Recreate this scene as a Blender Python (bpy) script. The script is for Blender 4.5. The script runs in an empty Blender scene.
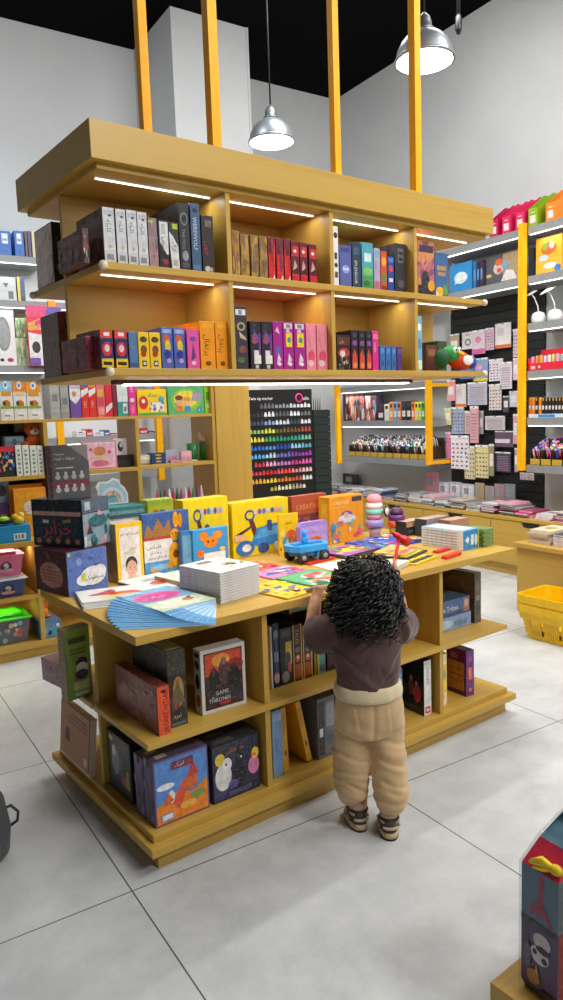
import bpy, bmesh, math, random
from mathutils import Vector, Matrix, noise
S = bpy.context.scene
C = S.collection
PI = math.pi
# ------------------------------------------------------------------ camera
CAM_H = 1.42
FPX = 723.87                      # focal length in pixels of the 563 x 1000 frame
PITCH, ROLL = math.radians(-7.0), math.radians(1.99)
TURN = math.radians(5.0)          # the display unit stands five degrees off the room's axes


def cam_axes(yaw_deg):
    y = math.radians(yaw_deg)
    F = Vector((math.sin(y) * math.cos(PITCH), math.cos(y) * math.cos(PITCH), math.sin(PITCH)))
    R = Vector((math.cos(y), -math.sin(y), 0))
    U = R.cross(F)
    c, s = math.cos(ROLL), math.sin(ROLL)
    return F, c * R - s * U, s * R + c * U


AX_R, AX_F = cam_axes(32.16), cam_axes(37.16)


def at(u, v, fx=False, **k):
    """photo pixel -> point on a plane (x=, y= or z=) of the room, or of the display unit's own axes (fx)"""
    F, R, U = AX_F if fx else AX_R
    d = F + R * ((u - 281.5) / FPX) + U * ((500 - v) / FPX)
    (a, val), = k.items()
    i = 'xyz'.index(a)
    o = Vector((0, 0, CAM_H))
    return o + d * ((val - o[i]) / d[i])


cd = bpy.data.cameras.new('camera')
cam = bpy.data.objects.new('camera', cd)
C.objects.link(cam)
S.camera = cam
cd.sensor_fit = 'VERTICAL'
cd.sensor_height = 24
cd.lens = FPX / 1000 * 24
cd.clip_start = .02
F, R, U = AX_R
mw = Matrix((R, U, -F)).transposed().to_4x4()
mw.translation = (0, 0, CAM_H)
cam.matrix_world = mw

# ------------------------------------------------------------------ world, lights, exposure
w = bpy.data.worlds.new('world')
S.world = w
w.use_nodes = True
w.node_tree.nodes['Background'].inputs[0].default_value = (.93, .96, 1, 1)
w.node_tree.nodes['Background'].inputs[1].default_value = .10
S.view_settings.view_transform = 'Standard'
S.view_settings.look = 'None'
S.view_settings.gamma = 1
S.view_settings.use_curve_mapping = False
S.view_settings.exposure = -.1


def area(name, loc, target, sx, sy, power, col=(1, .985, .965), spread=180):
    l = bpy.data.lights.new(name, 'AREA')
    l.shape = 'RECTANGLE'
    l.size, l.size_y, l.energy, l.color = sx, sy, power, col
    l.spread = math.radians(spread)
    o = bpy.data.objects.new(name, l)
    C.objects.link(o)
    o.location = loc
    o.rotation_euler = (Vector(target) - Vector(loc)).to_track_quat('-Z', 'Y').to_euler()
    return o


def spot(name, loc, target, power, angle, col=(1, .985, .965), blend=.4, r=.06):
    l = bpy.data.lights.new(name, 'SPOT')
    l.energy, l.color, l.spot_size, l.spot_blend, l.shadow_soft_size = power, col, math.radians(angle), blend, r
    o = bpy.data.objects.new(name, l)
    C.objects.link(o)
    o.location = loc
    o.rotation_euler = (Vector(target) - Vector(loc)).to_track_quat('-Z', 'Y').to_euler()
    return o


# rows of ceiling lights over the aisles (all above and behind the picture)
area('ceiling_light', (1.6, -.5, 4.4), (1.5, 1.7, .4), 1.6, .4, 40)
area('ceiling_light', (3.0, .2, 4.4), (2.0, 2.3, .8), 1.6, .4, 62)
area('ceiling_light', (4.2, 1.6, 4.4), (3.4, 2.4, .3), .4, 1.6, 46)
area('ceiling_light', (3.3, 3.7, 4.35), (4.6, 5.0, .6), 1.4, .4, 52)
area('ceiling_light', (.9, 4.2, 4.3), (1.2, 6.2, 1.0), 1.6, .4, 42, (.95, .98, 1))
area('ceiling_light', (2.4, -2.3, 4.2), (1.9, 2.2, .4), 1.0, .5, 95)
spot('track_spot', (.9, 4.4, 4.2), (1.15, 6.85, 2.9), 50, 50, (.45, .72, 1), .9)

# ------------------------------------------------------------------ materials
MATS = {}


def nt(name, rough=.5, metal=0, spec=.5):
    m = bpy.data.materials.new(name)
    m.use_nodes = True
    n, l = m.node_tree.nodes, m.node_tree.links
    b = n['Principled BSDF']
    b.inputs['Roughness'].default_value = rough
    b.inputs['Metallic'].default_value = metal
    b.inputs['Specular IOR Level'].default_value = spec
    return m, n, l, b


def lin(c):
    """'#rrggbb' or 0-255 triple -> linear rgb"""
    if isinstance(c, str):
        c = [int(c[i:i + 2], 16) for i in (1, 3, 5)]
    return tuple(((x / 255) / 12.92 if x / 255 <= .04045 else ((x / 255 + .055) / 1.055) ** 2.4) for x in c)


def mixnode(n, l, fac, a, b):
    x = n.new('ShaderNodeMix')
    x.data_type = 'RGBA'
    l.new(fac, x.inputs['Factor'])
    for k, v in ((6, a), (7, b)):
        if hasattr(v, 'default_value') or hasattr(v, 'links'):
            l.new(v, x.inputs[k])
        else:
            x.inputs[k].default_value = (*v, 1)
    return x.outputs[2]


def coords(n, l, scale=(1, 1, 1)):
    t = n.new('ShaderNodeTexCoord')
    mp = n.new('ShaderNodeMapping')
    mp.inputs['Scale'].default_value = scale
    l.new(t.outputs['Object'], mp.inputs['Vector'])
    return mp.outputs[0]


def noisef(n, l, vec, scale, detail=3, rough=.55, lo=.35, hi=.65):
    x = n.new('ShaderNodeTexNoise')
    x.inputs['Scale'].default_value = scale
    x.inputs['Detail'].default_value = detail
    x.inputs['Roughness'].default_value = rough
    l.new(vec, x.inputs['Vector'])
    r = n.new('ShaderNodeMapRange')
    r.inputs[1].default_value, r.inputs[2].default_value = lo, hi
    l.new(x.outputs[0], r.inputs[0])
    return r.outputs[0]


def M(col, rough=.42, metal=0, spec=.5, vary=.06, scale=30):
    """plain coloured surface with a faint procedural mottle"""
    key = (col, rough, metal, vary)
    if key in MATS:
        return MATS[key]
    m, n, l, b = nt('paint', rough, metal, spec)
    c = lin(col)
    f = noisef(n, l, coords(n, l), scale)
    out = mixnode(n, l, f, tuple(min(1, x * (1 + vary)) for x in c), tuple(x * (1 - vary) for x in c))
    l.new(out, b.inputs['Base Color'])
    MATS[key] = m
    return m


def INK(col):
    """printed ink: fine irregular detail around one colour under glossy wrap"""
    key = ('ink', col)
    if key in MATS:
        return MATS[key]
    m, n, l, b = nt('print_ink', .3)
    c = lin(col)
    v = coords(n, l)
    f = noisef(n, l, v, 38, 3, .6, .36, .64)
    f2 = noisef(n, l, v, 95, 2, .5, .54, .60)
    o = mixnode(n, l, f, tuple(min(1, x * 1.12 + .004) for x in c), tuple(x * .84 for x in c))
    h = n.new('ShaderNodeMath'); h.operation = 'MULTIPLY'; h.inputs[1].default_value = .2 if min(c) < .45 else .06
    l.new(f2, h.inputs[0])
    o = mixnode(n, l, h.outputs[0], o, tuple(min(1, .25 + x * .7) for x in c) if sum(c) < .9 else tuple(x * .55 for x in c))
    l.new(o, b.inputs['Base Color'])
    MATS[key] = m
    return m


def ART(a, b_, c, scale=22, rough=.38, seed=0):
    """printed illustration: three inks in irregular patches"""
    key = ('art', a, b_, c, scale, seed)
    if key in MATS:
        return MATS[key]
    m, n, l, b = nt('print', rough)
    v = coords(n, l)
    mp = v.node
    mp.inputs['Location'].default_value = (seed * 1.7, seed * .9, seed * 2.3)
    f1 = noisef(n, l, v, scale, 2, .5, .46, .53)
    f2 = noisef(n, l, v, scale * 1.9, 3, .5, .53, .57)
    o = mixnode(n, l, f1, lin(a), lin(b_))
    o = mixnode(n, l, f2, o, lin(c))
    l.new(o, b.inputs['Base Color'])
    MATS[key] = m
    return m


def WOOD(axis='x', tint=1.0):
    key = ('wood', axis, tint)
    if key in MATS:
        return MATS[key]
    m, n, l, b = nt('oak_veneer', .42)
    sc = {'x': (1.2, 26, 26), 'y': (26, 1.2, 26), 'z': (26, 26, 1.2)}[axis]
    v = coords(n, l, sc)
    f = noisef(n, l, v, 2.2, 5, .62, .3, .7)
    f2 = noisef(n, l, v, .6, 2, .5, .35, .65)
    a = tuple(x * tint for x in (.61, .372, .066))
    d = tuple(x * tint for x in (.475, .272, .038))
    e = tuple(x * tint for x in (.56, .35, .066))
    o = mixnode(n, l, f, a, d)
    o2 = mixnode(n, l, f2, o, e)
    l.new(o2, b.inputs['Base Color'])
    bp = n.new('ShaderNodeBump')
    bp.inputs['Strength'].default_value = .05
    l.new(f, bp.inputs['Height'])
    l.new(bp.outputs[0], b.inputs['Normal'])
    MATS[key] = m
    return m


def EMIT(col, strength):
    key = ('emit', col, strength)
    if key in MATS:
        return MATS[key]
    m, n, l, b = nt('lit_diffuser', .5)
    b.inputs['Base Color'].default_value = (.9, .9, .9, 1)
    b.inputs['Emission Color'].default_value = (*col, 1)
    b.inputs['Emission Strength'].default_value = strength
    MATS[key] = m
    return m


def FLOORMAT():
    m, n, l, b = nt('floor_tile', .36, 0, .45)
    t = n.new('ShaderNodeTexCoord')
    v = t.outputs['Object']
    f = noisef(n, l, v, 1.6, 6, .62, .3, .7)
    f2 = noisef(n, l, v, 5.5, 8, .72, .42, .66)
    o = mixnode(n, l, f, lin('#d3d6d6'), lin('#b4b8b9'))
    f2s = n.new('ShaderNodeMath')
    f2s.operation = 'MULTIPLY'
    f2s.inputs[1].default_value = .55
    l.new(f2, f2s.inputs[0])
    o = mixnode(n, l, f2s.outputs[0], o, lin('#e0e2e2'))
    sp = n.new('ShaderNodeSeparateXYZ')
    l.new(v, sp.inputs[0])
    lines = []
    for ax, off in ((0, .662), (1, 1.975)):
        s_ = n.new('ShaderNodeMath'); s_.operation = 'SUBTRACT'; s_.inputs[1].default_value = off
        l.new(sp.outputs[ax], s_.inputs[0])
        r = n.new('ShaderNodeMath'); r.operation = 'PINGPONG'; r.inputs[1].default_value = .5
        l.new(s_.outputs[0], r.inputs[0])
        c = n.new('ShaderNodeMath'); c.operation = 'LESS_THAN'; c.inputs[1].default_value = .0022
        l.new(r.outputs[0], c.inputs[0])
        lines.append(c.outputs[0])
    mx = n.new('ShaderNodeMath'); mx.operation = 'MAXIMUM'
    l.new(lines[0], mx.inputs[0]); l.new(lines[1], mx.inputs[1])
    o = mixnode(n, l, mx.outputs[0], o, lin('#54575a'))
    l.new(o, b.inputs['Base Color'])
    return m


YEL = '#ffb400'
YEL_M = M(YEL, .5, 0, .3)
GREY_M = M('#8d9091', .4, 0)
BLACKISH = '#17181a'


# ------------------------------------------------------------------ mesh builder
class MB:
    def __init__(s):
        s.bm = bmesh.new()
        s.mats = []

    def mi(s, m):
        if not isinstance(m, bpy.types.Material):
            m = M(m)
        if m not in s.mats:
            s.mats.append(m)
        return s.mats.index(m)

    def _fin(s, faces, m, smooth=False):
        i = s.mi(m)
        for f in faces:
            f.material_index = i
            f.smooth = smooth

    def box(s, x0, x1, y0, y1, z0, z1, m, bev=0, mtx=None):
        r = bmesh.ops.create_cube(s.bm, size=1)
        vs = r['verts']
        for v in vs:
            v.co = Vector((x0 + (v.co.x + .5) * (x1 - x0), y0 + (v.co.y + .5) * (y1 - y0), z0 + (v.co.z + .5) * (z1 - z0)))
        fs = list({f for v in vs for f in v.link_faces})
        if bev:
            es = list({e for v in vs for e in v.link_edges})
            g = bmesh.ops.bevel(s.bm, geom=es, offset=bev, segments=2, affect='EDGES', profile=.5)
            fs = [f for f in s.bm.faces if f in set(g['faces'])] + [f for f in fs if f.is_valid]
            vs = list({v for f in fs for v in f.verts})
        if mtx:
            for v in vs:
                v.co = mtx @ v.co
        s._fin(fs, m)
        return s

    def poly(s, pts, m):
        f = s.bm.faces.new([s.bm.verts.new(p) for p in pts])
        s._fin([f], m)
        return s

    def prism(s, pts, vec, m, smooth=False):
        """closed outline pts pushed along vec"""
        vec = Vector(vec)
        a = [s.bm.verts.new(p) for p in pts]
        b = [s.bm.verts.new(Vector(p) + vec) for p in pts]
        fs = [s.bm.faces.new(a[::-1]), s.bm.faces.new(b)]
        k = len(a)
        sd = [s.bm.faces.new((a[i], a[(i + 1) % k], b[(i + 1) % k], b[i])) for i in range(k)]
        s._fin(fs, m)
        s._fin(sd, m, smooth)
        bmesh.ops.recalc_face_normals(s.bm, faces=fs + sd)
        return s

    def lathe(s, prof, m, c=(0, 0, 0), seg=24, axis=None, sx=1, sy=1):
        """profile of (radius, height) turned about z through c"""
        c = Vector(c)
        q = Vector((0, 0, 1)).rotation_difference(Vector(axis)).to_matrix() if axis else Matrix.Identity(3)
        rings = []
        for r, z in prof:
            if r < 1e-6:
                rings.append([s.bm.verts.new(c + q @ Vector((0, 0, z)))])
            else:
                rings.append([s.bm.verts.new(c + q @ Vector((sx * r * math.cos(2 * PI * k / seg), sy * r * math.sin(2 * PI * k / seg), z))) for k in range(seg)])
        fs = []
        for a, b in zip(rings, rings[1:]):
            for k in range(seg):
                k2 = (k + 1) % seg
                va, vb = (a[k] if len(a) > 1 else a[0]), (a[k2] if len(a) > 1 else a[0])
                vc, vd = (b[k2] if len(b) > 1 else b[0]), (b[k] if len(b) > 1 else b[0])
                q4 = []
                for x in (va, vb, vc, vd):
                    if x not in q4:
                        q4.append(x)
                if len(q4) > 2:
                    try:
                        fs.append(s.bm.faces.new(q4))
                    except ValueError:
                        pass
        s._fin(fs, m, True)
        return s

    def ell(s, c, r, m, seg=16, rings=10, mtx=None):
        c, r = Vector(c), (Vector(r) if hasattr(r, '__len__') else Vector((r, r, r)))
        g = bmesh.ops.create_uvsphere(s.bm, u_segments=seg, v_segments=rings, radius=1)
        for v in g['verts']:
            p = Vector((v.co.x * r.x, v.co.y * r.y, v.co.z * r.z))
            v.co = c + (mtx @ p if mtx else p)
        s._fin({f for v in g['verts'] for f in v.link_faces}, m, True)
        return s

    def tube(s, pts, r, m, seg=8, cap=True):
        pts = [Vector(p) for p in pts]
        rad = r if hasattr(r, '__len__') else [r] * len(pts)
        rings, up = [], None
        for i, p in enumerate(pts):
            t = (pts[min(i + 1, len(pts) - 1)] - pts[max(i - 1, 0)]).normalized()
            if up is None:
                up = t.orthogonal().normalized()
            up = (up - t * up.dot(t)).normalized()
            sd = t.cross(up)
            rings.append([s.bm.verts.new(p + rad[i] * (math.cos(2 * PI * k / seg) * up + math.sin(2 * PI * k / seg) * sd)) for k in range(seg)])
        fs = []
        for a, b in zip(rings, rings[1:]):
            for k in range(seg):
                fs.append(s.bm.faces.new((a[k], a[(k + 1) % seg], b[(k + 1) % seg], b[k])))
        if cap:
            fs.append(s.bm.faces.new(rings[0][::-1]))
            fs.append(s.bm.faces.new(rings[-1]))
        s._fin(fs, m, True)
        return s

    def loft(s, rings, m, seg=24):
        """rings: (cx, cy, z, rx, ry) closed horizontal ovals from bottom to top, capped"""
        rs = []
        for (cx, cy, z, rx, ry) in rings:
            rs.append([s.bm.verts.new((cx + rx * math.cos(2 * PI * k / seg), cy + ry * math.sin(2 * PI * k / seg), z)) for k in range(seg)])
        fs = []
        for a, b in zip(rs, rs[1:]):
            for k in range(seg):
                fs.append(s.bm.faces.new((a[k], a[(k + 1) % seg], b[(k + 1) % seg], b[k])))
        fs.append(s.bm.faces.new(rs[0][::-1]))
        fs.append(s.bm.faces.new(rs[-1]))
        s._fin(fs, m, True)
        return s

    def text(s, txt, size, m, org, ux, uy, fit=None, lift=0.0):
        """flat lettering: origin at the left end of the base line, ux and uy unit vectors of the page"""
        pts, faces, (x0, x1, y0, y1) = glyphs(txt)
        if not pts:
            return s
        k = size
        if fit and (x1 - x0) * size > fit:
            k = fit / (x1 - x0)
        ux, uy, org = Vector(ux), Vector(uy), Vector(org)
        nrm = ux.cross(uy) * lift
        vs = [s.bm.verts.new(org + nrm + ux * (p[0] - x0) * k + uy * (p[1]) * k) for p in pts]
        fs = []
        for f in faces:
            try:
                fs.append(s.bm.faces.new([vs[i] for i in f]))
            except ValueError:
                pass
        s._fin(fs, m)
        return s

    def build(s, name, parent=None, loc=None, rotz=0, bevel=0):
        me = bpy.data.meshes.new(name)
        s.bm.normal_update()
        s.bm.to_mesh(me)
        s.bm.free()
        for m in s.mats:
            me.materials.append(m)
        o = bpy.data.objects.new(name, me)
        C.objects.link(o)
        if parent:
            o.parent = parent
        if loc is not None:
            o.location = loc
        o.rotation_euler = (0, 0, rotz)
        if bevel:
            b = o.modifiers.new('edge', 'BEVEL')
            b.width, b.segments, b.limit_method = bevel, 2, 'ANGLE'
        return o


GL = {}


def glyphs(txt):
    if txt in GL:
        return GL[txt]
    cu = bpy.data.curves.new('lettering', 'FONT')
    cu.body = txt
    cu.resolution_u = 2
    o = bpy.data.objects.new('lettering', cu)
    me = bpy.data.meshes.new_from_object(o)
    pts = [tuple(v.co) for v in me.vertices]
    fc = [tuple(p.vertices) for p in me.polygons]
    bpy.data.objects.remove(o)
    bpy.data.curves.remove(cu)
    bpy.data.meshes.remove(me)
    b = (min(p[0] for p in pts), max(p[0] for p in pts), min(p[1] for p in pts), max(p[1] for p in pts)) if pts else (0, 1, 0, 1)
    GL[txt] = (pts, fc, b)
    return GL[txt]


def tag(o, label, cat, group=None):
    o['label'], o['category'] = label, cat
    if group:
        o['group'] = group
    return o


def thing(name, label, cat, loc, rotz=0, group=None):
    o = bpy.data.objects.new(name, None)
    C.objects.link(o)
    o.location, o.rotation_euler = loc, (0, 0, rotz)
    o.empty_display_size = .1
    return tag(o, label, cat, group)


def struct(o):
    o['kind'] = 'structure'
    return o


def FT(x, y, z=0):
    """display unit axes -> room"""
    c, s = math.cos(TURN), math.sin(TURN)
    return Vector((x * c - y * s, x * s + y * c, z))


ORD = ['first', 'second', 'third', 'fourth', 'fifth', 'sixth', 'seventh', 'eighth', 'ninth', 'tenth', 'eleventh', 'twelfth', 'thirteenth', 'fourteenth', 'fifteenth', 'sixteenth', 'seventeenth', 'eighteenth', 'nineteenth', 'twentieth']


# ---- printed cartons, books, packs: a box whose faces carry printed shapes
def face_map(fc, w_, d, h):
    return {'F': (Vector((0, 0, 0)), Vector((1, 0, 0)), Vector((0, 0, 1)), w_, h),
            'L': (Vector((0, d, 0)), Vector((0, -1, 0)), Vector((0, 0, 1)), d, h),
            'R': (Vector((w_, 0, 0)), Vector((0, 1, 0)), Vector((0, 0, 1)), d, h),
            'T': (Vector((0, 0, h)), Vector((1, 0, 0)), Vector((0, 1, 0)), w_, d)}[fc]


def deco(mb, specs, w_, d, h, fc='F', base=0):
    """specs drawn in page units 0..1; each later one lies a hair above the earlier ones"""
    o, ux, uy, W, Hh = face_map(fc, w_, d, h)
    n = ux.cross(uy)
    for i, sp in enumerate(specs):
        lift = n * (.0004 + .00022 * (i + base))
        P = lambda u, v: o + ux * (u * W) + uy * (v * Hh) + lift
        k = sp[0]
        if k == 'r':
            _, u0, u1, v0, v1, col = sp
            mb.poly([P(u0, v0), P(u1, v0), P(u1, v1), P(u0, v1)], INK(col))
        elif k == 'e':
            _, cu, cv, ru, rv, col = sp
            mb.poly([P(cu + ru * math.cos(2 * PI * q / 18), cv + rv * math.sin(2 * PI * q / 18)) for q in range(18)], INK(col))
        elif k == 'p':
            mb.poly([P(u, v) for u, v in sp[1]], INK(sp[2]))
        elif k == 't':        # text, u, v, height, colour [, max width]
            _, tx, u, v, size, col = sp[:6]
            mb.text(tx, size * Hh, M(col) if isinstance(col, str) else col, P(u, v), ux, uy, fit=(sp[6] if len(sp) > 6 else 1 - u) * W)
        elif k == 'v':        # text running up the spine
            _, tx, u, v, size, col = sp[:6]
            mb.text(tx, size * W, M(col) if isinstance(col, str) else col, P(u, v), uy, -ux, fit=(sp[6] if len(sp) > 6 else 1 - v) * Hh)
        elif k == 'd':        # text running down the spine
            _, tx, u, v, size, col = sp[:6]
            mb.text(tx, size * W, M(col) if isinstance(col, str) else col, P(u, v), -uy, ux, fit=(sp[6] if len(sp) > 6 else v) * Hh)
    return mb


def scatter(seed, n, cols, u=(0.05, .95), v=(.05, .95), s=(.04, .12)):
    """loose printed motifs"""
    r = random.Random(seed)
    out = []
    for _ in range(n):
        cu, cv, a, b = r.uniform(*u), r.uniform(*v), r.uniform(*s), r.uniform(*s)
        a, b = min(a, cu - .005, .995 - cu), min(b, cv - .005, .995 - cv)
        col = r.choice(cols)
        if a <= 0.004 or b <= .004:
            continue
        if r.random() < .55:
            out.append(('e', cu, cv, a, b, col))
        else:
            k = r.randint(3, 5)
            t = r.random() * 6
            out.append(('p', [(cu + a * math.cos(t + 2 * PI * q / k), cv + b * math.sin(t + 2 * PI * q / k)) for q in range(k)], col))
    return out


def carton(name, label, cat, wdh, loc, rotz, body, F=(), L=(), T=(), R=(), group=None, parent=None, bev=.0012, pages=None):
    """one mesh: body colour, printed faces; pages=colour shows leaf edges on the top and left like a book"""
    w_, d, h = wdh
    mb = MB()
    mb.box(0, w_, 0, d, 0, h, body, bev=min(bev, w_ * .2, h * .2))
    if pages:
        pm = M(pages, .7)
        e = min(.003, w_ * .15)
        mb.box(e, w_ - e, e, d + .0006, .003, h + .0006, pm)
    deco(mb, F, w_, d, h, 'F')
    deco(mb, L, w_, d, h, 'L')
    deco(mb, T, w_, d, h, 'T')
    deco(mb, R, w_, d, h, 'R')
    o = mb.build(name, parent, loc, rotz)
    if label:
        tag(o, label, cat, group)
    return o
# ================================================================== the setting
XW, YW, ZC = 5.2, 6.85, 4.85
wall_m, n_, l_, b_ = nt('wall_paint', .7)
f_ = noisef(n_, l_, coords(n_, l_), 1.2, 4)
l_.new(mixnode(n_, l_, f_, lin('#d6d8d9'), lin('#cdd0d2')), b_.inputs['Base Color'])
mb = MB(); mb.box(-2.5, XW + .1, -2.5, YW + .1, -.06, 0, FLOORMAT()); struct(mb.build('floor'))
mb = MB(); mb.box(-2.5, XW + .1, -2.5, YW + .1, ZC, ZC + .1, M('#020203', .95, 0, .1)); struct(mb.build('ceiling'))
mb = MB(); mb.box(-2.5, XW, YW, YW + .1, 0, ZC, wall_m); struct(mb.build('wall_back'))
mb = MB(); mb.box(XW, XW + .1, -2.5, YW + .1, 0, ZC, wall_m); struct(mb.build('wall_right'))
mb = MB(); mb.box(2.83, 3.58, 6.0, YW, 0, ZC, wall_m); mb.box(3.565, 3.585, 5.99, 6.0, 0, ZC, wall_m); struct(mb.build('column'))

# ================================================================== hanging shelf unit over the table (double sided)
CX, CY = 1.828, 2.36
XL, XR, YF, YB = .93, 2.722, 2.055, 2.665
unit = thing('hanging_shelf', 'two-tier oak shelf unit hung from the ceiling on yellow poles above the display table', 'shelf', FT(CX, CY, 0), TURN)
wx, wz = WOOD('x'), WOOD('z')


def part(name, parent, *boxes, bevel=.0015, off=(CX, CY, 0)):
    mb = MB()
    for b in boxes:
        mb.box(b[0] - off[0], b[1] - off[0], b[2] - off[1], b[3] - off[1], b[4], b[5], b[6])
    return mb.build(name, parent, bevel=bevel)


part('crown', unit, (.903, 2.753, 2.031, 2.687, 2.155, 2.263, wx))
part('crown_underside', unit, (.928, 2.732, 2.055, 2.66, 2.136, 2.155, wx))
Z1, Z2 = 1.876, 1.566
for z in (Z1, Z2):
    p = part('shelf_board', unit, (XL, XR, YF, YB, z - .022, z, wx))
    for x, y in ((XL, YF), (XR, YF), (XL, YB), (XR, YB)):
        m_ = MB(); m_.ell((x - CX, y - CY, z - .011), .014, M('#e9dcc0', .35)); m_.build('corner_knob', p)
part('back_panel', unit, (XL, XR, CY - .009, CY + .009, Z2, Z1 - .022, wx), (XL, XR, CY - .009, CY + .009, Z1, 2.136, wx))
DIV = (1.381, 1.832, 2.284)
for x in DIV:
    for z0, z1 in ((Z2, Z1 - .022), (Z1, 2.136)):
        part('divider', unit, (x - .009, x + .009, YF + .004, CY - .009, z0, z1, wz), (x - .009, x + .009, CY + .009, YB - .004, z0, z1, wz))
LED = EMIT((1, .98, .93), 3.5)
edges = (XL, DIV[0], DIV[1], DIV[2], XR)
for z in (2.136, Z1 - .022):
    for a, b in zip(edges, edges[1:]):
        st = part('light_strip', unit, (a + .03, b - .018, 2.137, 2.143, z - .003, z, LED), bevel=0)
        l = bpy.data.lights.new('strip_light', 'AREA')
        l.shape, l.size, l.size_y, l.energy, l.color = 'RECTANGLE', b - a - .06, .01, .6, (1, .97, .90)
        o = bpy.data.objects.new('strip_light', l); C.objects.link(o)
        o.location = FT((a + b) / 2, 2.141, z - .006); o.rotation_euler = (0, 0, TURN)
bar = part('light_bar', unit, (1.06, 2.52, 2.30, 2.34, Z2 - .036, Z2 - .022, M('#5a4030', .5)), bevel=0)
part('diffuser', bar, (1.1, 2.5, 2.304, 2.336, Z2 - .041, Z2 - .036, EMIT((1, .97, .9), 10)), bevel=0)
l = bpy.data.lights.new('bar_light', 'AREA'); l.shape, l.size, l.size_y, l.energy, l.color = 'RECTANGLE', 1.4, .03, 8, (1, .97, .90)
o = bpy.data.objects.new('bar_light', l); C.objects.link(o); o.location = FT(1.8, 2.32, Z2 - .045); o.rotation_euler = (0, 0, TURN)
for x, y in ((1.40, 2.15), (2.39, 2.15), (1.385, 2.6), (2.352, 2.6)):
    part('pole', unit, (x - .018, x + .018, y - .018, y + .018, 2.263, ZC, YEL_M), bevel=.001)

# ================================================================== display table with shelves below
TZ = .768
table = thing('display_table', 'oak display table with open shelves underneath on a stepped plinth', 'table', FT(CX, CY, 0), TURN)
part('tabletop', table, (.903, 2.785, 1.934, 2.76, TZ - .028, TZ, wx))
part('plinth', table, (.945, 2.745, 1.955, 2.745, 0, .064, wx))
part('base_board', table, (.908, 2.772, 1.917, 2.783, .064, .092, wx))
part('base_step', table, (.93, 2.745, 1.948, 2.752, .092, .118, wx))
BZ = .118
MZ = .42
part('shelf_board', table, (.925, 2.735, 1.94, CY - .009, MZ - .02, MZ, wx), (.925, 2.735, CY + .009, 2.76, MZ - .02, MZ, wx))
part('back_panel', table, (.945, 2.71, CY - .009, CY + .009, BZ, TZ - .028, wx))
LDIV = (1.388, 1.836, 2.297)
for x in LDIV:
    for z0, z1 in ((BZ, MZ - .02), (MZ, TZ - .028)):
        part('divider', table, (x - .011, x + .011, 1.952, CY - .009, z0, z1, wz), (x - .011, x + .011, CY + .009, 2.75, z0, z1, wz))
# ================================================================== boxed games and books on the hanging shelves
import unicodedata
_forms = {}
for cp in list(range(0xFB50, 0xFE00)) + list(range(0xFE70, 0xFF00)):
    d_ = unicodedata.decomposition(chr(cp)).split()
    if len(d_) == 2 and d_[0] in ('<initial>', '<medial>', '<final>', '<isolated>'):
        _forms[(int(d_[1], 16), d_[0][1:-1])] = chr(cp)


def fa(word):
    """Persian lettering in joined forms, laid out from the left end"""
    out = []
    for i, ch in enumerate(word):
        c = ord(ch)
        prev = i > 0 and (ord(word[i - 1]), 'initial') in _forms and (c, 'final') in _forms
        nxt = i + 1 < len(word) and (c, 'initial') in _forms and (ord(word[i + 1]), 'final') in _forms
        k = 'medial' if prev and nxt else 'final' if prev else 'initial' if nxt else 'isolated'
        out.append(_forms.get((c, k), ch))
    return ''.join(out[::-1])


FTX = {}


def row(items, z0, yf, vmid, group, where, depth=.2, name='game_box', cat='box'):
    """items: (u0, u1, vtop, body, look, front, options) read off the photo at the front plane yf of a shelf at height z0"""
    obs = []
    for i, it in enumerate(items):
        u0, u1, vt, body, look, front = it[:6]
        op = it[6] if len(it) > 6 else {}
        y = op.get('y', yf)
        x0, x1 = at(u0, vmid, True, y=y).x, at(u1, vmid, True, y=y).x
        h = at(u0, vt, True, y=y).z - z0
        d = op.get('d', depth)
        nm, ct = op.get('name', name), op.get('cat', cat)
        lab = op.get('label') or f"{look} on {where}"
        o = carton(nm, lab, ct, (x1 - x0 - .0012, d, h), FT(x0 + .0006, y, z0 + .0006), TURN, body, F=front, L=op.get('L', ()), T=op.get('T', ()),
                   R=op.get('R', ()), group=group, pages=op.get('pages'))
        obs.append(o)
    return obs


def spine(ink, seed, word=None, band=None, top=None, n=5, cols=None):
    """a printed spine: optional top patch, motif, upright title"""
    f = []
    if band:
        f.append(('r', 0.03, .97, band[0], band[1], band[2]))
    if cols:
        f += scatter(seed, n, cols, v=(.08, .4), s=(.06, .28))
    if top:
        f.append(('r', .1, .9, .83, .94, top))
    if word:
        f.append(('d', word, .28, .8, .5, ink, .5))
    return f


K_ = fa('کلیله')
WH = lambda s: [('r', .0, 1, 0, 1, '#d3d4d6'), ('r', .12, .9, .86, .95, '#b9bcc0'), ('d', K_, .32, .78, .55, '#3b3f46', .42), ('e', .55, .3, .2, .03, '#c9b48a'), ('r', .2, .8, .06, .16, '#8a8d92'), ('e', .6, .86, .15, .02, '#3a3d44')]
G1, G2 = 'games on the upper hanging shelf', 'games on the lower hanging shelf'
brownart = ART('#6b3a32', '#84493c', '#3e2420', 18)
brownL = [('r', .12, .88, .72, .86, '#7a4b40'), ('r', .2, .8, .3, .55, '#5e322b')] + scatter(3, 10, ['#7d4a3c', '#3b1f1b', '#8a5848'], v=(.1, .6))
row([
    (83, 89.5, 228, brownart, 'brown game with black printed spine, first in left bay', spine('#cfc8b8', 1, fa('راز'), cols=['#1c1716', '#d8d2c4', '#6b5a4a'], n=9), {'L': brownL + [('t', 'THE', .15, .8, .1, '#8f6254')], 'd': .2}),
], Z1, 2.11, 250, G1, 'the upper hanging shelf')
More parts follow.
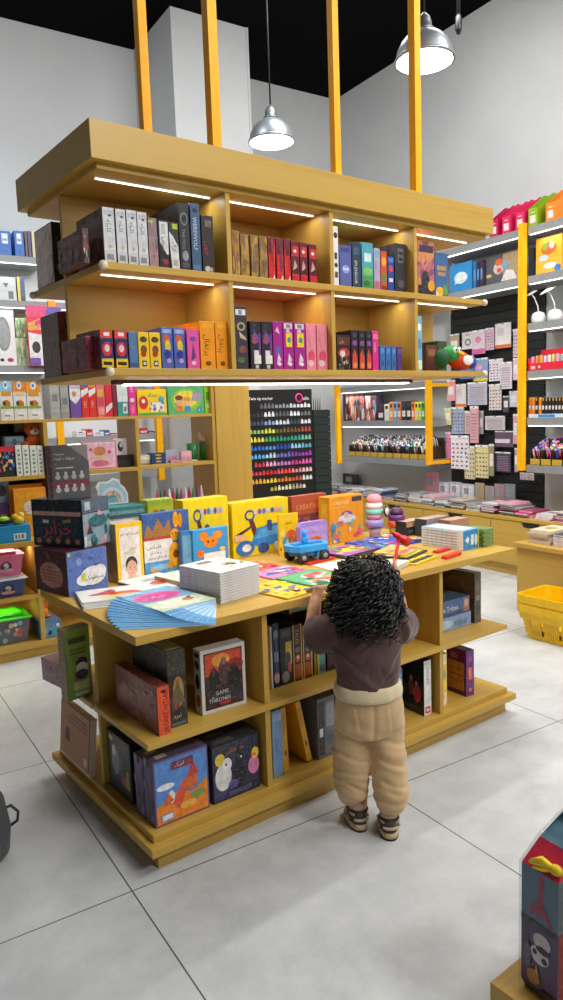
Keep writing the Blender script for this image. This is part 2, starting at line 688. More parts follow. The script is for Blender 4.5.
row([
    (104, 115.7, 207, brownart, 'white-spined book with dark brown sides, first of four alike', WH(0), {'L': brownL}),
    (117, 127, 209, brownart, 'white-spined book with dark brown sides, second of four alike', WH(1)),
    (127.8, 137.8, 210, brownart, 'white-spined book with dark brown sides, third of four alike', WH(2)),
    (138.3, 148, 212, brownart, 'white-spined book with dark brown sides, fourth of four alike', WH(3)),
    (148.8, 158, 217.5, '#8d7377', 'faded pink and grey game with green sticker', [('r', 0, 1, .0, .62, '#a88584'), ('e', .3, .92, .25, .035, '#c2dc3c')] + scatter(8, 8, ['#7e6469', '#b79a98', '#6d6a75'])),
    (158.8, 168.8, 220, '#2b2528', 'slim black and white game with red foot', [('r', .12, .98, .3, .97, '#dedede'), ('p', [(.1, .55), (.1, .1), (.9, .25)], '#2a2528'), ('d', fa('مافیا'), .3, .66, .5, '#1d1d20', .36), ('r', .3, .7, .72, .93, '#b8bdb0'), ('e', .6, .14, .3, .06, '#9c3037')]),
    (169.3, 179.2, 222, '#2b2d2a', 'black and white curved-panel game with lime sticker', [('p', [(.0, .8), (.4, .7), (.9, .5), (.98, .02), (.2, .02), (.1, .3)], '#dcdcda'), ('r', .35, .9, .86, .97, '#b5cc35'), ('d', fa('گرگ'), .3, .58, .5, '#2a2a2a', .3), ('r', .35, .8, .08, .2, '#bdb49a')]),
    (179.7, 190.3, 203, '#26262b', 'tall black box with grey emblem', [('e', .5, .77, .36, .1, '#77787c'), ('e', .5, .77, .25, .07, '#26262b'), ('d', 'THE FOG', .25, .62, .5, '#8d8d92', .3), ('e', .5, .22, .3, .08, '#9a9aa0'), ('r', .2, .8, .04, .12, '#55555c')], {'d': .2, 'L': [('r', .05, .95, .6, .9, '#15161a'), ('t', fa('شهر'), .2, .7, .1, '#a9a9ad')], 'T': [('r', .0, 1, 0, 1, '#8f8d88')]}),
    (191.5, 201, 203, '#3f5a7c', 'slate blue game lettered down its spine', [('d', 'WEREWOLF', .25, .8, .55, '#c9d6e2', .62), ('e', .5, .9, .25, .035, '#223'.replace('#223', '#222233')), ('r', .1, .9, .03, .1, '#5b7ea2')]),
    (202, 214, 215, '#2d2422', 'black-brown game with red lettering and small crest', [('r', .3, .85, .8, .92, '#74695a'), ('d', fa('خون'), .25, .55, .6, '#b3262c', .3), ('e', .4, .07, .25, .05, '#cfc3b8'), ('e', .7, .06, .16, .04, '#b0a29a')]),
], Z1, 2.075, 245, G1, 'the upper hanging shelf')
gold = ART('#a9803f', '#8f6a3a', '#77603f', 25)
gl = lambda s: scatter(s, 9, ['#c29a50', '#7a5c48', '#b88a3c', '#8d7466'], s=(.1, .3))
rd = lambda s: [('r', .05, .95, .02, .6, '#d8261f'), ('r', .2, .8, .8, .93, '#5c2420'), ('e', .5, .7, .3, .05, '#5b1d2b')] + scatter(s, 4, ['#8e2f52', '#ef4a2c', '#6b2540'], v=(.4, .8), s=(.1, .3)) + [('p', [(.5, .02), (.9, .02), (.8, .14)], '#e9ded8')]
rk = lambda s: [('r', .1, .95, .64, .88, '#c9343c'), ('r', .1, .95, .04, .2, '#d2202f'), ('p', [(.2, .3), (.8, .36), (.4, .55)], '#d9b9a8'), ('e', .45, .76, .2, .04, '#ecd9cc'), ('p', [(.3, .25), (.7, .4), (.8, .28)], '#3b1d1c')]
row(
    [(a, b, t, gold, f'worn gold patterned book, {ORD[i]} of the four gold ones', gl(20 + i)) for i, (a, b, t) in enumerate([(232.5, 240.2, 230), (241, 249.3, 234), (251, 259, 235), (259.6, 267.8, 236)])]
    + [(a, b, t, '#7c2230', f'bright red flame-pattern book, {ORD[i]} of the three', rd(30 + i)) for i, (a, b, t) in enumerate([(268.4, 275.4, 236.5), (276.3, 283.6, 238), (284.2, 290.6, 238.5)])]
    + [(a, b, t, '#6a1a22', f'crimson book with pale scroll mark, {ORD[i]} of the three', rk(40 + i)) for i, (a, b, t) in enumerate([(291.3, 299.4, 241), (300, 307.5, 242), (309, 317, 244)])],
    Z1, 2.085, 262, G1, 'the upper hanging shelf', name='book', cat='book')
row([
    (333.3, 338.8, 226, '#e6e4e0', 'tall slim white book with black emblems', [('e', .5, .85, .35, .05, '#2a2a2e'), ('r', .25, .75, .45, .56, '#3a3a40'), ('e', .5, .35, .3, .04, '#34343a'), ('r', .25, .8, .14, .24, '#4a4a50')], {'name': 'book', 'cat': 'book', 'y': 2.075}),
    (340, 351.5, 245, '#5d62a4', 'violet blue game with pale title patch', [('e', .5, .45, .33, .1, '#8fa6e0'), ('r', .25, .75, .42, .48, '#dfe6fa'), ('r', .1, .9, .85, .95, '#454a86')]),
    (352.5, 361, 242, '#2f3f56', 'dark slate game with white lettering', [('d', 'SPLENDOR', .25, .62, .5, '#dbe2ea', .5), ('r', .15, .85, .74, .9, '#41607a')]),
    (362, 373.3, 242, '#4fa8b4', 'turquoise and green landscape game', [('r', .03, .97, .03, .3, '#4c9a48'), ('e', .5, .4, .4, .08, '#8ccc58'), ('r', .2, .8, .6, .78, '#d8ecf2'), ('e', .4, .15, .3, .06, '#2d6e3a')]),
    (374, 380.2, 248, '#b8a8c4', 'lilac and pink slim game', [('d', fa('پرنده'), .25, .7, .5, '#5a3a78', .4), ('r', .1, .9, .05, .24, '#c66a8a'), ('r', .15, .85, .8, .94, '#7fb2d4')]),
    (380.8, 387, 251, '#d2552c', 'orange red game with green figure', [('e', .5, .75, .4, .12, '#f0a63a'), ('e', .5, .35, .35, .12, '#4d9440'), ('r', .1, .9, .04, .16, '#8d2a2a')]),
    (387.6, 394, 256, '#2d4d9c', 'royal blue short game with white stripe', [('r', .2, .8, .3, .4, '#e8ecf4'), ('e', .5, .66, .3, .1, '#d84a3c'), ('r', .1, .9, .84, .95, '#5b86d0')]),
    (395, 406.3, 243, '#3a3b40', 'charcoal game with grey runes', [('r', .25, .75, .62, .9, '#6f7076'), ('r', .32, .68, .66, .72, '#2c2d31'), ('r', .32, .68, .78, .84, '#2c2d31'), ('e', .5, .2, .3, .08, '#63575a')], {'L': [('r', .1, .9, .1, .9, '#2a2b2f')]}),
    (406.9, 410.6, 247, '#74283c', 'burgundy game with pale dots', [('e', .5, .8, .2, .04, '#e3cfd0'), ('e', .5, .6, .2, .04, '#d9b9bc'), ('e', .5, .35, .22, .05, '#c99'.replace('#c99', '#cc9999')), ('r', .2, .8, .08, .2, '#4c1828')]),
], Z1, 2.10, 268, G1, 'the upper hanging shelf')
row([
    (417.6, 434.5, 240, ART('#c06a78', '#d8905a', '#8c4a66', 14), 'tall sunset game box with dark elephant shapes', [('r', .02, .98, .02, .2, '#1f1c22'), ('e', .45, .3, .26, .16, '#2b2a33'), ('r', .25, .36, .03, .25, '#2b2a33'), ('r', .5, .62, .03, .25, '#2b2a33'), ('e', .8, .2, .2, .1, '#e6a81e'), ('r', .1, .9, .8, .92, '#3c2b44')], {'d': .07, 'y': 2.10}),
    (435.0, 448.2, 252, '#3d6a9e', 'blue game box with yellow shapes and tan letters', [('r', .15, .85, .62, .72, '#b98a52'), ('r', .2, .8, .5, .58, '#b98a52'), ('e', .35, .16, .3, .1, '#f0b81e'), ('e', .75, .2, .2, .12, '#5b9a4c'), ('r', .05, .2, .03, .15, '#e6e6e6')], {'d': .07, 'y': 2.12}),
], Z1, 2.10, 270, G1, 'the upper hanging shelf right end')
# the two books that stand behind the panel on the left end
for nm, (u, v), z, h, lab, fcol, lcol in (
        ('book', (46, 270), Z1, .20, 'black book with pale page edges on the upper shelf left end', '#1b1618', '#ead2c4'),
        ('game_box', (48, 360), Z2, .215, 'dark brown leather-look box on the lower shelf left end', '#8a5c4a', '#6a4a42')):
    y0 = 2.455
    x0 = .934
    carton(nm, lab, nm.split('_')[-1], (.045 if nm == 'book' else .05, .17, h), FT(x0, y0 + .0, z + .0006), TURN, fcol if nm == 'book' else brownart,
           F=[('d', fa('تریو') if nm != 'book' else fa('شب'), .3, .75, .45, '#3a2018' if nm != 'book' else '#a5603c', .5), ('e', .5, .25, .3, .08, '#8a5a30')],
           L=[('r', .02, .98, .02, .98, lcol)] + (scatter(71, 9, ['#7a5850', '#5a3c38', '#86655a']) if nm != 'book' else scatter(72, 14, ['#dcc4b8', '#f0e0d6'], s=(.02, .3))), group='boxes at the left end of the hanging shelves')
# ---- lower hanging shelf
mar = ART('#82303a', '#5e2430', '#9c3c44', 18)
rby = [('r', .04, .96, .78, .98, '#e2492c'), ('r', .3, .75, .84, .93, '#f0ece6'), ('r', .04, .96, .25, .78, '#27356b'), ('e', .5, .5, .38, .19, '#d8333c'), ('e', .5, .52, .2, .1, '#eadfda'), ('r', .04, .96, .02, .25, '#f3cf1f'), ('r', .15, .85, .08, .17, '#3a2a1c')]
yel = [('e', .5, .8, .35, .08, '#54402a'), ('e', .5, .52, .3, .12, '#8c4a2a'), ('e', .45, .4, .25, .08, '#b03a2c'), ('r', .3, .7, .06, .22, '#2d4a74'), ('r', .38, .62, .1, .18, '#e8e3d4')]
blu = [('e', .45, .7, .3, .14, '#d2643c'), ('e', .55, .55, .25, .15, '#e8d23c'), ('e', .5, .35, .3, .12, '#2a3f94'), ('r', .1, .9, .86, .96, '#9db4e6'), ('e', .6, .2, .2, .06, '#c8a0d0')]
orn = [('d', fa('پرتقال'), .3, .72, .5, '#7a3d08', .5), ('e', .5, .12, .2, .05, '#7c4a10'), ('r', .15, .85, .86, .94, '#ffb52e')]
row([
    (86, 99.5, 336, mar, 'maroon game with tan foot label near the corner', [('r', .55, .95, .06, .22, '#b0763c')] + scatter(51, 8, ['#8c3a44', '#3c1420', '#a04c48']), {'y': 2.135, 'L': scatter(52, 10, ['#84343c', '#48161f'])}),
    (100.6, 113.6, 329.5, mar, 'red, navy, yellow striped game, first of the pair', rby, {'L': [('r', .1, .9, .1, .3, '#8a3a3c')] + scatter(53, 10, ['#7b2f38', '#43161f', '#8f4440']), 'd': .05}),
    (115, 128, 330, mar, 'red, navy, yellow striped game, second of the pair', rby),
    (129.2, 138, 332, '#5577a8', 'plain denim blue slim game', [('d', fa('آبی'), .3, .7, .5, '#c2b36a', .3), ('r', .1, .9, .05, .15, '#3f5c8a')]),
    (138.5, 149.5, 332, '#f2c81c', 'yellow game with brown figures, first of the pair', yel, {'name': 'game_box'}),
    (150, 161, 332.5, '#f2c81c', 'yellow game with brown figures, second of the pair', yel),
    (161.7, 173.3, 327.5, '#4f63b4', 'blue game with colourful bird motif, first of the pair', blu, {'d': .22}),
    (174, 185.5, 328, '#4f63b4', 'blue game with colourful bird motif, second of the pair', blu),
    (187.2, 199.5, 329, '#e0559c', 'hot pink game between blue and orange boxes', [('e', .5, .75, .25, .06, '#7b4a9c'), ('p', [(.3, .2), (.7, .3), (.5, .65)], '#6b3a78'), ('e', .5, .15, .2, .05, '#f6c8e0')]),
    (200.5, 215.5, 321, '#f39a14', 'tall orange game with brown lettering, first of the pair', orn, {'d': .25}),
    (216.1, 228.6, 321.5, '#f39a14', 'tall orange game with brown lettering, second of the pair', orn, {'d': .25}),
], Z2, 2.08, 352, G2, 'the lower hanging shelf')
carton('game_box', 'dark maroon corner game on the lower hanging shelf beside the front knob', 'box', (.028, .15, .125), FT(.945, 2.185, Z2 + .0006), TURN, mar, L=scatter(55, 12, ['#7d3038', '#3f141d', '#964a46']), F=scatter(56, 6, ['#88333d', '#3b131c']), group=G2)
blk = [('r', .1, .9, .75, .96, '#34303a'), ('p', [(.1, .7), (.5, .78), (.9, .6), (.4, .52)], '#7a4a86'), ('r', .3, .95, .12, .4, '#e9e6dc'), ('r', .75, .95, .3, .75, '#7c3f94'), ('e', .3, .6, .2, .07, '#9a4a5c'), ('r', .4, .7, .02, .1, '#c9c6c0')]
mag = lambda s: [('r', .1, .9, .86, .97, '#ded9dc'), ('r', .3, .7, .88, .95, '#88848a')] * (s > 0) + ([('r', .25, .85, .48, .78, '#f2d21e'), ('e', .55, .63, .18, .06, '#2f8a9c')] if s > 0 else [('e', .5, .4, .3, .09, '#5b6ab0')]) + [('p', [(.3, .1), (.8, .2), (.5, .36)], '#e8cde0'), ('e', .6, .12, .2, .04, '#f0e0ea'), ('p', [(.2, .8), (.7, .74), (.5, .9)], '#e6b8d8')]
pnk = [('d', fa('صورتی'), .25, .88, .5, '#b8862c', .36), ('e', .5, .3, .36, .12, '#e8506c'), ('e', .4, .15, .3, .07, '#f7c9cf'), ('e', .7, .5, .2, .08, '#f29aa8')]
row([
    (235.5, 248, 306, '#3a3440', 'tall charcoal game with barcode and gold swirls', [('r', .1, .9, .86, .95, '#e4e2e2'), ('r', .3, .6, .87, .94, '#8c8a90'), ('e', .5, .68, .34, .07, '#b8a878'), ('e', .5, .68, .2, .04, '#3a3440'), ('p', [(.3, .6), (.8, .52), (.9, .46), (.4, .5)], '#c7b88a'), ('e', .55, .32, .32, .06, '#8c4a3c'), ('e', .4, .15, .3, .05, '#5c6a34')], {'d': .24}),
    (250.5, 261.3, 321, '#2a2630', 'black game with purple and white labels, first of the pair', blk),
    (261.8, 272.6, 321.5, '#2a2630', 'black game with purple and white labels, second of the pair', blk),
    (273.2, 283, 321.5, '#a81f8c', 'magenta game with pale letters and blue dot', mag(0)),
    (283.4, 293.8, 322, '#a81f8c', 'magenta game with yellow sticker, first of the pair', mag(1)),
    (294.4, 305.6, 322.5, '#a81f8c', 'magenta game with yellow sticker, second of the pair', mag(2)),
    (306.3, 316.2, 324, '#ee8a9c', 'pale pink game with gold script, first of the pair', pnk),
    (317, 327.4, 324.5, '#ee8a9c', 'pale pink game with gold script, second of the pair', pnk),
], Z2, 2.085, 348, G2, 'the lower hanging shelf')
fire = [('p', [(.1, .05), (.9, .05), (.85, .35), (.5, .55), (.2, .4)], '#d8452c'), ('e', .5, .14, .3, .08, '#f0884c'), ('r', .2, .8, .62, .74, '#8a4a9c'), ('e', .5, .88, .3, .05, '#4c3a58')]
row([
    (337, 350.5, 335, '#2a1c20', 'black game with red jester drawing facing out', [('r', .02, .98, .72, .95, '#5a2a1e'), ('t', fa('بازی'), .15, .78, .12, '#e0a04c', .6), ('e', .5, .5, .42, .14, '#c42a30'), ('e', .4, .48, .2, .09, '#e8dcd8')] + scatter(61, 12, ['#7c4a2c', '#c83a34', '#d8c8b8', '#3c5a34'], v=(.05, .36))),
    (351.3, 358.2, 330, '#231e26', 'black game with flame foot, first of three alike', fire),
    (358.8, 365.4, 330.5, '#231e26', 'black game with flame foot, second of three alike', fire),
    (366, 372, 330.8, '#231e26', 'black game with flame foot, third of three alike', fire),
    (372.5, 378.6, 331, '#dc2888', 'magenta game with cream lettering', [('d', 'UNO', .25, .7, .5, '#f4d8c8', .4), ('r', .1, .9, .8, .92, '#f27ab4')]),
    (379.6, 385.2, 346, '#3b6cb0', 'short blue book, first of three', [('r', .2, .8, .7, .9, '#5f92d0'), ('r', .3, .7, .2, .4, '#274a86')], {'name': 'book', 'cat': 'book'}),
    (385.6, 391, 346.3, '#3b6cb0', 'short blue book, second of three', [('r', .2, .8, .7, .9, '#5f92d0'), ('r', .3, .7, .2, .4, '#274a86')], {'name': 'book', 'cat': 'book'}),
    (391.4, 396.4, 346.6, '#3b6cb0', 'short blue book, third of three', [('r', .2, .8, .7, .9, '#5f92d0'), ('r', .3, .7, .2, .4, '#274a86')], {'name': 'book', 'cat': 'book'}),
    (397, 402, 347, '#5a3a7a', 'short purple book after the blue ones', [('r', .2, .8, .7, .9, '#7a56a0')], {'name': 'book', 'cat': 'book'}),
], Z2, 2.095, 352, G2, 'the lower hanging shelf')
row([
    (417, 422.3, 316, '#6fb4dc', 'slim tall sky blue book', [('e', .5, .8, .36, .07, '#e8f2f8'), ('e', .5, .5, .36, .1, '#3c86b8'), ('r', .1, .9, .04, .2, '#dcecc8')], {'d': .18}),
    (426, 437, 345, '#5a3424', 'brown book standing behind the toy bird', [('r', .2, .8, .6, .85, '#8a5a38')], {'y': 2.2, 'd': .1}),
    (437.8, 446.8, 341, '#3f4a2c', 'olive green and yellow book standing behind the toy bird', [('e', .6, .6, .36, .15, '#d8c83c'), ('e', .4, .3, .3, .12, '#2c3420')], {'y': 2.22, 'd': .1}),
], Z2, 2.10, 352, G2, 'the lower shelf right end', name='book', cat='book')
# toy bird lying on the right end
pb = at(455, 360, True, y=2.12)
bird = thing('toy_bird', 'green and orange plush bird lying on the right end of the lower hanging shelf', 'toy', FT(pb.x, 2.12, Z2 + .012), TURN)
m_ = MB(); m_.ell((.02, 0, .034), (.062, .036, .034), M('#e8481c', .7), mtx=Matrix.Rotation(.25, 3, 'Y')); m_.build('body', bird)
m_ = MB(); m_.ell((-.03, -.008, .056), (.036, .032, .03), M('#3aa04c', .7)); m_.ell((-.075, 0, .036), (.022, .03, .036), M('#1f5c34', .7)); m_.build('head', bird)
for dx in (-.042, -.018):
    e_ = MB(); e_.ell((dx, -.036, .066), (.010, .006, .011), M('#f4f4f0', .4)); e_.ell((dx, -.041, .066), (.004, .003, .005), M('#101010', .3)); e_.build('eye', bird)
m_ = MB(); m_.tube([(-.03, -.038, .055), (-.024, -.055, .05), (-.02, -.06, .042)], [.008, .006, .002], M('#f2c12c', .5)); m_.build('beak', bird)
m_ = MB(); m_.ell((.088, 0, .026), (.03, .02, .024), M('#3a4aa8', .7)); m_.ell((.03, -.036, .03), (.03, .006, .018), M('#f2f0e8', .7)); m_.build('wing', bird)
bird.scale = (1.2, 1.2, 1.2)
# ================================================================== goods on the table top
T0 = TZ + .0006


def put(name, label, cat, x, y, z, rot, w_, d, h, body, group=None, tilt=0, **kw):
    o = carton(name, label, cat, (w_, d, h), FT(x, y, z), TURN + math.radians(rot), body, group=group, **kw)
    if tilt:
        o.rotation_euler = (0, math.radians(tilt), TURN + math.radians(rot))
    return o


LB = 'boxes stacked on the left corner of the table'
tile_ = ART('#4e2433', '#5a2c36', '#3a1a2a', 16)
put('game_box', 'maroon and blue game box at the bottom of the left corner stack', 'box', .938, 2.548, T0, 11, .172, .225, .165, tile_, LB,
    F=[('r', 0, 1, 0, 1, '#5673b4')] + scatter(80, 9, ['#3f5a9c', '#c7c04a', '#7d93c8', '#35508c'], v=(.5, .95), s=(.03, .09)) + [('e', .62, .38, .32, .22, '#e6e4e6'), ('e', .4, .32, .2, .14, '#e6e4e6'), ('e', .8, .45, .16, .16, '#e6e4e6'), ('t', fa('شیطونک'), .42, .3, .24, '#1c1e22', .46), ('e', .38, .38, .05, .1, '#d3cf2c')],
    L=[('e', .5, .42, .36, .3, '#c98a78'), ('r', .2, .8, .2, .62, '#c98a78'), ('t', fa('شیطونک'), .32, .58, .1, '#5a2a28', .36)] + [('r', .24, .76, .5 - .07 * i, .52 - .07 * i, '#8a4a44') for i in range(4)] + scatter(81, 8, ['#7a3040', '#8a6a2c', '#6a2838'], v=(.7, .97), s=(.02, .06)))
teal = M('#14292f', .3)
put('game_box', 'dark teal game box in the middle of the left corner stack', 'box', 1.022, 2.58, T0 + .167, 27, .152, .25, .18, teal, LB,
    F=[('r', .0, 1, .72, 1, '#44586a'), ('r', .1, .3, .78, .95, '#aebac2'), ('r', 0, 1, 0, .7, '#7f9aa4')] + scatter(82, 14, ['#1d6a78', '#c88a9a', '#d8d4cc', '#2a3a44', '#a8b0a0', '#206878'], v=(.06, .68), s=(.05, .16)) + [('e', .55, .52, .36, .12, '#155a66')],
    L=[('r', 0, 1, .75, 1, '#0e171f'), ('r', .03, .97, .66, .75, '#c89a8c'), ('r', .05, .95, .08, .64, '#12303a'), ('t', fa('جزایر'), .2, .26, .42, '#c83454', .64)] + [('e', .12 + .19 * i, .12, .05, .06, '#b5806c') for i in range(5)] + [('r', .22, .34, .5, .57, '#d8c8c8'), ('p', [(.62, .5), (.78, .54), (.76, .6), (.6, .56)], '#a07a3a')])
# grey box with a cut corner
gb = thing('game_box', 'dark grey box with cut corner and pale figures topping the left corner stack', 'box', FT(.94, 2.69, T0 + .348), TURN + math.radians(-9), LB)
m_ = MB()
gw, gh, gd = .158, .205, .045
m_.prism([(0, 0, 0), (gw, 0, 0), (gw, 0, gh * .68), (gw * .52, 0, gh), (0, 0, gh)], (0, gd, 0), M('#5b5b5f', .4))
deco(m_, [('r', .02, .12, .01, .99, '#4a2a2c')] + [('r', .14, .98, .22, .34, '#7a3a48')] + [('e', .24 + .19 * (i % 4), .17 + .24 * (i // 4), .06, .05, '#b8b6b4') for i in range(8)] + [('e', .24 + .19 * (i % 4), .24 + .24 * (i // 4), .035, .03, '#c8c6c4') for i in range(8)] + [('r', .2, .62, .565, .59, '#c4b8b4'), ('t', fa('مجموعه'), .18, .82, .06, '#d8d4d0', .25), ('t', fa('حیوانات اولیه'), .18, .73, .07, '#e2dedc', .5), ('t', fa('بازی'), .18, .65, .03, '#a8a6a8', .2)], gw, gd, gh, 'F')
deco(m_, [('r', 0, 1, 0, 1, '#4a2426'), ('r', .2, .8, .2, .9, '#5a2e30')], gw, gd, gh, 'L')
m_.build('carton', gb)
m_ = MB(); m_.prism([(gw * .54, .006, gh * .985), (gw * .99, .006, gh * .70), (gw * .99, .006, gh * .985)], (0, gd - .008, 0), M('#8a8684', .4)); m_.build('inner_tray', gb)

# magazines
mg = 'magazines on the table'
for k in range(4):
    put('magazine', f'white magazine with orange drawing in left pile, {("bottom", "second from bottom", "second from top", "top")[k]} one', 'magazine', .905 + .006 * (k % 2), 2.335 + .004 * k, T0 + .0045 * k, -17 + k, .27, .205, .004, '#dfe0df', mg,
        T=[('r', .0, 1, 0, .1, '#9c9c98'), ('e', .6, .4, .22, .2, '#d8502c'), ('e', .52, .3, .3, .1, '#e8d27a'), ('e', .32, .55, .18, .08, '#c23a30'), ('p', [(.1, .5), (.5, .7), (.45, .8)], '#b8342c'), ('e', .42, .66, .08, .12, '#d84a50')] if k == 3 else ())
for k in range(3):
    put('magazine', f'white magazine with tomato picture under the baby book, {("bottom", "middle", "top")[k]} one', 'magazine', 1.19, 2.345 + .004 * k, T0 + .0045 * k, 4 + 2 * k, .2, .255, .004, '#e4e5e6', mg,
        T=[('e', .45, .4, .2, .12, '#e2562c'), ('r', .3, .8, .62, .68, '#8a98b0'), ('r', .3, .7, .72, .75, '#a8b0c0'), ('e', .43, .52, .05, .02, '#3a6a30')] if k == 2 else ())
for k in range(13):
    put('magazine', f'blue magazine in the fanned pile, {ORD[12 - k]} from the top' if k < 12 else 'blue magazine with pink title on top of the fanned pile', 'magazine', 1.262, 2.052, T0 + .0022 * k, 57 - 4.3 * k, .215, .295, .0018, '#8fc3e6' if k % 2 else '#cfe2f0', 'fanned blue magazines', bev=0,
        T=[('r', 0, 1, 0, 1, '#7fb8e4'), ('r', 0, 1, 0, .4, '#cfe0b8'), ('e', .5, .2, .5, .16, '#e4ead8'), ('e', .46, .62, .42, .2, '#e668b4'), ('e', .46, .62, .36, .15, '#d83c9c'), ('t', fa('نبات'), .16, .55, .16, '#f6d8ec', .6), ('e', .7, .25, .1, .06, '#c8823c'), ('e', .78, .32, .04, .03, '#5a3a22'), ('r', .02, .4, .86, .97, '#a8d4ee')] if k == 12 else [('r', 0, .35, 0, 1, '#5fa4da')])
    o = C.objects[-1]
    # pages hang from their lower right corner: shift so that the corner is the pivot
    a = TURN + math.radians(57 - 4.3 * k)
    o.location -= Vector((math.cos(a), math.sin(a), 0)) * .215
for k in range(12):
    put('paperback', f'thick white paperback in the tall white stack, {ORD[11 - k]} from the top' if k < 11 else 'white paperback with animal cover on top of the tall stack', 'book', 1.287 + .003 * ((k * 7) % 3) / 3, 2.062, T0 + .0092 * k, 9.5, .19, .222, .0088, '#e2e3e6', 'white paperbacks stacked on the table', pages=None,
        F=[('r', .01, .99, .25, .75, '#cfd2d8')], L=[('r', .01, .99, .2, .8, '#d5d7dc')], T=[('r', .25, .6, .72, .88, '#8a6a5c')] + scatter(90, 10, ['#d8b83c', '#4a4a3a', '#a8c060', '#6a4a2c'], u=(.4, .95), v=(.2, .5), s=(.02, .08)) if k == 11 else ())
put('paperback', 'thick cream-edged paperback lying between the magazines and white stack', 'book', 1.30, 2.335, T0, 8, .15, .19, .03, '#e8e4da', 'paperbacks lying on the table', L=[('r', .02, .98, .1, .9, '#b59c7c')], F=[('r', .02, .98, .1, .9, '#c8b498')], T=scatter(91, 6, ['#e8dca0', '#d8d0c0'], s=(.05, .2)))
# baby book
put('baby_book', 'yellow framed book with baby photo standing at the table back', 'book', 1.163, 2.61, T0, 5, .118, .085, .236, '#f3c516', 'picture books standing on the table', pages='#b8aaa0',
    L=[('r', .02, .98, .01, .99, '#ab9c94'), ('r', .02, .08, .01, .99, '#e6b81c')], F=[('r', .12, .88, .06, .93, '#e9e2d8'), ('t', fa('من و کودکم'), .17, .8, .15, '#1f1a18', .68), ('e', .5, .5, .22, .04, '#d8cfc4'), ('r', .40, .66, .06, .12, '#e6c0a4'), ('e', .52, .30, .225, .13, '#2a2020'), ('e', .53, .22, .2, .14, '#e3b396'), ('e', .46, .235, .025, .009, '#2a1c18'), ('e', .62, .235, .025, .009, '#2a1c18'), ('e', .54, .19, .03, .014, '#d09a80'), ('e', .54, .145, .05, .011, '#c4746a'), ('e', .32, .215, .035, .03, '#d9a688'), ('e', .35, .5, .1, .02, '#cdbfb4'), ('e', .6, .55, .14, .03, '#d2c6bc')])
rabbit = lambda s: [(t[0], t[1] - .13, *t[2:]) for t in [('e', .80, .62, .10, .1, '#f0a41c'), ('e', .83, .86, .06, .13, '#f0a41c'), ('e', .93, .84, .05, .12, '#e0901a'), ('e', .78, .3, .13, .2, '#f2ae22'), ('e', .74, .64, .012, .014, '#2a1a10'), ('e', .82, .64, .012, .014, '#2a1a10'), ('e', .8, .3, .06, .07, '#7a3a20'), ('e', .68, .14, .07, .07, '#e09a1a'), ('e', .88, .14, .07, .07, '#e09a1a')]]
row([
    (143.5, 190, 515, '#3f6ab4', 'blue picture book with yellow rabbit and white title panel', [('r', 0, 1, .55, 1, '#3d5f9e'), ('p', [(.02, .62), (.1, .84), (.2, .7), (.32, .92), (.44, .74), (.56, .88), (.62, .62)], '#a5743c'), ('r', 0, .62, .57, .62, '#b8442c'), ('r', 0, .62, .22, .57, '#e8e6e4'), ('t', fa('فلیکس'), .06, .44, .09, '#22201f', .5), ('t', fa('و ماجرای'), .12, .35, .06, '#3a3836', .4), ('t', fa('قصه ای پنجم'), .1, .27, .06, '#3a3836', .45), ('r', 0, 1, 0, .22, '#4f9ad8'), ('e', .2, .1, .1, .06, '#d8a83c'), ('e', .35, .12, .2, .05, '#8cc0e4')] + rabbit(0), {'y': 2.64, 'd': .03, 'name': 'picture_book', 'cat': 'book', 'label': 'blue picture book with yellow rabbit and white title panel beside the baby book'}),
    (181.5, 192.3, 532, '#3c7cb8', 'x', [('r', .1, .9, .1, .9, '#6fa8cc')], {'y': 2.600, 'd': .03, 'name': 'picture_book', 'cat': 'book', 'label': 'small blue book mostly hidden behind the white paperback stack'}),
    (193, 228.5, 531, '#3e96d8', 'x', [('e', .5, .66, .2, .14, '#f08a1c'), ('e', .3, .82, .12, .12, '#f08a1c'), ('e', .7, .82, .14, .1, '#f49a2c'), ('e', .2, .4, .1, .1, '#e87a1c'), ('e', .42, .68, .03, .03, '#2a1a10'), ('e', .56, .68, .03, .03, '#2a1a10'), ('r', .28, .9, .06, .4, '#f0eee8'), ('t', fa('فلیکس'), .34, .16, .16, '#22201f', .5), ('e', .82, .46, .08, .05, '#f6d23c')], {'y': 2.585, 'd': .03, 'name': 'picture_book', 'cat': 'book', 'label': 'small blue picture book with orange rabbit behind white paperback stack'}),
], T0, 2.64, 545, 'picture books standing on the table', '')
hammer_art = lambda: [('p', [(.02, .34), (.3, .5), (.32, .56), (.04, .42)], '#5a2418'), ('p', [(.26, .72), (.34, .74), (.44, .38), (.36, .34)], '#6a2a1a'), ('e', .3, .75, .09, .1, '#23408c'), ('e', .3, .75, .06, .065, '#e8d018')] + [('e', .4 + .075 * i, .80, .032, .05, c) for i, c in enumerate(['#c8ccd4', '#8c4a9c', '#4a7ac8', '#c8d0d8', '#3a5ab4', '#d8a0b0', '#a8b4c4'])]
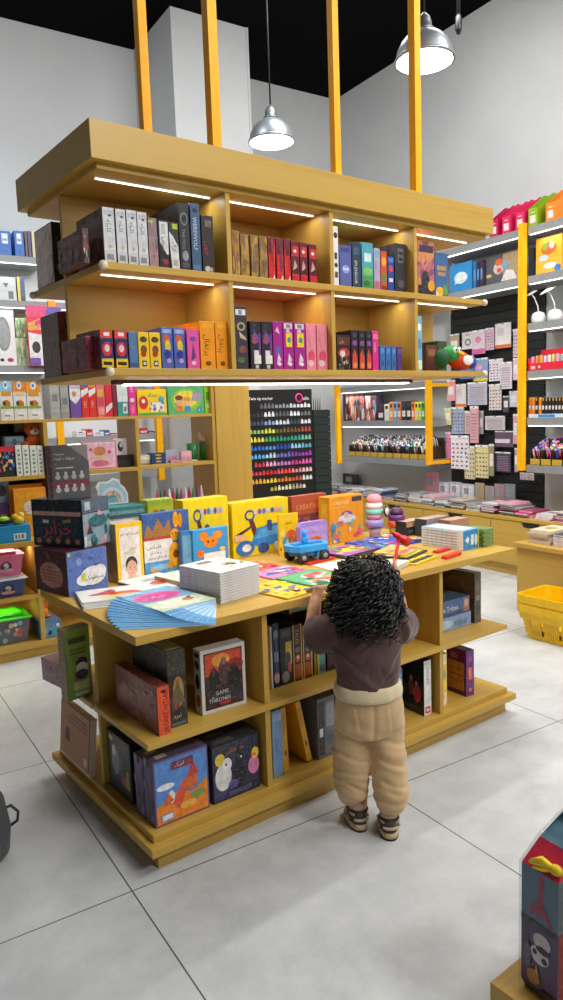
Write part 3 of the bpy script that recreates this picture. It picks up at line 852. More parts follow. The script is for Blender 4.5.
row([
    (184, 229, 501, '#e9cf12', 'x', hammer_art() + [('e', .5, .55, .06, .06, '#3a5a8c')], {'y': 2.678, 'd': .075, 'label': 'yellow toy carton with hammer picture, left one of the pair', 'T': [('r', .1, .9, .1, .9, '#f0da3c')]}),
    (232.5, 289, 504, '#e9cf12', 'x', hammer_art() + [('p', [(.3, .22), (.42, .5), (.8, .56), (.98, .44), (.92, .2), (.5, .14)], '#2f86d8'), ('p', [(.36, .3), (.46, .46), (.8, .5), (.9, .36)], '#5aa8e8'), ('r', .6, .68, .42, .62, '#2a4a9c'), ('e', .52, .12, .1, .1, '#23488c'), ('e', .78, .12, .09, .09, '#c8ccd0'), ('e', .2, .16, .16, .14, '#2a6ac0'), ('e', .22, .16, .08, .07, '#e8e4d8'), ('r', .02, .2, .3, .42, '#e8b48c')], {'y': 2.675, 'd': .08, 'label': 'yellow toy carton with blue truck picture, right one of the pair', 'L': [('r', .1, .9, .05, .95, '#d8bc14'), ('r', .2, .8, .4, .6, '#a89a4c')], 'T': [('r', .05, .95, .1, .9, '#f0da3c'), ('r', .7, .9, .3, .7, '#e8902c')]}),
    (279, 298.5, 515, '#efc416', 'x', [('e', .6, .4, .3, .2, '#e86a3c'), ('e', .35, .3, .2, .14, '#4a9ad8'), ('t', fa('شعر'), .3, .75, .12, '#7a3a10', .5)] + scatter(95, 7, ['#f0902c', '#f6dc6c', '#c84a2c'], v=(.1, .7)), {'y': 2.585, 'd': .012, 'name': 'picture_book', 'cat': 'book', 'label': 'yellow picture book standing behind the blue toy truck'}),
    (292.5, 327, 497, '#b4543c', 'x', [('t', 'CREATIVE', .12, .72, .14, '#e0a45c', .7), ('r', .1, .9, .55, .62, '#7a3a3c')] + scatter(96, 14, ['#8a3a44', '#c8784c', '#5a3a5c', '#d8a06c'], v=(.05, .5)), {'y': 2.72, 'd': .04, 'label': 'red craft kit box lettered CREATIVE behind the orange one', 'L': [('r', .1, .9, .05, .95, '#98442f')]}),
    (330, 363.5, 498, '#ee9a1c', 'x', [('t', 'CREATIVE', .12, .83, .1, '#f6dca0', .5), ('t', 'POMPOM KIT', .12, .75, .06, '#f0c878', .5), ('r', .66, .96, .86, .96, '#3a3a40'), ('e', .5, .56, .18, .12, '#7a4aa0'), ('e', .5, .5, .26, .1, '#c8d8e0'), ('e', .48, .58, .08, .07, '#e8b090')] + scatter(97, 22, ['#58b0b4', '#e8567c', '#f0d048', '#9a5ab0', '#e8e0d0', '#4a8ac8'], v=(.04, .48), s=(.03, .09)), {'y': 2.62, 'd': .085, 'label': 'orange craft kit box lettered CREATIVE beside the stacking toys', 'L': [('r', .15, .85, .05, .95, '#e0b020'), ('r', .25, .75, .55, .85, '#f0c840')]}),
], T0, 2.64, 530, 'toy cartons standing on the table', '')
# lilac carry-case book
x0, x1 = at(299.5, 530, True, y=2.50).x, at(330, 530, True, y=2.50).x
cw = x1 - x0 - .012
cc = thing('carry_book', 'lilac carry-case book with handle in front of the craft kits', 'book', FT(x0, 2.50, T0), TURN)
m_ = MB()
m_.prism([(0, 0, 0), (cw, 0, 0), (cw, 0, .13), (cw * .92, 0, .15), (cw * .1, 0, .15), (0, 0, .13)], (0, .028, 0), M('#a482c8', .4))
deco(m_, [('r', .06, .94, .06, .86, '#b596d6'), ('t', fa('عروسک'), .25, .66, .13, '#d8283c', .5), ('e', .55, .32, .26, .24, '#f0a070'), ('e', .55, .3, .18, .16, '#e8c8a0'), ('e', .55, .44, .2, .1, '#d8602c'), ('e', .5, .3, .02, .02, '#2a1a20'), ('e', .62, .3, .02, .02, '#2a1a20'), ('r', .1, .3, .1, .16, '#e8e0f0')], cw, .028, .15, 'F')
m_.build('case', cc)
m_ = MB(); m_.tube([(cw + .001, .014, .03), (cw + .008, .014, .05), (cw + .008, .014, .11), (cw + .001, .014, .13)], .004, M('#2c2a34', .4)); m_.build('handle', cc)
# blue toy truck
tr = thing('toy_truck', 'light blue plastic toy truck with tray on the table', 'toy truck', FT(1.855, 2.385, T0), TURN + math.radians(-6))
SKY = M('#2f9fe6', .3)
m_ = MB(); m_.prism([(.0, .02, .05), (.03, -.02, .05), (.17, -.02, .05), (.2, .02, .05), (.2, .07, .05), (.17, .1, .05), (.03, .1, .05), (0, .07, .05)], (0, 0, .026), SKY); m_.prism([(.03, .02, .077), (.17, .02, .077), (.17, .06, .077), (.03, .06, .077)], (0, 0, .004), M('#1f7fc4', .3)); m_.build('tray', tr)
m_ = MB(); m_.box(.03, .17, .0, .08, .028, .05, M('#2277bb', .35)); m_.box(.12, .15, -.012, .092, .02, .045, SKY); m_.build('chassis', tr)
for wx_ in (.045, .155):
    for wy_ in (-.012, .092):
        m_ = MB(); m_.lathe([(0, -.011), (.024, -.011), (.026, -.007), (.026, .007), (.024, .011), (0, .011)], M('#23252b', .6), (wx_, wy_, .026), 20, (0, 1, 0)); whl = m_.build('wheel', tr)
        m_ = MB(); m_.lathe([(0, -.013), (.011, -.013), (.011, .013), (0, .013)], M('#8f99a4', .4), (wx_, wy_, .026), 14, (0, 1, 0)); m_.build('hubcap', whl)
m_ = MB(); m_.box(.075, .1, .025, .05, .081, .108, SKY, .004); m_.lathe([(0, 0), (.011, 0), (.011, .02), (.007, .03), (0, .032)], SKY, (.088, .038, .106), 14); m_.build('driver_peg', tr)
# books and sheets lying flat
fl = 'picture books lying flat on the table'
sc = lambda q, cols, n=16, **k: scatter(q, n, cols, **k)
put('picture_book', 'yellow picture book at the table edge beside the white stack', 'book', 1.49, 1.95, T0, 8, .165, .23, .006, '#f0c414', fl, T=sc(101, ['#e8e8e4', '#3a6ac0', '#f6de60', '#c8a010', '#5a4a30'], 22, s=(.03, .1)) + [('e', .6, .22, .1, .07, '#8a5a38'), ('e', .6, .22, .06, .04, '#e8e0d0')])
put('picture_book', 'green picture book with red lettering under the child\'s left hand', 'book', 1.66, 1.962, T0, 6, .21, .25, .010, '#4aa468', fl, T=[('r', .04, .96, .06, .94, '#58b478'), ('e', .62, .7, .3, .14, '#e8dcd0'), ('p', [(.4, .62), (.9, .66), (.85, .82), (.45, .8)], '#d8583c'), ('e', .45, .35, .2, .14, '#e88a4c')] + sc(102, ['#d84a38', '#e8e4d8', '#e8a060', '#2f7a4c'], 14, v=(.1, .6)))
put('picture_book', 'pink and violet picture book between toy truck and green book', 'book', 1.63, 2.225, T0, 3, .2, .15, .006, '#c884b4', fl, T=sc(103, ['#e85a6c', '#8a7ac8', '#e8a0c0', '#6a8ad0', '#d8c0d8'], 20, s=(.04, .14)))
put('picture_book', 'red and orange picture book tucked behind the white paperback stack', 'book', 1.60, 2.39, T0, -2, .2, .16, .006, '#d85a4a', fl, T=sc(104, ['#f0a04c', '#e83a5c', '#f0d080', '#b04a8c'], 20, s=(.04, .14)))
put('picture_book', 'white card lying behind the child\'s head', 'book', 1.89, 2.18, T0, -4, .2, .13, .004, '#e8e8ea', fl, T=[('r', .1, .5, .3, .6, '#d0d4da')])
put('toy_ramp', 'flat red plastic piece in front of the toy truck', 'toy', 1.90, 2.325, T0, 8, .17, .03, .008, '#d42a26', fl)
put('picture_book', 'purple activity book with yellow blot in front of the craft kits', 'book', 2.09, 2.30, T0, 9, .22, .17, .016, '#4a4a44', fl, T=[('r', 0, 1, 0, 1, '#b060b8'), ('e', .6, .5, .34, .28, '#d8d03c'), ('e', .62, .5, .04, .05, '#5a4a20')] + sc(105, ['#d04a98', '#e8a8d0', '#e8d860', '#70b058', '#8a4ab0'], 18, s=(.04, .12)))
put('picture_book', 'royal blue game board sheet with coloured squares beyond the red hammer', 'book', 2.33, 2.325, T0, 3, .30, .24, .012, '#2c4cb0', fl, T=[('r', .03, .97, .03, .97, '#3a5cc4')] + sc(106, ['#e8e8f0', '#e85a6c', '#f0d058', '#70c0e8', '#8a6ac8', '#58b078'], 38, s=(.03, .08)))
put('picture_book', 'white book lying under the red hammer', 'book', 2.06, 1.985, T0, 20, .13, .1, .02, '#ececea', fl, T=[('r', .1, .5, .2, .5, '#d85a50')], F=[('r', .02, .98, .2, .8, '#d4d4d2')])
for k, (x, y, r, c, c2, lab) in enumerate(((2.20, 2.00, 14, '#e8c81a', '#2a2a24', 'yellow and black activity book at the table edge right of the hammer'), (2.235, 2.075, 18, '#2c2c28', '#e8c81a', 'black activity book with yellow stripes on the yellow one'), (2.25, 2.105, 22, '#c8b860', '#e86a3c', 'sand coloured activity book topping the yellow and black pair'))):
    put('activity_book', lab, 'book', x, y, T0 + .0085 * k, r, .2, .15, .0075, c, fl, T=[('r', .05, .95, .1, .3, c2), ('r', .05, .6, .5, .6, c2)] + sc(110 + k, [c2, '#e8e0c8', '#e8902c'], 8))
put('toy_case', 'red plastic toy piece at the table front edge', 'toy', 2.38, 1.99, T0, 10, .13, .028, .014, '#e03422', fl, bev=.006)
put('toy_case', 'red ridged strip lying in front of the blue display box', 'toy', 2.455, 2.10, T0, 8, .10, .03, .010, '#cc2236', fl)
# stacking toys
st = thing('stacking_toy', 'tall pastel ice cream stacking toy with round tag', 'toy', FT(2.575, 2.62, T0), TURN)
for nm, prof, col in (('cone', [(0, 0), (.026, 0), (.034, .05), (0, .05)], '#c9a6b4'), ('ring', [(0, .05), (.044, .052), (.047, .07), (.046, .088), (0, .09)], '#a998d0'), ('cup', [(0, .09), (.035, .09), (.043, .115), (0, .115)], '#e88aa0'), ('cup', [(0, .115), (.044, .116), (.046, .13), (.042, .145), (0, .145)], '#8fd0bc'), ('cup', [(0, .145), (.042, .146), (.044, .16), (.038, .175), (0, .176)], '#ece6e4')):
    m_ = MB(); m_.lathe(prof, M(col, .4), seg=24); m_.build(nm, st)
m_ = MB(); m_.ell((0, 0, .19), (.04, .04, .03), M('#f0a0ac', .4)); m_.build('scoop', st)
m_ = MB(); m_.lathe([(0, -.002), (.027, -.002), (.027, .002), (0, .002)], M('#1c1c20', .4), (.035, -.052, .13), 24, (.3, -1, .1)); tg = m_.build('tag', st)
m_ = MB(); m_.lathe([(0, 0), (.019, 0), (.019, .0012), (0, .0012)], M('#e8e8e8', .4), (.0357, -.0545, .1303), 24, (.3, -1, .1)); m_.build('tag_face', tg)
st = thing('stacking_toy', 'short purple and orange cupcake stacking toy', 'toy', FT(2.715, 2.60, T0), TURN)
for nm, prof, col in (('cup', [(0, 0), (.036, 0), (.042, .035), (0, .036)], '#c8a040'), ('ring', [(0, .036), (.045, .038), (.047, .05), (.044, .07), (0, .07)], '#e8622c'), ('ring', [(0, .07), (.042, .071), (.045, .085), (.04, .1), (0, .1)], '#6a2a70'), ('scoop', [(0, .1), (.034, .1), (.036, .112), (.026, .13), (.01, .138), (0, .139)], '#4a2048')):
    m_ = MB(); m_.lathe(prof, M(col, .4), seg=24); m_.build(nm, st)
m_ = MB(); m_.ell((0, 0, .143), (.006, .006, .006), M('#7a3a80', .4)); m_.build('cherry', st)
# boxed card games at the right end
br = M('#b98c66', .5)
row([
    (406, 425.3, 522.5, '#2a2c32', 'x', [('r', .02, .98, .62, .98, '#c49a78'), ('r', .1, .9, .2, .4, '#4a4c54')], {'y': 2.50, 'label': 'black card game box with tan lid, left of the three', 'T': [('r', .03, .97, .03, .97, '#c8a486')]}),
    (426, 449.5, 520, '#3a3c44', 'x', [('r', .02, .98, .4, .98, '#9a8a88'), ('r', .1, .9, .1, .3, '#6a6a72')], {'y': 2.41, 'label': 'charcoal card game box with mauve lid, middle of the three', 'T': [('r', .03, .97, .03, .97, '#b4a09c')]}),
    (450.2, 469, 521, '#8a6a58', 'x', [('r', .02, .98, .4, .98, '#b8886a'), ('r', .1, .9, .1, .3, '#5a4a44')], {'y': 2.325, 'label': 'brown card game box, right of the three', 'T': [('r', .03, .97, .03, .97, '#d0a284')]}),
], T0, 2.31, 527, 'card game boxes at the right end of the table', '', depth=.075)
dbx = put('display_box', 'blue counter display box holding white booklets at the table right end', 'box', 2.578, 2.062, T0, 3, .12, .235, .088, '#e4e6ea', None,
    F=[('r', 0, 1, 0, 1, '#2c92d4'), ('p', [(.12, .5), (.3, .3), (.3, .42), (.36, .42), (.36, .58), (.3, .58), (.3, .7)], '#f0f4f8'), ('r', .48, .66, .2, .75, '#dfe8f0'), ('e', .8, .45, .1, .3, '#dfe8f0'), ('r', .92, 1, 0, 1, '#c8c83c')], L=[('r', .02, .86, .08 + .15 * i, .12 + .15 * i, '#9aa0aa') for i in range(6)] + [('r', .14 + .12 * i, .15 + .12 * i, .08, .9, '#aab2bc') for i in range(6)], T=[('r', 0, 1, 0, 1, '#7fb8dc'), ('r', .1, .9, .1, .9, '#d4dce4')])
for k in range(4):
    put('card_box', f'small green patterned box in the end stack, {("bottom", "second from bottom", "second from top", "top")[k]} one', 'box', 2.705 + .002 * (k % 2), 2.045, T0 + .0205 * k, 2, .072, .11, .02, ART('#6a8a4a', '#8aa868', '#4a6a3a', 60), 'small green boxes at the table end')

# ================================================================== games on the shelves under the table
S1, S0 = MZ + .0006, BZ + .0006
LM, LL = 'games on the middle shelf under the table', 'games on the bottom shelf under the table'
sh = ART('#8a4a3e', '#7a3e36', '#a05c4c', 26)
put('game_box', 'red game box lying on its long edge, spine lettered SECRET HITLER', 'box', .982, 1.972, S1, 0, .042, .31, .158, sh, LM,
    F=[('r', 0, 1, 0, 1, '#e2522a'), ('v', 'SECRET HITLER', .8, .05, .8, '#2a1a14', .86), ('e', .5, .9, .2, .03, '#2a1a14')],
    L=[('r', .03, .97, .04, .96, '#96544a'), ('r', .36, .62, .3, .75, '#a8675a'), ('t', 'XII', .7, .35, .28, '#b87a6a', .2), ('e', .2, .5, .1, .25, '#a4655a'), ('r', .08, .3, .7, .88, '#7d4238'), ('r', .42, .56, .4, .62, '#84483e'), ('p', [(.34, .1), (.5, .24), (.66, .1)], '#b3766a')] + scatter(120, 14, ['#a8675a', '#7a3f36', '#b88070'], s=(.02, .06)), T=[('r', .1, .9, .04, .96, '#6a2e24')])
put('game_box', 'tall dark fantasy game box standing behind the red one', 'box', 1.035, 1.998, S1, 0, .066, .25, .255, ART('#3a322e', '#2a2624', '#4a4440', 20), LM,
    F=[('r', 0, 1, .68, 1, '#3c4038'), ('e', .55, .45, .3, .2, '#a8803c'), ('e', .4, .36, .22, .14, '#8a3a2c'), ('p', [(.2, .3), (.5, .62), (.9, .3)], '#6a5a3a'), ('t', fa('نبرد'), .2, .12, .08, '#d8d0bc', .5), ('r', .1, .9, .02, .06, '#5a6a7a')], T=[('r', .05, .95, .03, .97, '#a8a8a0')])
put('game_box', 'white framed game box with armoured figures and large title lettering', 'box', 1.165, 2.012, S1, -3, .172, .05, .222, '#d8d4d0', LM,
    F=[('r', .07, .93, .06, .94, '#3a2426'), ('r', .1, .9, .58, .92, '#c8482c'), ('e', .45, .8, .2, .1, '#e89a4c'), ('e', .75, .68, .2, .1, '#8a2c2a'), ('e', .5, .6, .12, .2, '#4a3436'), ('e', .28, .5, .12, .18, '#1e1c22'), ('e', .72, .48, .14, .2, '#1e1c22'), ('e', .5, .78, .06, .06, '#8a6050'), ('e', .28, .66, .05, .05, '#3a2c2c'), ('e', .72, .66, .05, .05, '#3a2c2c'), ('r', .12, .88, .12, .34, '#2c2a32'), ('t', 'GAME', .3, .27, .085, '#cfcac6', .42), ('t', 'OF', .2, .225, .04, '#cfcac6', .1), ('t', 'THRONES', .14, .165, .085, '#cfcac6', .72), ('p', [(.4, .1), (.6, .1), (.64, .14), (.5, .155), (.36, .14)], '#b82a34')],
    L=[('e', .5, .76, .34, .07, '#3a3a3e'), ('e', .5, .5, .3, .12, '#1c1c20'), ('e', .5, .2, .3, .1, '#8a3a36'), ('r', .2, .8, .88, .95, '#4a3a3a')])
put('game_box', 'black game box with pale bird drawing behind the purple boxes', 'box', .962, 2.157, S0, 0, .09, .185, .212, '#17161a', LL, L=[('r', .04, .96, .03, .97, '#2e2d38'), ('e', .35, .55, .16, .26, '#8a8a94'), ('e', .3, .7, .08, .1, '#d8d4c8'), ('e', .7, .3, .14, .1, '#a85a6a'), ('e', .6, .5, .1, .2, '#4a4a5c'), ('r', .8, .92, .2, .5, '#b8a04c'), ('e', .2, .9, .1, .05, '#c8c04c')], T=[('r', .4, .9, .1, .3, '#8a8a8a'), ('r', .3, .9, .5, .56, '#5a5a60')])
kite = [('r', .03, .97, .03, .97, '#5a8ad0'), ('p', [(.03, .03), (.97, .03), (.97, .5), (.7, .36), (.4, .44), (.03, .3)], '#f0882c'), ('p', [(.3, .3), (.45, .16), (.62, .5), (.76, .66), (.6, .62), (.5, .56)], '#e0522c'), ('e', .66, .52, .13, .12, '#d8642c'), ('p', [(.6, .6), (.82, .62), (.7, .86)], '#c8402c'), ('e', .78, .3, .14, .06, '#7a9a3c'), ('e', .2, .58, .16, .05, '#e6ecf6'), ('e', .6, .2, .16, .06, '#f6b04c'), ('e', .3, .4, .06, .1, '#e8e4e0'), ('p', [(.16, .28), (.34, .34), (.24, .48)], '#e2622c'), ('r', .32, .72, .8, .92, '#7a2a3c'), ('t', fa('آنتیک'), .38, .83, .07, '#ecdccc', .3), ('r', .1, .32, .07, .17, '#68b0e4'), ('r', .12, .3, .085, .155, '#e8e8f0')]
purpL = [('r', .05, .95, .03, .97, '#5c4a70'), ('r', .2, .8, .6, .9, '#6c5a84'), ('r', .25, .75, .1, .4, '#4c3c60')] + scatter(122, 8, ['#8878a0', '#3e304e', '#7a6890'], s=(.05, .2))
for k in range(2):
    put('game_box', ('blue and orange flying-creature game box at the front left corner', 'purple-sided game box directly behind the blue and orange one')[k], 'box', .955, 1.977 + .070 * k, S0, 0, .2, .066, .22 - .012 * k, '#6a5880', LL, F=kite if k == 0 else (), L=purpL, T=[('r', .03, .97, .05, .95, '#6e6082'), ('r', .1, .3, .2, .6, '#cfc8d4')])
anim = [('r', .02, .98, .02, .98, '#2c2c44'), ('p', [(.02, .05), (.4, .02), (.5, .35), (.2, .5), (.02, .4)], '#3d3a62'), ('t', fa('دوز طنابی'), .3, .82, .09, '#d8823c', .5), ('e', .22, .42, .17, .24, '#e2e2e0'), ('e', .16, .74, .1, .11, '#e6c83c'), ('e', .3, .62, .1, .12, '#e8e8e6'), ('e', .28, .63, .02, .025, '#1a1a1e'), ('e', .56, .4, .13, .26, '#17171c'), ('e', .58, .68, .08, .09, '#1a1a1f'), ('e', .6, .68, .02, .02, '#e8e8e8'), ('p', [(.5, .74), (.62, .78), (.56, .88)], '#1a1a1f'), ('e', .86, .45, .12, .16, '#e686b4'), ('e', .9, .66, .08, .1, '#f2d03a'), ('p', [(.78, .64), (.92, .6), (.9, .68)], '#e87a2c'), ('r', .3, .8, .06, .14, '#4c4a78'), ('e', .42, .25, .1, .08, '#5a4a8a')]
for k in range(3):
    put('game_box', ('black animal game box facing out at the end of the bottom shelf', 'black animal game box second in line behind the front one', 'black animal game box third in line behind the front one')[k], 'box', 1.17, 1.977 + .058 * k, S0, 0, .192, .055, .2, '#232228', LL, F=anim if k == 0 else (), L=[('r', .1, .9, .1, .9, '#3a3650')], T=[('r', .03, .97, .05, .95, '#3b3a40'), ('r', .1, .5, .2, .7, '#6a6a70')])
# orange book leaning on the end of the centre panel
ob = thing('puzzle_book', 'orange book with white edge leaning against the left end of the base', 'book', FT(.922, 2.43, S0), TURN)
m_ = MB()
tl = math.radians(5.5)
mt = Matrix.Rotation(tl, 4, 'Y')
m_.box(0, .022, 0, .29, 0, .215, M('#d8c9bc', .5), mtx=mt)
m_.build('book_block', ob)
m_ = MB(); m_.box(-.0035, -.0005, .006, .284, .012, .212, M('#b5702c', .4), mtx=mt)
for (y0, y1, z0, z1, c) in ((.02, .05, .03, .06, '#e0cfc0'), (.19, .23, .07, .12, '#3a1c14'), (.03, .2, .15, .156, '#8a4c20'), (.03, .22, .165, .171, '#8a4c20'), (.03, .17, .18, .186, '#8a4c20')):
    m_.box(-.0042, -.0035, y0, y1, z0, z1, c, mtx=mt)
m_.build('cover', ob)
put('game_box', 'green box with dark jars picture at the left end of the middle shelf', 'box', .868, 2.44, S1, 8, .1, .045, .262, '#8a8a5a', LM, F=[('r', .05, .98, .02, .98, '#8fae4c'), ('r', .15, .85, .78, .86, '#4a5c30'), ('r', .2, .8, .68, .7, '#5c6c3a'), ('r', .2, .8, .63, .65, '#5c6c3a'), ('e', .62, .5, .24, .07, '#3a2c44'), ('e', .62, .42, .24, .08, '#d8dccc'), ('e', .6, .33, .26, .07, '#4a3a4c'), ('r', .25, .9, .12, .24, '#c4d09a'), ('r', .3, .85, .04, .09, '#dce2c8')], L=[('r', 0, 1, 0, 1, '#9a8064')])
put('game_box', 'dusty pink box behind the green box on the middle shelf end', 'box', .90, 2.56, S1, 8, .1, .17, .09, '#b48a90', LM, L=[('r', .03, .97, .05, .95, '#b88e96')] + scatter(124, 12, ['#a87882', '#c8a4aa', '#98707a']), F=[('r', .05, .95, .05, .95, '#a87e86')])
# second bay
row([
    (270.5, 272.6, 627, '#dcd8d2', 'slim white-edged game at the bay corner', [('r', .2, .9, .6, .9, '#c8c4c0')], {'y': 2.045}),
    (272.9, 279.5, 624, '#1e2838', 'navy and white narrow game', [('e', .5, .82, .35, .08, '#6a8ab8'), ('r', .2, .8, .4, .55, '#8aa0c0'), ('e', .5, .15, .4, .09, '#d8a8a8'), ('r', .4, .6, .2, .8, '#3a5a8c')], {'y': 2.045}),
    (280, 292.5, 629.5, '#23211f', 'black game with yellow panel and grey figure', [('r', .45, .95, .34, .75, '#d8b82c'), ('e', .6, .42, .26, .16, '#3a3632'), ('r', .1, .9, .84, .96, '#3c3a3a'), ('e', .4, .14, .3, .1, '#8a8a92'), ('e', .75, .3, .15, .1, '#b84a2c')], {'y': 2.045}),
    (293, 302.3, 625.5, '#3a2c26', 'brown and gold game with red foot, first of the pair', [('r', .0, .12, 0, 1, '#d8a82c'), ('r', .88, 1, 0, 1, '#d8a82c'), ('d', 'TALES', .3, .92, .5, '#c8a05c', .3), ('e', .5, .4, .3, .07, '#c8484c'), ('e', .5, .42, .12, .03, '#e8d0b8'), ('r', .15, .85, .05, .3, '#a84a2c'), ('e', .5, .55, .3, .05, '#6a5a7a')], {'y': 2.045}),
    (303, 312.3, 626, '#3a2c26', 'brown and gold game with red foot, second of the pair', [('r', .0, .12, 0, 1, '#d8a82c'), ('r', .88, 1, 0, 1, '#d8a82c'), ('d', 'TALES', .3, .92, .5, '#c8a05c', .3), ('e', .5, .4, .3, .07, '#c8484c'), ('e', .5, .42, .12, .03, '#e8d0b8'), ('r', .15, .85, .05, .3, '#a84a2c'), ('e', .5, .55, .3, .05, '#6a5a7a')], {'y': 2.045}),
    (314, 316.5, 632, '#8a7a34', 'narrow olive game', [], {'y': 2.045}),
    (317, 325.5, 632, '#5a8a90', 'sea green game beside the child', [('e', .5, .6, .3, .14, '#7ab0b4'), ('r', .1, .9, .06, .2, '#3a5c60'), ('r', .0, .2, 0, 1, '#b8a048')], {'y': 2.045}),
    (327, 340, 632, '#3a3036', 'dark plum game half hidden behind the child', [('r', .1, .9, .1, .4, '#5a3a44')], {'y': 2.045}),
], S1, 2.05, 655, LM, 'the middle shelf', depth=.22)
put('game_box', 'green and yellow game lying flat on top of the upright ones', 'box', 1.61, 2.10, S1 + .243, 0, .16, .22, .035, '#6a7a3c', LM, F=[('r', .02, .98, .1, .9, '#7d9a5c'), ('r', .0, .04, 0, 1, '#d8c83c'), ('r', .3, .8, .3, .7, '#c8d0a0')])
row([(272.5, 283, 712, '#7fa4cc', 'slim pale blue book', [('d', fa('آسمان'), .3, .6, .5, '#4a6a9c', .4), ('r', .1, .9, .85, .95, '#a8c4e0')], {'name': 'book', 'cat': 'book', 'y': 1.985, 'd': .17})], S0, 1.985, 745, LL, 'the bottom shelf')
put('book', 'yellow book standing nearly upright beside the pale blue one', 'book', 1.478, 1.99, S0 + .002, 0, .024, .19, .245, '#e0a414', LL, tilt=-2, F=[('r', .3, .7, .6, .9, '#c88a10'), ('e', .5, .3, .2, .05, '#8a5a10')], L=[('r', .02, .98, .02, .98, '#e6b022')])
put('book', 'yellow book leaning left against its upright twin', 'book', 1.590, 1.995, S0 + .006, 0, .024, .19, .245, '#e0a414', LL, tilt=-11.5, F=[('r', .3, .7, .6, .9, '#c88a10'), ('e', .5, .3, .2, .05, '#8a5a10')])
row([
    (301, 316.5, 693, '#1d1c20', 'black game box with grey lettering beside the leaning books', [('t', fa('تاریک'), .2, .6, .1, '#5a5a60', .6), ('r', .1, .9, .2, .3, '#2e2d34')], {'y': 2.12, 'd': .2}),
    (317.5, 335, 700, '#6a6c74', 'grey game box with white barcode behind the child', [('r', .05, .4, .06, .94, '#2a2a30'), ('r', .1, .3, .36, .5, '#e0e0e0'), ('r', .5, .95, .5, .9, '#8a8c94'), ('e', .7, .3, .2, .12, '#4a5a6a')], {'y': 1.985, 'd': .12}),
], S0, 2.0, 725, LL, 'the bottom shelf')
put('game_box', 'black faced game box with white spine on the bottom shelf', 'box', 2.222, 1.985, S0, -3, .042, .2, .24, '#1b1b20', LL, F=[('r', 0, 1, 0, 1, '#e4e2de'), ('d', 'LAWLESS', .35, .86, .42, '#2a2a30', .45), ('r', .15, .85, .04, .16, '#d83a34'), ('e', .5, .1, .2, .03, '#e8e4e0')], L=[('r', .03, .97, .03, .97, '#15151a'), ('e', .62, .45, .1, .14, '#8a4a44'), ('e', .8, .36, .12, .16, '#c83c54'), ('e', .62, .62, .05, .05, '#b89a8a'), ('e', .4, .4, .1, .14, '#4a4a54'), ('r', .2, .8, .08, .13, '#4a4a50'), ('e', .78, .55, .04, .04, '#c8a898')])
put('game_box', 'blue game box behind the black faced one', 'box', 2.08, 2.03, S0, 0, .06, .2, .22, '#5a86b4', LL, F=[('r', .1, .9, .5, .9, '#8ab0d0'), ('e', .5, .25, .3, .14, '#d8a83c')], L=[('r', .05, .95, .05, .95, '#6a96c0')])
# right end
put('game_box', 'pale blue game box lying under the FIVE TRIBES box', 'box', 2.322, 2.058, S1, 0, .305, .24, .062, '#7d9cc4', LM, F=[('r', .01, .99, .06, .94, '#8caad0'), ('e', .4, .5, .2, .3, '#b8cce0'), ('r', .6, .9, .2, .6, '#6a88b0')])
put('game_box', 'slate blue game box lettered Five Tribes lying on the pale one', 'box', 2.318, 2.06, S1 + .0625, 0, .30, .24, .075, '#44608c', LM, F=[('r', .0, 1, .0, 1, '#4c6a9c'), ('p', [(0, 0), (1, 0), (1, .35), (.6, .2), (0, .3)], '#2e4468'), ('t', 'Five Tribes', .28, .34, .42, '#e4e8ee', .6), ('r', .85, .99, .1, .9, '#a8706a'), ('e', .92, .6, .05, .25, '#d8b89a')], T=[('r', .02, .98, .02, .98, '#5a7898'), ('e', .5, .5, .3, .3, '#7a8a7a')])
put('game_box', 'tall brown and grey game box standing beside the Five Tribes box', 'box', 2.642, 2.05, S1, 0, .046, .28, .235, ART('#5a4430', '#6a5a3c', '#3a2c24', 14), LM, F=[('r', 0, 1, 0, 1, '#5c5856'), ('e', .5, .7, .3, .12, '#7a746c'), ('e', .5, .3, .3, .14, '#4a4442'), ('r', .2, .8, .45, .55, '#8a8478')], L=[('r', .06, .28, .03, .97, '#2a2422'), ('r', .1, .24, .7, .88, '#8a8078'), ('r', .13, .21, .74, .84, '#2a2422'), ('r', .32, .97, .5, .97, '#7a5c38'), ('e', .6, .75, .2, .14, '#94703f')])
put('game_box', 'yellow and white striped box beside the right divider', 'box', 2.315, 1.985, S0, 0, .055, .2, .245, '#e0b83c', LL, F=[('r', .1, .9, .8, .97, '#e4e0d4'), ('e', .5, .62, .36, .1, '#8aa0b4'), ('e', .5, .42, .36, .1, '#f0d048'), ('r', .15, .85, .05, .3, '#e4e0d4'), ('e', .5, .2, .2, .06, '#d8a83c')])
put('game_box', 'purple game box with orange back panel at the right end', 'box', 2.515, 1.998, S0, -4, .05, .12, .212, '#5a1a5c', LL, F=[('r', 0, 1, 0, 1, '#6a1c78'), ('r', .3, .75, .36, .62, '#e8642c'), ('d', fa('آتش'), .36, .6, .4, '#f0b04c', .22), ('r', .3, .7, .75, .88, '#8a4a98'), ('e', .5, .14, .2, .04, '#e0783c')], L=[('r', .1, .9, .1, .72, '#b8782c'), ('r', .15, .85, .55, .57, '#7a4a1c'), ('r', .15, .85, .42, .44, '#7a4a1c'), ('r', .15, .85, .3, .32, '#7a4a1c'), ('e', .4, .84, .2, .07, '#a04a34')], T=[('r', .05, .95, .05, .95, '#3a1a40')])
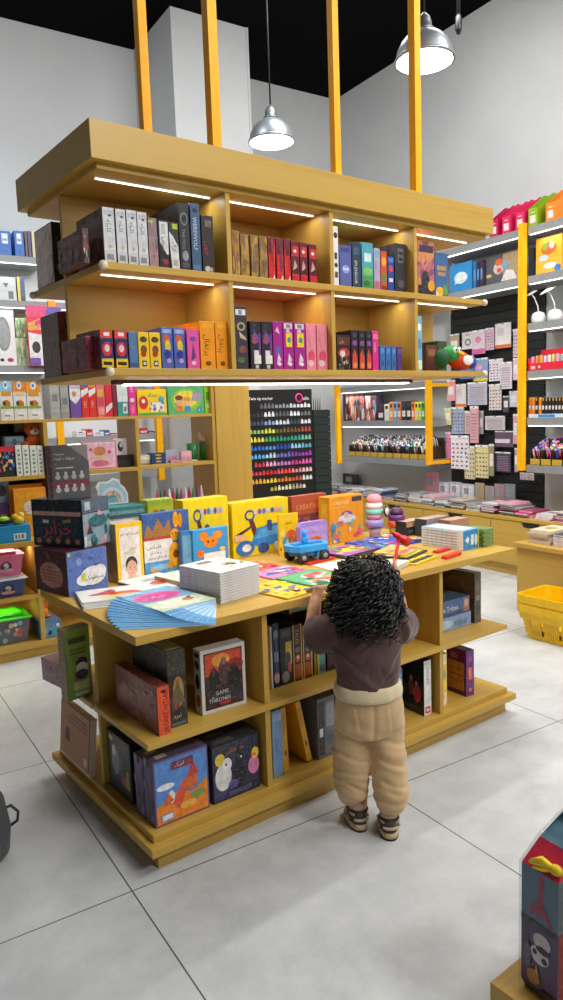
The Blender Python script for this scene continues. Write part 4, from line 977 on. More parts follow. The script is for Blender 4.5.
# ================================================================== the child at the table
def fuse(mb, name, parent, mat, voxel=.006, smooth=8, fold=None):
    """closed overlapping shells of mb melted into ONE continuous skin"""
    me = bpy.data.meshes.new('shell')
    mb.bm.to_mesh(me); mb.bm.free()
    t = bpy.data.objects.new('shell', me); C.objects.link(t)
    r = t.modifiers.new('r', 'REMESH'); r.mode = 'VOXEL'; r.voxel_size = voxel
    s_ = t.modifiers.new('s', 'SMOOTH'); s_.iterations = smooth; s_.factor = .5
    dg = bpy.context.evaluated_depsgraph_get(); dg.update()
    m2 = bpy.data.meshes.new_from_object(t.evaluated_get(dg))
    bpy.data.objects.remove(t)
    if fold:
        m2.update()
        nn = [v.normal.copy() for v in m2.vertices]
        for v, n in zip(m2.vertices, nn):
            v.co += n * fold(v.co)
    m2.materials.clear(); m2.materials.append(mat)
    m2.polygons.foreach_set('material_index', [0] * len(m2.polygons))
    m2.polygons.foreach_set('use_smooth', [True] * len(m2.polygons))
    m2.update()
    m2.name = name
    o = bpy.data.objects.new(name, m2); C.objects.link(o)
    o.parent = parent
    return o


def cloth(col, scale=420, rough=.85, sheen=.3):
    m, n, l, b = nt('cloth', rough, 0, .25)
    c = lin(col)
    v = coords(n, l)
    f = noisef(n, l, v, scale, 2)
    f2 = noisef(n, l, v, 14, 3)
    o = mixnode(n, l, f, tuple(x * 1.12 for x in c), tuple(x * .86 for x in c))
    o = mixnode(n, l, f2, o, tuple(x * .95 for x in c))
    l.new(o, b.inputs['Base Color'])
    b.inputs['Sheen Weight'].default_value = sheen
    bp = n.new('ShaderNodeBump'); bp.inputs['Strength'].default_value = .12
    l.new(f, bp.inputs['Height']); l.new(bp.outputs[0], b.inputs['Normal'])
    return m


def skinmat():
    m, n, l, b = nt('skin', .48, 0, .4)
    f = noisef(n, l, coords(n, l), 40, 3)
    l.new(mixnode(n, l, f, lin('#dba57f'), lin('#c98f6c')), b.inputs['Base Color'])
    b.inputs['Subsurface Weight'].default_value = .15
    b.inputs['Subsurface Radius'].default_value = (.012, .005, .003)
    return m


FACE = math.radians(32)                       # which way the child faces, in the unit's axes, from +Y towards +X
KX, KY = 1.598, 1.672
kid = thing('person', 'small child with curly black hair, brown shirt and beige joggers reaching onto the table', 'person', FT(KX, KY, 0), TURN - FACE)
KID_INV = (Matrix.Translation(FT(KX, KY, 0)) @ Matrix.Rotation(TURN - FACE, 4, 'Z')).inverted()


def kl(p):
    """room point -> child's own axes (x right, y ahead, z up)"""
    return KID_INV @ Vector(p)


skin, SK = skinmat(), '#d39d78'
shirt_m, pant_m, band_m = cloth('#5a4340'), cloth('#d2b184'), cloth('#e0cfaa')
handL = kl(FT(*at(317, 588, True, z=TZ + .036)))
handR = kl(FT(*at(394, 574, True, y=1.80)))
shL, shR = Vector((-.104, .016, .708)), Vector((.104, .016, .708))
elL, elR = Vector((-.168, .09, .695)), Vector((.146, .12, .715))
HC = Vector((.0, .016, .82))                # centre of the skull
# ---- body: one continuous skin
mb = MB()
mb.loft([(0, .0, .42, .07, .055), (0, 0, .48, .095, .07), (0, -.002, .56, .092, .066), (0, -.002, .64, .1, .066), (0, 0, .70, .1, .055), (0, .004, .725, .06, .045), (0, .01, .74, .036, .036), (0, .014, .77, .036, .038)], SK)
mb.ell(HC, (.078, .09, .095), SK, 24, 16)
mb.ell(HC + Vector((0, .075, -.035)), (.05, .03, .045), SK)         # cheeks and chin
mb.ell(HC + Vector((0, .098, -.01)), (.010, .014, .012), SK)        # nose
mb.ell(HC + Vector((0, .092, -.043)), (.020, .008, .006), SK)       # lips
for s_ in (-1, 1):
    mb.ell(HC + Vector((s_ * .08, .005, -.012)), (.010, .016, .022), SK)   # ears
    mb.ell(HC + Vector((s_ * .045, .07, -.03)), (.028, .026, .026), SK)
for sh_, el_, hd_ in ((shL, elL, handL), (shR, elR, handR)):
    wr = hd_ + (el_ - hd_).normalized() * .035
    mb.tube([sh_, sh_.lerp(el_, .5), el_, el_.lerp(wr, .5), wr], [.034, .031, .027, .025, .019], SK, 14)
    mb.ell(sh_, .036, SK); mb.ell(el_, .0275, SK)
for s_, fx_, fy_ in ((-1, -.036, .03), (1, .056, -.034)):
    mb.tube([(s_ * .05, 0, .42), (s_ * .052, .012, .25), (fx_, fy_ + .005, .12), (fx_, fy_, .05)], [.058, .045, .036, .028], SK, 16)
    mb.tube([(fx_, fy_ - .012, .032), (fx_ * 1.1, fy_ + .06, .024)], [.024, .02], SK, 12)
    mb.ell((fx_, fy_, .05), .028, SK)


def fingers(mb, palm, ahead, side, up, curl, thumb, wrist):
    """palm plus five separate fingers; ahead = finger direction, side = towards the little finger"""
    mb.tube([wrist, palm - ahead * .01], [.018, .019], SK, 12)
    for t in (-.014, -.005, .005, .014):
        mb.ell(palm + side * t, (.0095, .0095, .0095), SK, 12, 8)
        mb.ell(palm + side * t * .8 - ahead * .014, (.011, .011, .011), SK, 12, 8)
    for k, (t, ln) in enumerate(((-.0165, .036), (-.0055, .041), (.0055, .038), (.016, .030))):
        a = palm + side * t + ahead * .006
        c1, c2 = curl
        p1 = a + (ahead * math.cos(c1) - up * math.sin(c1) + side * t * 6 * .9) .normalized() * ln * .52
        p2 = p1 + (ahead * math.cos(c2) - up * math.sin(c2) + side * t * 6 * .6).normalized() * ln * .5
        mb.tube([a, p1, p2], [.0068, .0062, .0050], SK, 10)
        mb.ell(p2, .0051, SK, 10, 8); mb.ell(p1, .0063, SK, 10, 8)
    a = palm - side * .016 - ahead * .016
    p1 = a + (thumb * .9 - side * .3).normalized() * .022
    p2 = p1 + thumb * .018
    mb.tube([a, p1, p2], [.0085, .0072, .0056], SK, 10)
    mb.ell(p2, .0057, SK, 10, 8)


# left hand lies on the picture book, fingers spread; right hand closes round the hammer handle
upv = Vector((0, 0, 1))
adL = Vector((-.62, .76, -.16)).normalized(); sdL = Vector((-.76, -.62, .1)).normalized()
fingers(mb, handL + adL * .0, adL, sdL, upv, (.25, .55), Vector((.45, .88, -.12)).normalized(), handL + (elL - handL).normalized() * .04)
# hammer axis through the right fist
hb, ht = kl(FT(*at(392.5, 575, True, y=1.80))), kl(FT(*at(399, 537, True, y=1.82)))
hx = (ht - hb).normalized()
adR = Vector((-.35, .9, .15)); adR = (adR - hx * adR.dot(hx)).normalized()
sdR = -hx
upR = adR.cross(sdR).normalized()
if upR.x > 0:
    upR = -upR
palmR = handR - upR * -.014 - adR * .004
fingers(mb, palmR, adR, sdR, upR * 1, (.9, 2.1), (hx * .8 + adR * .5).normalized(), palmR + (elR - palmR).normalized() * .036)
body = fuse(mb, 'body', kid, skin, .0032, 4)
for s_ in (-1, 1):
    e_ = MB(); e_.ell(HC + Vector((s_ * .03, .088, .004)), (.011, .006, .009), M('#f0ece6', .3)); e_.ell(HC + Vector((s_ * .03, .0925, .004)), (.005, .003, .005), M('#241510', .2)); e_.build('eye', kid)

# ---- shirt: boxy, dropped shoulders, loose folds down the back
mb = MB()
mb.loft([(0, .0, .505, .099, .082), (0, -.004, .53, .104, .090), (0, -.006, .58, .108, .088), (0, -.004, .65, .116, .086), (0, .0, .705, .115, .074), (0, .004, .73, .085, .06), (0, .008, .748, .05, .048)], '#5a4340', 32)
for sh_, el_ in ((shL, elL), (shR, elR)):
    d_ = (el_ - sh_).normalized()
    a, b_ = sh_ - d_ * .05 + Vector((0, 0, -.006)), sh_ + d_ * .086
    mb.tube([a, sh_ + Vector((0, 0, -.008)), b_ + Vector((0, -.008, -.03))], [.05, .058, .066], '#5a4340', 20)


def shirt_fold(p):
    back = max(0, min(1, -p.y * 22))
    ang = math.sin((p.x * 15 + (p.z - .5) * 30 * (1 if p.x > -.02 else -1)) * 2.1)
    f = .0035 * noise.noise(Vector((p.x * 16, p.y * 10, p.z * 13)))
    f += back * .0045 * ang * max(0, 1 - abs(p.z - .57) / .09)
    f += .003 * noise.noise(Vector((p.x * 30, p.y * 30, p.z * 24 + 3)))
    for (ax, az, bx, bz, amp, wd) in ((-.115, .65, .015, .535, .016, .010), (.105, .65, .02, .54, .015, .010), (-.06, .585, .03, .52, .008, .006), (.085, .575, .01, .525, .012, .008), (-.1, .56, -.03, .52, .007, .006), (.02, .6, .04, .53, .006, .006)):
        dx, dz = bx - ax, bz - az
        t = max(0, min(1, ((p.x - ax) * dx + (p.z - az) * dz) / (dx * dx + dz * dz)))
        q = math.hypot(p.x - ax - t * dx, p.z - az - t * dz)
        sd = 1 if (p.x - ax) * dz - (p.z - az) * dx > 0 else -1
        f += back * amp * .5 * sd * (q / wd) * math.exp(-(q / wd) ** 2) * (1 - .4 * t)
    return f


shirt = fuse(mb, 'shirt', kid, shirt_m, .006, 7, shirt_fold)
# ---- joggers with folded waistband
mb = MB()
mb.loft([(0, .0, .352, .108, .078), (0, -.002, .385, .117, .09), (0, -.004, .44, .115, .094), (0, -.003, .49, .108, .09), (0, 0, .515, .104, .084)], '#d2b184', 32)
lg = []
for s_, fx_, fy_, zb in ((-1, -.054, .022, .105), (1, .060, -.03, .088)):
    pts = [(s_ * .055, -.004, .40), (s_ * .0605, -.002, .31), ((fx_ + s_ * .062) / 2 + s_ * .002, fy_ * .6, .22), (fx_ * 1.12, fy_, zb + .065), (fx_ * 1.06, fy_, zb + .028), (fx_, fy_, zb)]
    mb.tube(pts, [.060, .0615, .060, .061, .055, .039], '#d2b184', 24)


def pant_fold(p):
    low = max(0, min(1, (.26 - p.z) / .12))
    f = .005 * noise.noise(Vector((p.x * 12, p.y * 12, p.z * 10)))
    f += low * .003 * math.sin(p.z * 150 + 5 * noise.noise(Vector((p.x * 14, p.y * 14, p.z * 9))) + p.x * 26)
    f += .004 * math.sin(p.z * 60 + p.x * 40 + 4 * noise.noise(Vector((p.x * 9, p.y * 9, p.z * 9)))) * max(0, 1 - abs(p.z - .33) / .12)
    for (ax, az, bx, bz, amp, wd) in ((-.11, .37, -.01, .33, .012, .01), (-.115, .30, -.02, .26, .012, .01), (.02, .345, .11, .31, .010, .01), (.03, .27, .115, .235, .012, .01), (-.1, .235, -.02, .21, .012, .009), (.03, .2, .11, .175, .012, .009), (-.06, .46, -.05, .4, .006, .007), (.05, .46, .06, .38, .006, .007), (-.1, .2, -.03, .155, .010, .008)):
        dx, dz = bx - ax, bz - az
        t = max(0, min(1, ((p.x - ax) * dx + (p.z - az) * dz) / (dx * dx + dz * dz)))
        q = math.hypot(p.x - ax - t * dx, p.z - az - t * dz)
        sd = 1 if (p.x - ax) * dz - (p.z - az) * dx > 0 else -1
        f += amp * .55 * sd * (q / wd) * math.exp(-(q / wd) ** 2) * (1 if p.y < .02 else .4)
    if p.y < 0 and p.z > .34:
        f -= .006 * math.exp(-(p.x / .008) ** 2)
    return f


pants = fuse(mb, 'joggers', kid, pant_m, .0055, 5, pant_fold)
mb = MB()
mb.loft([(0, -.002, .482, .11, .094), (0, -.003, .487, .115, .099), (0, -.003, .504, .1155, .099), (0, -.002, .524, .112, .095), (0, -.001, .531, .108, .09)], '#e0cfaa', 40)
fuse(mb, 'waistband', kid, band_m, .005, 4, lambda p: .002 * noise.noise(Vector((p.x * 30, p.y * 30, p.z * 10))))
for s_, fx_, fy_ in ((-1, -.036, .03), (1, .056, -.034)):
    m_ = MB(); m_.tube([(fx_, fy_, .052), (fx_, fy_, .075), (fx_, fy_ + .002, .1)], [.031, .031, .033], M('#c9ab8c', .9), 20); m_.build('sock', kid)
    # ---- sneaker
    shoe = MB()
    c0 = Vector((fx_, fy_, 0)); t_ = math.radians(-6 * s_)
    rot = Matrix.Translation(c0) @ Matrix.Rotation(t_, 4, 'Z')

    def outline(sc, grow=0):
        return [((math.copysign(abs(math.cos(a)) ** .75, math.cos(a)) * (.033 + grow) * (1 + .12 * math.sin(a))) * sc, .028 + math.sin(a) * (.066 + grow) * sc) for a in [2 * PI * q / 28 for q in range(28)]]
    ol = MB(); ol.prism([rot @ Vector((x, y, .0)) for x, y in outline(1.0, .002)], (0, 0, .008), M('#1c1a18', .7)); 
    up = MB()
    rings = [(.024, 1.0), (.04, .97), (.055, .88), (.066, .78)]
    prev = None
    fs = []
    bm = up.bm
    R_ = []
    for z, sc in rings:
        ln = 1 - (z - .024) * 7.5
        R_.append([bm.verts.new(rot @ Vector((x * sc, -.034 + (y + .034) * max(.55, ln), z + (.006 if y < -.01 and z > .06 else 0)))) for x, y in outline(1, 0)])
    for a, b_ in zip(R_, R_[1:]):
        for q in range(28):
            fs.append(bm.faces.new((a[q], a[(q + 1) % 28], b_[(q + 1) % 28], b_[q])))
    up._fin(fs, M('#51423a', .6), True)
    up._fin([bm.faces.new(R_[-1])], M('#2c2522', .8))
    so = up.build('shoe', kid)
    ol.build('outsole', so)
    md = MB(); md.prism([rot @ Vector((x, y, .008)) for x, y in outline(1.0, .003)], (0, 0, .018), M('#cdb489', .55), True); md.build('midsole', so)
    pt = MB()
    pt.tube([rot @ Vector((.0325 * math.sin(a), -.008 - .0325 * math.cos(a), .044)) for a in [-.8 + .178 * q for q in range(10)]], .005, M('#b9ab9c', .6), 8)
    pt.tube([rot @ Vector((.0285 * math.sin(a), -.004 - .028 * math.cos(a), .068)) for a in [-1.6 + .32 * q for q in range(11)]], .0055, M('#2b2320', .7), 8)
    pt.build('heel_collar', so)
    sp = MB()
    for q in (-1, 1):
        sp.tube([rot @ Vector((q * .0335, .0 + .012 * k, .034 + .005 * k)) for k in range(4)], .005, M('#b9ab9c', .6), 6)
    for k in range(3):
        sp.tube([rot @ Vector((-.022, .045 + .012 * k, .052 - .007 * k)), rot @ Vector((0, .048 + .012 * k, .058 - .007 * k)), rot @ Vector((.022, .045 + .012 * k, .052 - .007 * k))], .003, M('#e0d8cc', .7), 6)
    sp.build('stripe_and_lace', so)

# ---- hair: a cap of black locks and hundreds of loose ringlets
hm, hn, hl, hbs = nt('hair', .33, 0, .5)
hbs.inputs['Base Color'].default_value = (.010, .009, .009, 1)
r = random.Random(7)
mb = MB()
cap = M('#0b0a0a', .75)
mb.ell(HC + Vector((0, -.004, .010)), (.097, .106, .102), cap, 28, 18)
mb.ell(HC + Vector((0, -.03, -.05)), (.1, .07, .075), cap, 24, 14)
def scalp(th, ph, lift):
    d = Vector((math.sin(ph) * math.cos(th), math.sin(ph) * math.sin(th), math.cos(ph)))
    return HC + Vector((d.x * (.094 + lift), d.y * (.102 + lift), d.z * (.098 + lift) + .008)), d


for k in range(430):
    for _ in range(60):
        th, ph = r.uniform(0, 2 * PI), math.acos(r.uniform(-.5, 1))
        if not (math.sin(th) > .35 and ph > .95):       # the face stays open
            break
    ln = r.uniform(.055, .10)
    cr = r.uniform(.008, .0135) * (.8 if ph < .6 else 1)
    turns = r.uniform(2.1, 3.7) * (.8 if ph < .5 else 1)
    ph0 = r.uniform(0, 6.28)
    lift = r.uniform(.0, .018)
    sw = r.uniform(-.25, .25)
    n_ = 30
    p_, d_ = scalp(th, ph, lift)
    axis_pts = []
    cur_ph, cur_th, fell = ph, th, None
    for q in range(n_):
        t = q / (n_ - 1)
        if fell is None:
            cur_ph = ph + ln / .1 * t
            cur_th = th + sw * t
            c, dd = scalp(cur_th, cur_ph, lift + .006 * t)
            if cur_ph > 1.5:
                fell = (c, t)
        else:
            c = fell[0] + Vector((dd.x * .22, dd.y * .2, -1)) * (ln + .012) * (t - fell[1])
        axis_pts.append(c)
    pts = []
    for q in range(n_):
        t = q / (n_ - 1)
        tang = (axis_pts[min(q + 1, n_ - 1)] - axis_pts[max(q - 1, 0)]).normalized()
        u_ = (dd - tang * dd.dot(tang)).normalized(); v_ = tang.cross(u_)
        rr = cr * min(1, t * 2.5 + .3)
        pts.append(axis_pts[q] + rr * (math.cos(ph0 + turns * 2 * PI * t) * u_ + math.sin(ph0 + turns * 2 * PI * t) * v_))
    w0 = r.uniform(.0024, .004)
    mb.tube(pts, [w0 * (1 - .6 * (q / (n_ - 1)) ** 2) for q in range(n_)], hm, 6)
mb.build('hair', kid)

# ---- the red toy hammer in the child's right hand
RED = M('#e2231c', .35)
wp = lambda p: KID_INV.inverted() @ Vector(p)
b0, t0 = wp(hb) , wp(ht)
ax = (t0 - b0).normalized()
hm_ = thing('toy_hammer', 'red plastic toy hammer held up in the child\'s right hand', 'toy', b0 - ax * .03)
o0 = b0 - ax * .03
m_ = MB(); m_.tube([Vector((0, 0, 0)), ax * .04, t0 - o0], [.008, .0065, .0065], RED, 12); m_.ell((0, 0, 0), .0085, RED); m_.build('handle', hm_)
hd = (FT(*at(408.5, 541, True, y=1.80)) - FT(*at(391, 530, True, y=1.82))).normalized()
c_ = t0 - o0
m_ = MB()
m_.tube([c_ - hd * .034, c_ - hd * .014, c_ + hd * .012, c_ + hd * .016, c_ + hd * .044], [.004, .012, .013, .017, .018], RED, 16)
m_.build('head', hm_)
# ================================================================== shelving, cabinets and goods along the right wall
def fb(name, label, cat, u0, u1, v0, v1, axis, val, depth, body, F=(), group=None, z0=None, gap=.001, **kw):
    """an upright pack whose front lies in the plane axis=val of the room and fills the photo box u0..u1, v0..v1"""
    vm, um = (v0 + v1) / 2, (u0 + u1) / 2
    k = {axis: val}
    a, b = at(u0, vm, **k), at(u1, vm, **k)
    zb = at(um, v1, **k).z if z0 is None else z0
    h = max(.01, at(um, v0, **k).z - zb)
    if axis == 'y':
        return carton(name, label, cat, (b.x - a.x - gap, depth, h), (a.x, val, zb), 0, body, F=F, group=group, **kw)
    return carton(name, label, cat, (a.y - b.y - gap, depth, h), (val, a.y, zb), -PI / 2, body, F=F, group=group, **kw)


XS = 4.85
YP = (3.985, 5.06, 6.49)                       # the three posts
ws = thing('metal_shelving', 'grey metal wall shelving on yellow posts along the right wall', 'shelf', (XW, 4.0, 0), 0)


def wpart(name, parent, o, *boxes, bevel=.001):
    mb = MB()
    for b in boxes:
        mb.box(b[0] - o[0], b[1] - o[0], b[2] - o[1], b[3] - o[1], b[4], b[5], b[6])
    return mb.build(name, parent, bevel=bevel)


o_ = (XW, 4.0)
for y in YP:
    wpart('post', ws, o_, (XS - .02, XS + .03, y - .024, y + .024, .865 if y < 6 else .82, 2.83 if y < 5 else 1.72 if y > 6 else 2.83, YEL_M))
    for z_ in (.865, 1.60):
        wpart('bracket', ws, o_, (XS + .03, XW - .002, y - .015, y + .015, z_, z_ + .032, YEL_M))
WLED = EMIT((.95, .98, 1), 3)


def wshelf(y0, y1, ztop, led=True, th=.062):
    p = wpart('shelf_board', ws, o_, (XS + .032, XW - .002, y0, y1, ztop - th, ztop, GREY_M))
    if led:
        wpart('light_strip', p, o_, (XS + .028, XS + .042, y0 + .02, y1 - .02, ztop - th - .006, ztop - th, WLED), bevel=0)
    return p


for z in (2.80, 2.418):
    wshelf(2.6, YP[0] - .03, z); wshelf(YP[0] + .03, YP[1] - .03, z); wshelf(YP[1] + .03, YP[2] - .03, z)
for z in (2.05, 1.672, 1.295):
    wshelf(2.6, YP[0] - .03, z)
wshelf(2.6, YP[0] - .03, .912, False)
wshelf(YP[1] + .03, YP[2] - .03, 1.655); wshelf(YP[1] + .03, YP[2] - .03, 1.285); wshelf(YP[1] + .03, YP[2] - .03, .905, False)
for z in (2.79, 2.40, 2.03, 1.65, 1.27):
    l = bpy.data.lights.new('shelf_light', 'AREA'); l.shape, l.size, l.size_y, l.energy, l.color = 'RECTANGLE', .03, 1.2, 1.6, (.95, .98, 1)
    o = bpy.data.objects.new('shelf_light', l); C.objects.link(o); o.location = (XS + .06, 3.3, z - .085)
for z in (1.64, 1.27):
    l = bpy.data.lights.new('shelf_light', 'AREA'); l.shape, l.size, l.size_y, l.energy, l.color = 'RECTANGLE', .03, 1.3, 2.2, (.95, .98, 1)
    o = bpy.data.objects.new('shelf_light', l); C.objects.link(o); o.location = (XS + .06, 5.75, z - .085)
# magazine files on the top shelf
def mfile(label, y, col, z=2.8006):
    t = thing('magazine_file', label, 'file box', (XS + .06, y, z), -PI / 2, 'magazine files on the top wall shelf')
    w_, d, h = .085, .25, .27
    m_ = MB()
    m_.prism([(0, 0, 0), (0, d, 0), (0, d, h), (0, d * .75, h), (0, 0, h * .52)], (.003, 0, 0), col)
    m_.prism([(w_, 0, 0), (w_, d, 0), (w_, d, h), (w_, d * .75, h), (w_, 0, h * .52)], (-.003, 0, 0), col)
    m_.box(.003, w_ - .003, 0, .003, 0, h * .52, col); m_.box(.003, w_ - .003, d - .003, d, 0, h, col); m_.box(.003, w_ - .003, .003, d - .003, 0, .003, col)
    m_.build('case', t)
    m_ = MB(); deco(m_, [('r', .2, .8, .2, .6, '#f0dce0'), ('r', .3, .7, .75, .8, '#f0dce0')], w_, d, h * .52, 'F'); m_.build('label_panel', t)
    return t
for u, col, lab in ((493.5, '#c2184e', 'dark pink magazine file half behind the oak crown'), (506, '#e0285e', 'pink magazine file with white label, left of the front pair'), (519.5, '#e0285e', 'pink magazine file with white label beside the green one'), (532.5, '#8fb418', 'lime green magazine file on the top wall shelf'), (550, '#f08a14', 'orange magazine file beside the lime one')):
    mfile(lab, at(u, 225, x=XS + .06).y + .04, M(col, .4))
W2 = 'books on the second wall shelf'
fb('book', 'flat blue covered book leaning at the left of the second wall shelf', 'book', 450, 472, 263, 290, 'x', XS + .1, .02, '#2f8fd0', [('e', .5, .5, .3, .2, '#d8ecf4'), ('p', [(.2, .3), (.8, .5), (.5, .7)], '#e8f4f8'), ('r', 0, 1, 0, .06, '#1a3a6a')], W2, z0=2.4186)
for k, (u, c, n_) in enumerate(((473, '#2a6ab0', 'blue'), (476.5, '#1f2c44', 'navy'), (480, '#3a2a3a', 'plum'))):
    fb('book', f'upright {n_} book spine on the second wall shelf', 'book', u, u + 3.1, 262 - k, 287 - k * .8, 'x', XS + .08, .16, c, [('r', .2, .8, .3, .7, '#5a8ac0')], W2, z0=2.4186)
fb('picture_board', 'dark picture board with orange and white figures on the second wall shelf', 'picture', 484, 519, 254, 284, 'x', XS + .12, .02, '#5a5a60', [('r', .55, 1, 0, 1, '#b49a70'), ('e', .42, .55, .14, .2, '#d8c8b8'), ('e', .45, .75, .12, .12, '#e0622c'), ('e', .45, .48, .07, .08, '#d84a40'), ('p', [(.5, .1), (.95, .1), (.85, .4), (.65, .45)], '#e8e6e4'), ('e', .62, .62, .1, .14, '#7ab0d4'), ('e', .15, .35, .08, .06, '#d8c07a'), ('r', 0, 1, 0, .05, '#b8382c')], W2, z0=2.4186)
fb('book', 'yellow children\'s book with clouds facing out right of the post', 'book', 536, 562, 236, 271, 'x', XS + .1, .02, '#f0a81c', [('r', 0, 1, .02, .4, '#f0b83c'), ('e', .3, .45, .2, .08, '#b8d0e4'), ('e', .55, .22, .25, .08, '#e4ecf0'), ('e', .5, .68, .3, .16, '#d85a2c'), ('e', .35, .74, .1, .1, '#7a9a3c'), ('e', .62, .76, .1, .1, '#e8c8b0'), ('e', .85, .12, .12, .1, '#3a7ac0'), ('r', 0, 1, 0, .04, '#3a2a1c')], W2, z0=2.4186)
fb('book', 'dark book standing just right of the yellow post', 'book', 528.5, 533, 248, 276, 'x', XS + .1, .05, '#2c2e34', (), W2, z0=2.4186)
# desk lamps
for k, u in enumerate((538.5, 555)):
    p = at(u, 320, x=XS + .13)
    t = thing('desk_lamp', ('white desk lamp with round head, the one nearer the yellow post', 'white desk lamp with large shade, the one farther from the post')[k], 'lamp', (XS + .13, p.y, 2.0506), 0, 'white desk lamps on the wall shelf')
    wm = M('#eceded', .35)
    m_ = MB(); m_.lathe([(0, 0), (.045, 0), (.056, .02), (.056, .05), (.045, .08), (.02, .092), (0, .094)], wm, seg=24); m_.build('base', t)
    m_ = MB(); m_.tube([(0, 0, .09), (-.004, .006, .14), (-.01, .03 + .0 * k, .20), (-.02, .05, .235)], .005, wm); m_.build('stem', t)
    m_ = MB(); m_.lathe([(0, .012), (.03, .01), (.052 + .015 * k, 0), (.05 + .015 * k, -.004), (0, -.003)], wm, (-.022, .052, .245), 24, (-.5, .25, 1)); m_.build('lamp_shade', t)
# pen display box, bottle rows
t = thing('pen_display', 'red open display box filled with pastel pens on the wall shelf', 'box', (XS + .05, at(528, 365, x=XS + .05).y, 1.6726), -PI / 2)
rm = M('#e0233c', .35)
m_ = MB(); m_.box(0, .5, 0, .004, 0, .06, rm); m_.box(0, .5, .16, .164, 0, .17, rm); m_.box(.496, .5, 0, .16, 0, .12, rm); m_.box(0, .004, 0, .16, 0, .1, rm); m_.box(0, .5, .0, .16, 0, .003, rm)
deco(m_, [('r', .06, .14, .2, .6, '#f0c8d0'), ('r', .2, .24, .3, .6, '#f8e0e4')], .5, .16, .06, 'F')
m_.build('tray', t)
rr = random.Random(5)
for k in range(18):
    m_ = MB(); x = .016 + .0262 * k; c = rr.choice(['#7fd0c8', '#f0d060', '#f09a50', '#8ab4e0', '#e8a0c0', '#b8d870', '#d8d0e8'])
    m_.box(x - .010, x + .010, .03 + .02 * (k % 3), .05 + .02 * (k % 3), .004, .115 + .006 * (k % 2), M(c, .4), .004); m_.build('marker_set', t)
for k in range(11):
    u = 528.5 + k * 3.3
    fb('glue_bottle', f'{"orange" if k in (0, 1, 3) else "black"} bottle in the fourth wall shelf row, {ORD[k]} from the post', 'bottle', u, u + 2.9, 397.5, 415, 'x', XS + .07, .03, '#e07a1c' if k in (0, 1, 3) else '#1f2024', [('r', .15, .85, .4, .6, '#d8d4cc'), ('r', .3, .7, .84, .98, '#c8a03c')], 'bottles on the wall shelf', z0=1.2956, bev=.006)
for k in range(3):
    p = at(537 + k * 9, 395, x=XS + .15)
    m_ = MB(); m_.lathe([(0, 0), (.035, 0), (.035, .1), (.02, .15), (.008, .165), (0, .166)], M('#4a90c8', .3), seg=16)
    tag(m_.build('blue_bottle', None, (XS + .15, p.y, 1.2956)), f'blue cone-topped bottle behind the row, {ORD[k]} from the post', 'bottle', 'blue bottles on the wall shelf')
fb('leaflet_box', 'low white and blue box at the wall shelf edge before the bottles', 'box', 528.5, 562, 414, 420, 'x', XS + .04, .02, '#d8e2ea', [('r', .3, .8, .1, .9, '#3a8ac8')], z0=1.2956)


def pen_bin(label, y, z, w_, cols, seed, grp):
    t = thing('pen_bin', label, 'pen bin', (XS + .045, y, z), -PI / 2, grp)
    cm = M('#3a2a1c', .4)
    m_ = MB(); m_.box(0, w_, 0, .004, 0, .05, M('#c8a23c', .35)); m_.box(0, .003, 0, .24, 0, .12, cm); m_.box(w_ - .003, w_, 0, .24, 0, .12, cm); m_.box(0, w_, .236, .24, 0, .2, cm); m_.box(0, w_, 0, .24, 0, .003, cm); m_.build('tray', t)
    r = random.Random(seed); m_ = MB()
    for k in range(46):
        x, y_ = r.uniform(.02, w_ - .02), r.uniform(.03, .2)
        zz = .05 + y_ * .62
        a = r.uniform(-.008, .008)
        m_.tube([(x, y_, zz - .04), (x + a, y_ - .02, zz + .045)], .0065, M(r.choice(cols), .4), 6)
        m_.ell((x + a, y_ - .021, zz + .048), .010, M(r.choice(cols), .4), 6, 4)
    o = m_.build('pens', t); o['kind'] = 'stuff'
    return t


multi = ['#e03a3a', '#2c3cc0', '#e8e8ec', '#f0c02c', '#c83a9c', '#1f1f24', '#38a058', '#e878b0', '#7a3aa8', '#d8d8e0', '#2a2a30', '#3aa0d0']
y0 = at(530, 450, x=XS + .045).y
for k in range(6):
    pen_bin(f'divided bin of colourful pens on the lowest wall shelf, {ORD[k]} from the post', y0 - k * .105, .9126, .099, multi, 200 + k, 'pen bins right of the post')
y0 = at(349, 450, x=XS + .045).y
past = ['#d8d0e0', '#2a3a6a', '#e0b0c8', '#7ab8d8', '#2c2c34', '#b85a50', '#c8c870', '#5a4a7a', '#e8e8e8', '#3a8a6a']
for k in range(10):
    pen_bin(f'divided bin of pens below the left bay shelf, {ORD[k]} from the corner', y0 - k * .122, .9056, .116, past, 230 + k, 'pen bins left bay')
wc = 'boxes of markers on the left bay shelf'
cols = [('#3a2c34', 'dark'), ('#c87a6a', 'rose'), ('#8a5a4a', 'brown'), ('#2c2a32', 'black'), ('#b86a58', 'coral'), ('#4a3a4c', 'plum')]
for k in range(6):
    u = 343 + k * 5.6
    fb('marker_box', f'{cols[k][1]} flip-top marker box in the sloping rack, {ORD[k]} from the corner', 'box', u, u + 5.2, 394 + k * .4, 421 - k * .2, 'x', XS + .09, .1, cols[k][0], scatter(250 + k, 10, ['#d8a890', '#e8e0e0', '#5a8aa8', '#c85a5a', '#2a2028'], s=(.1, .3)), wc, z0=1.2856)
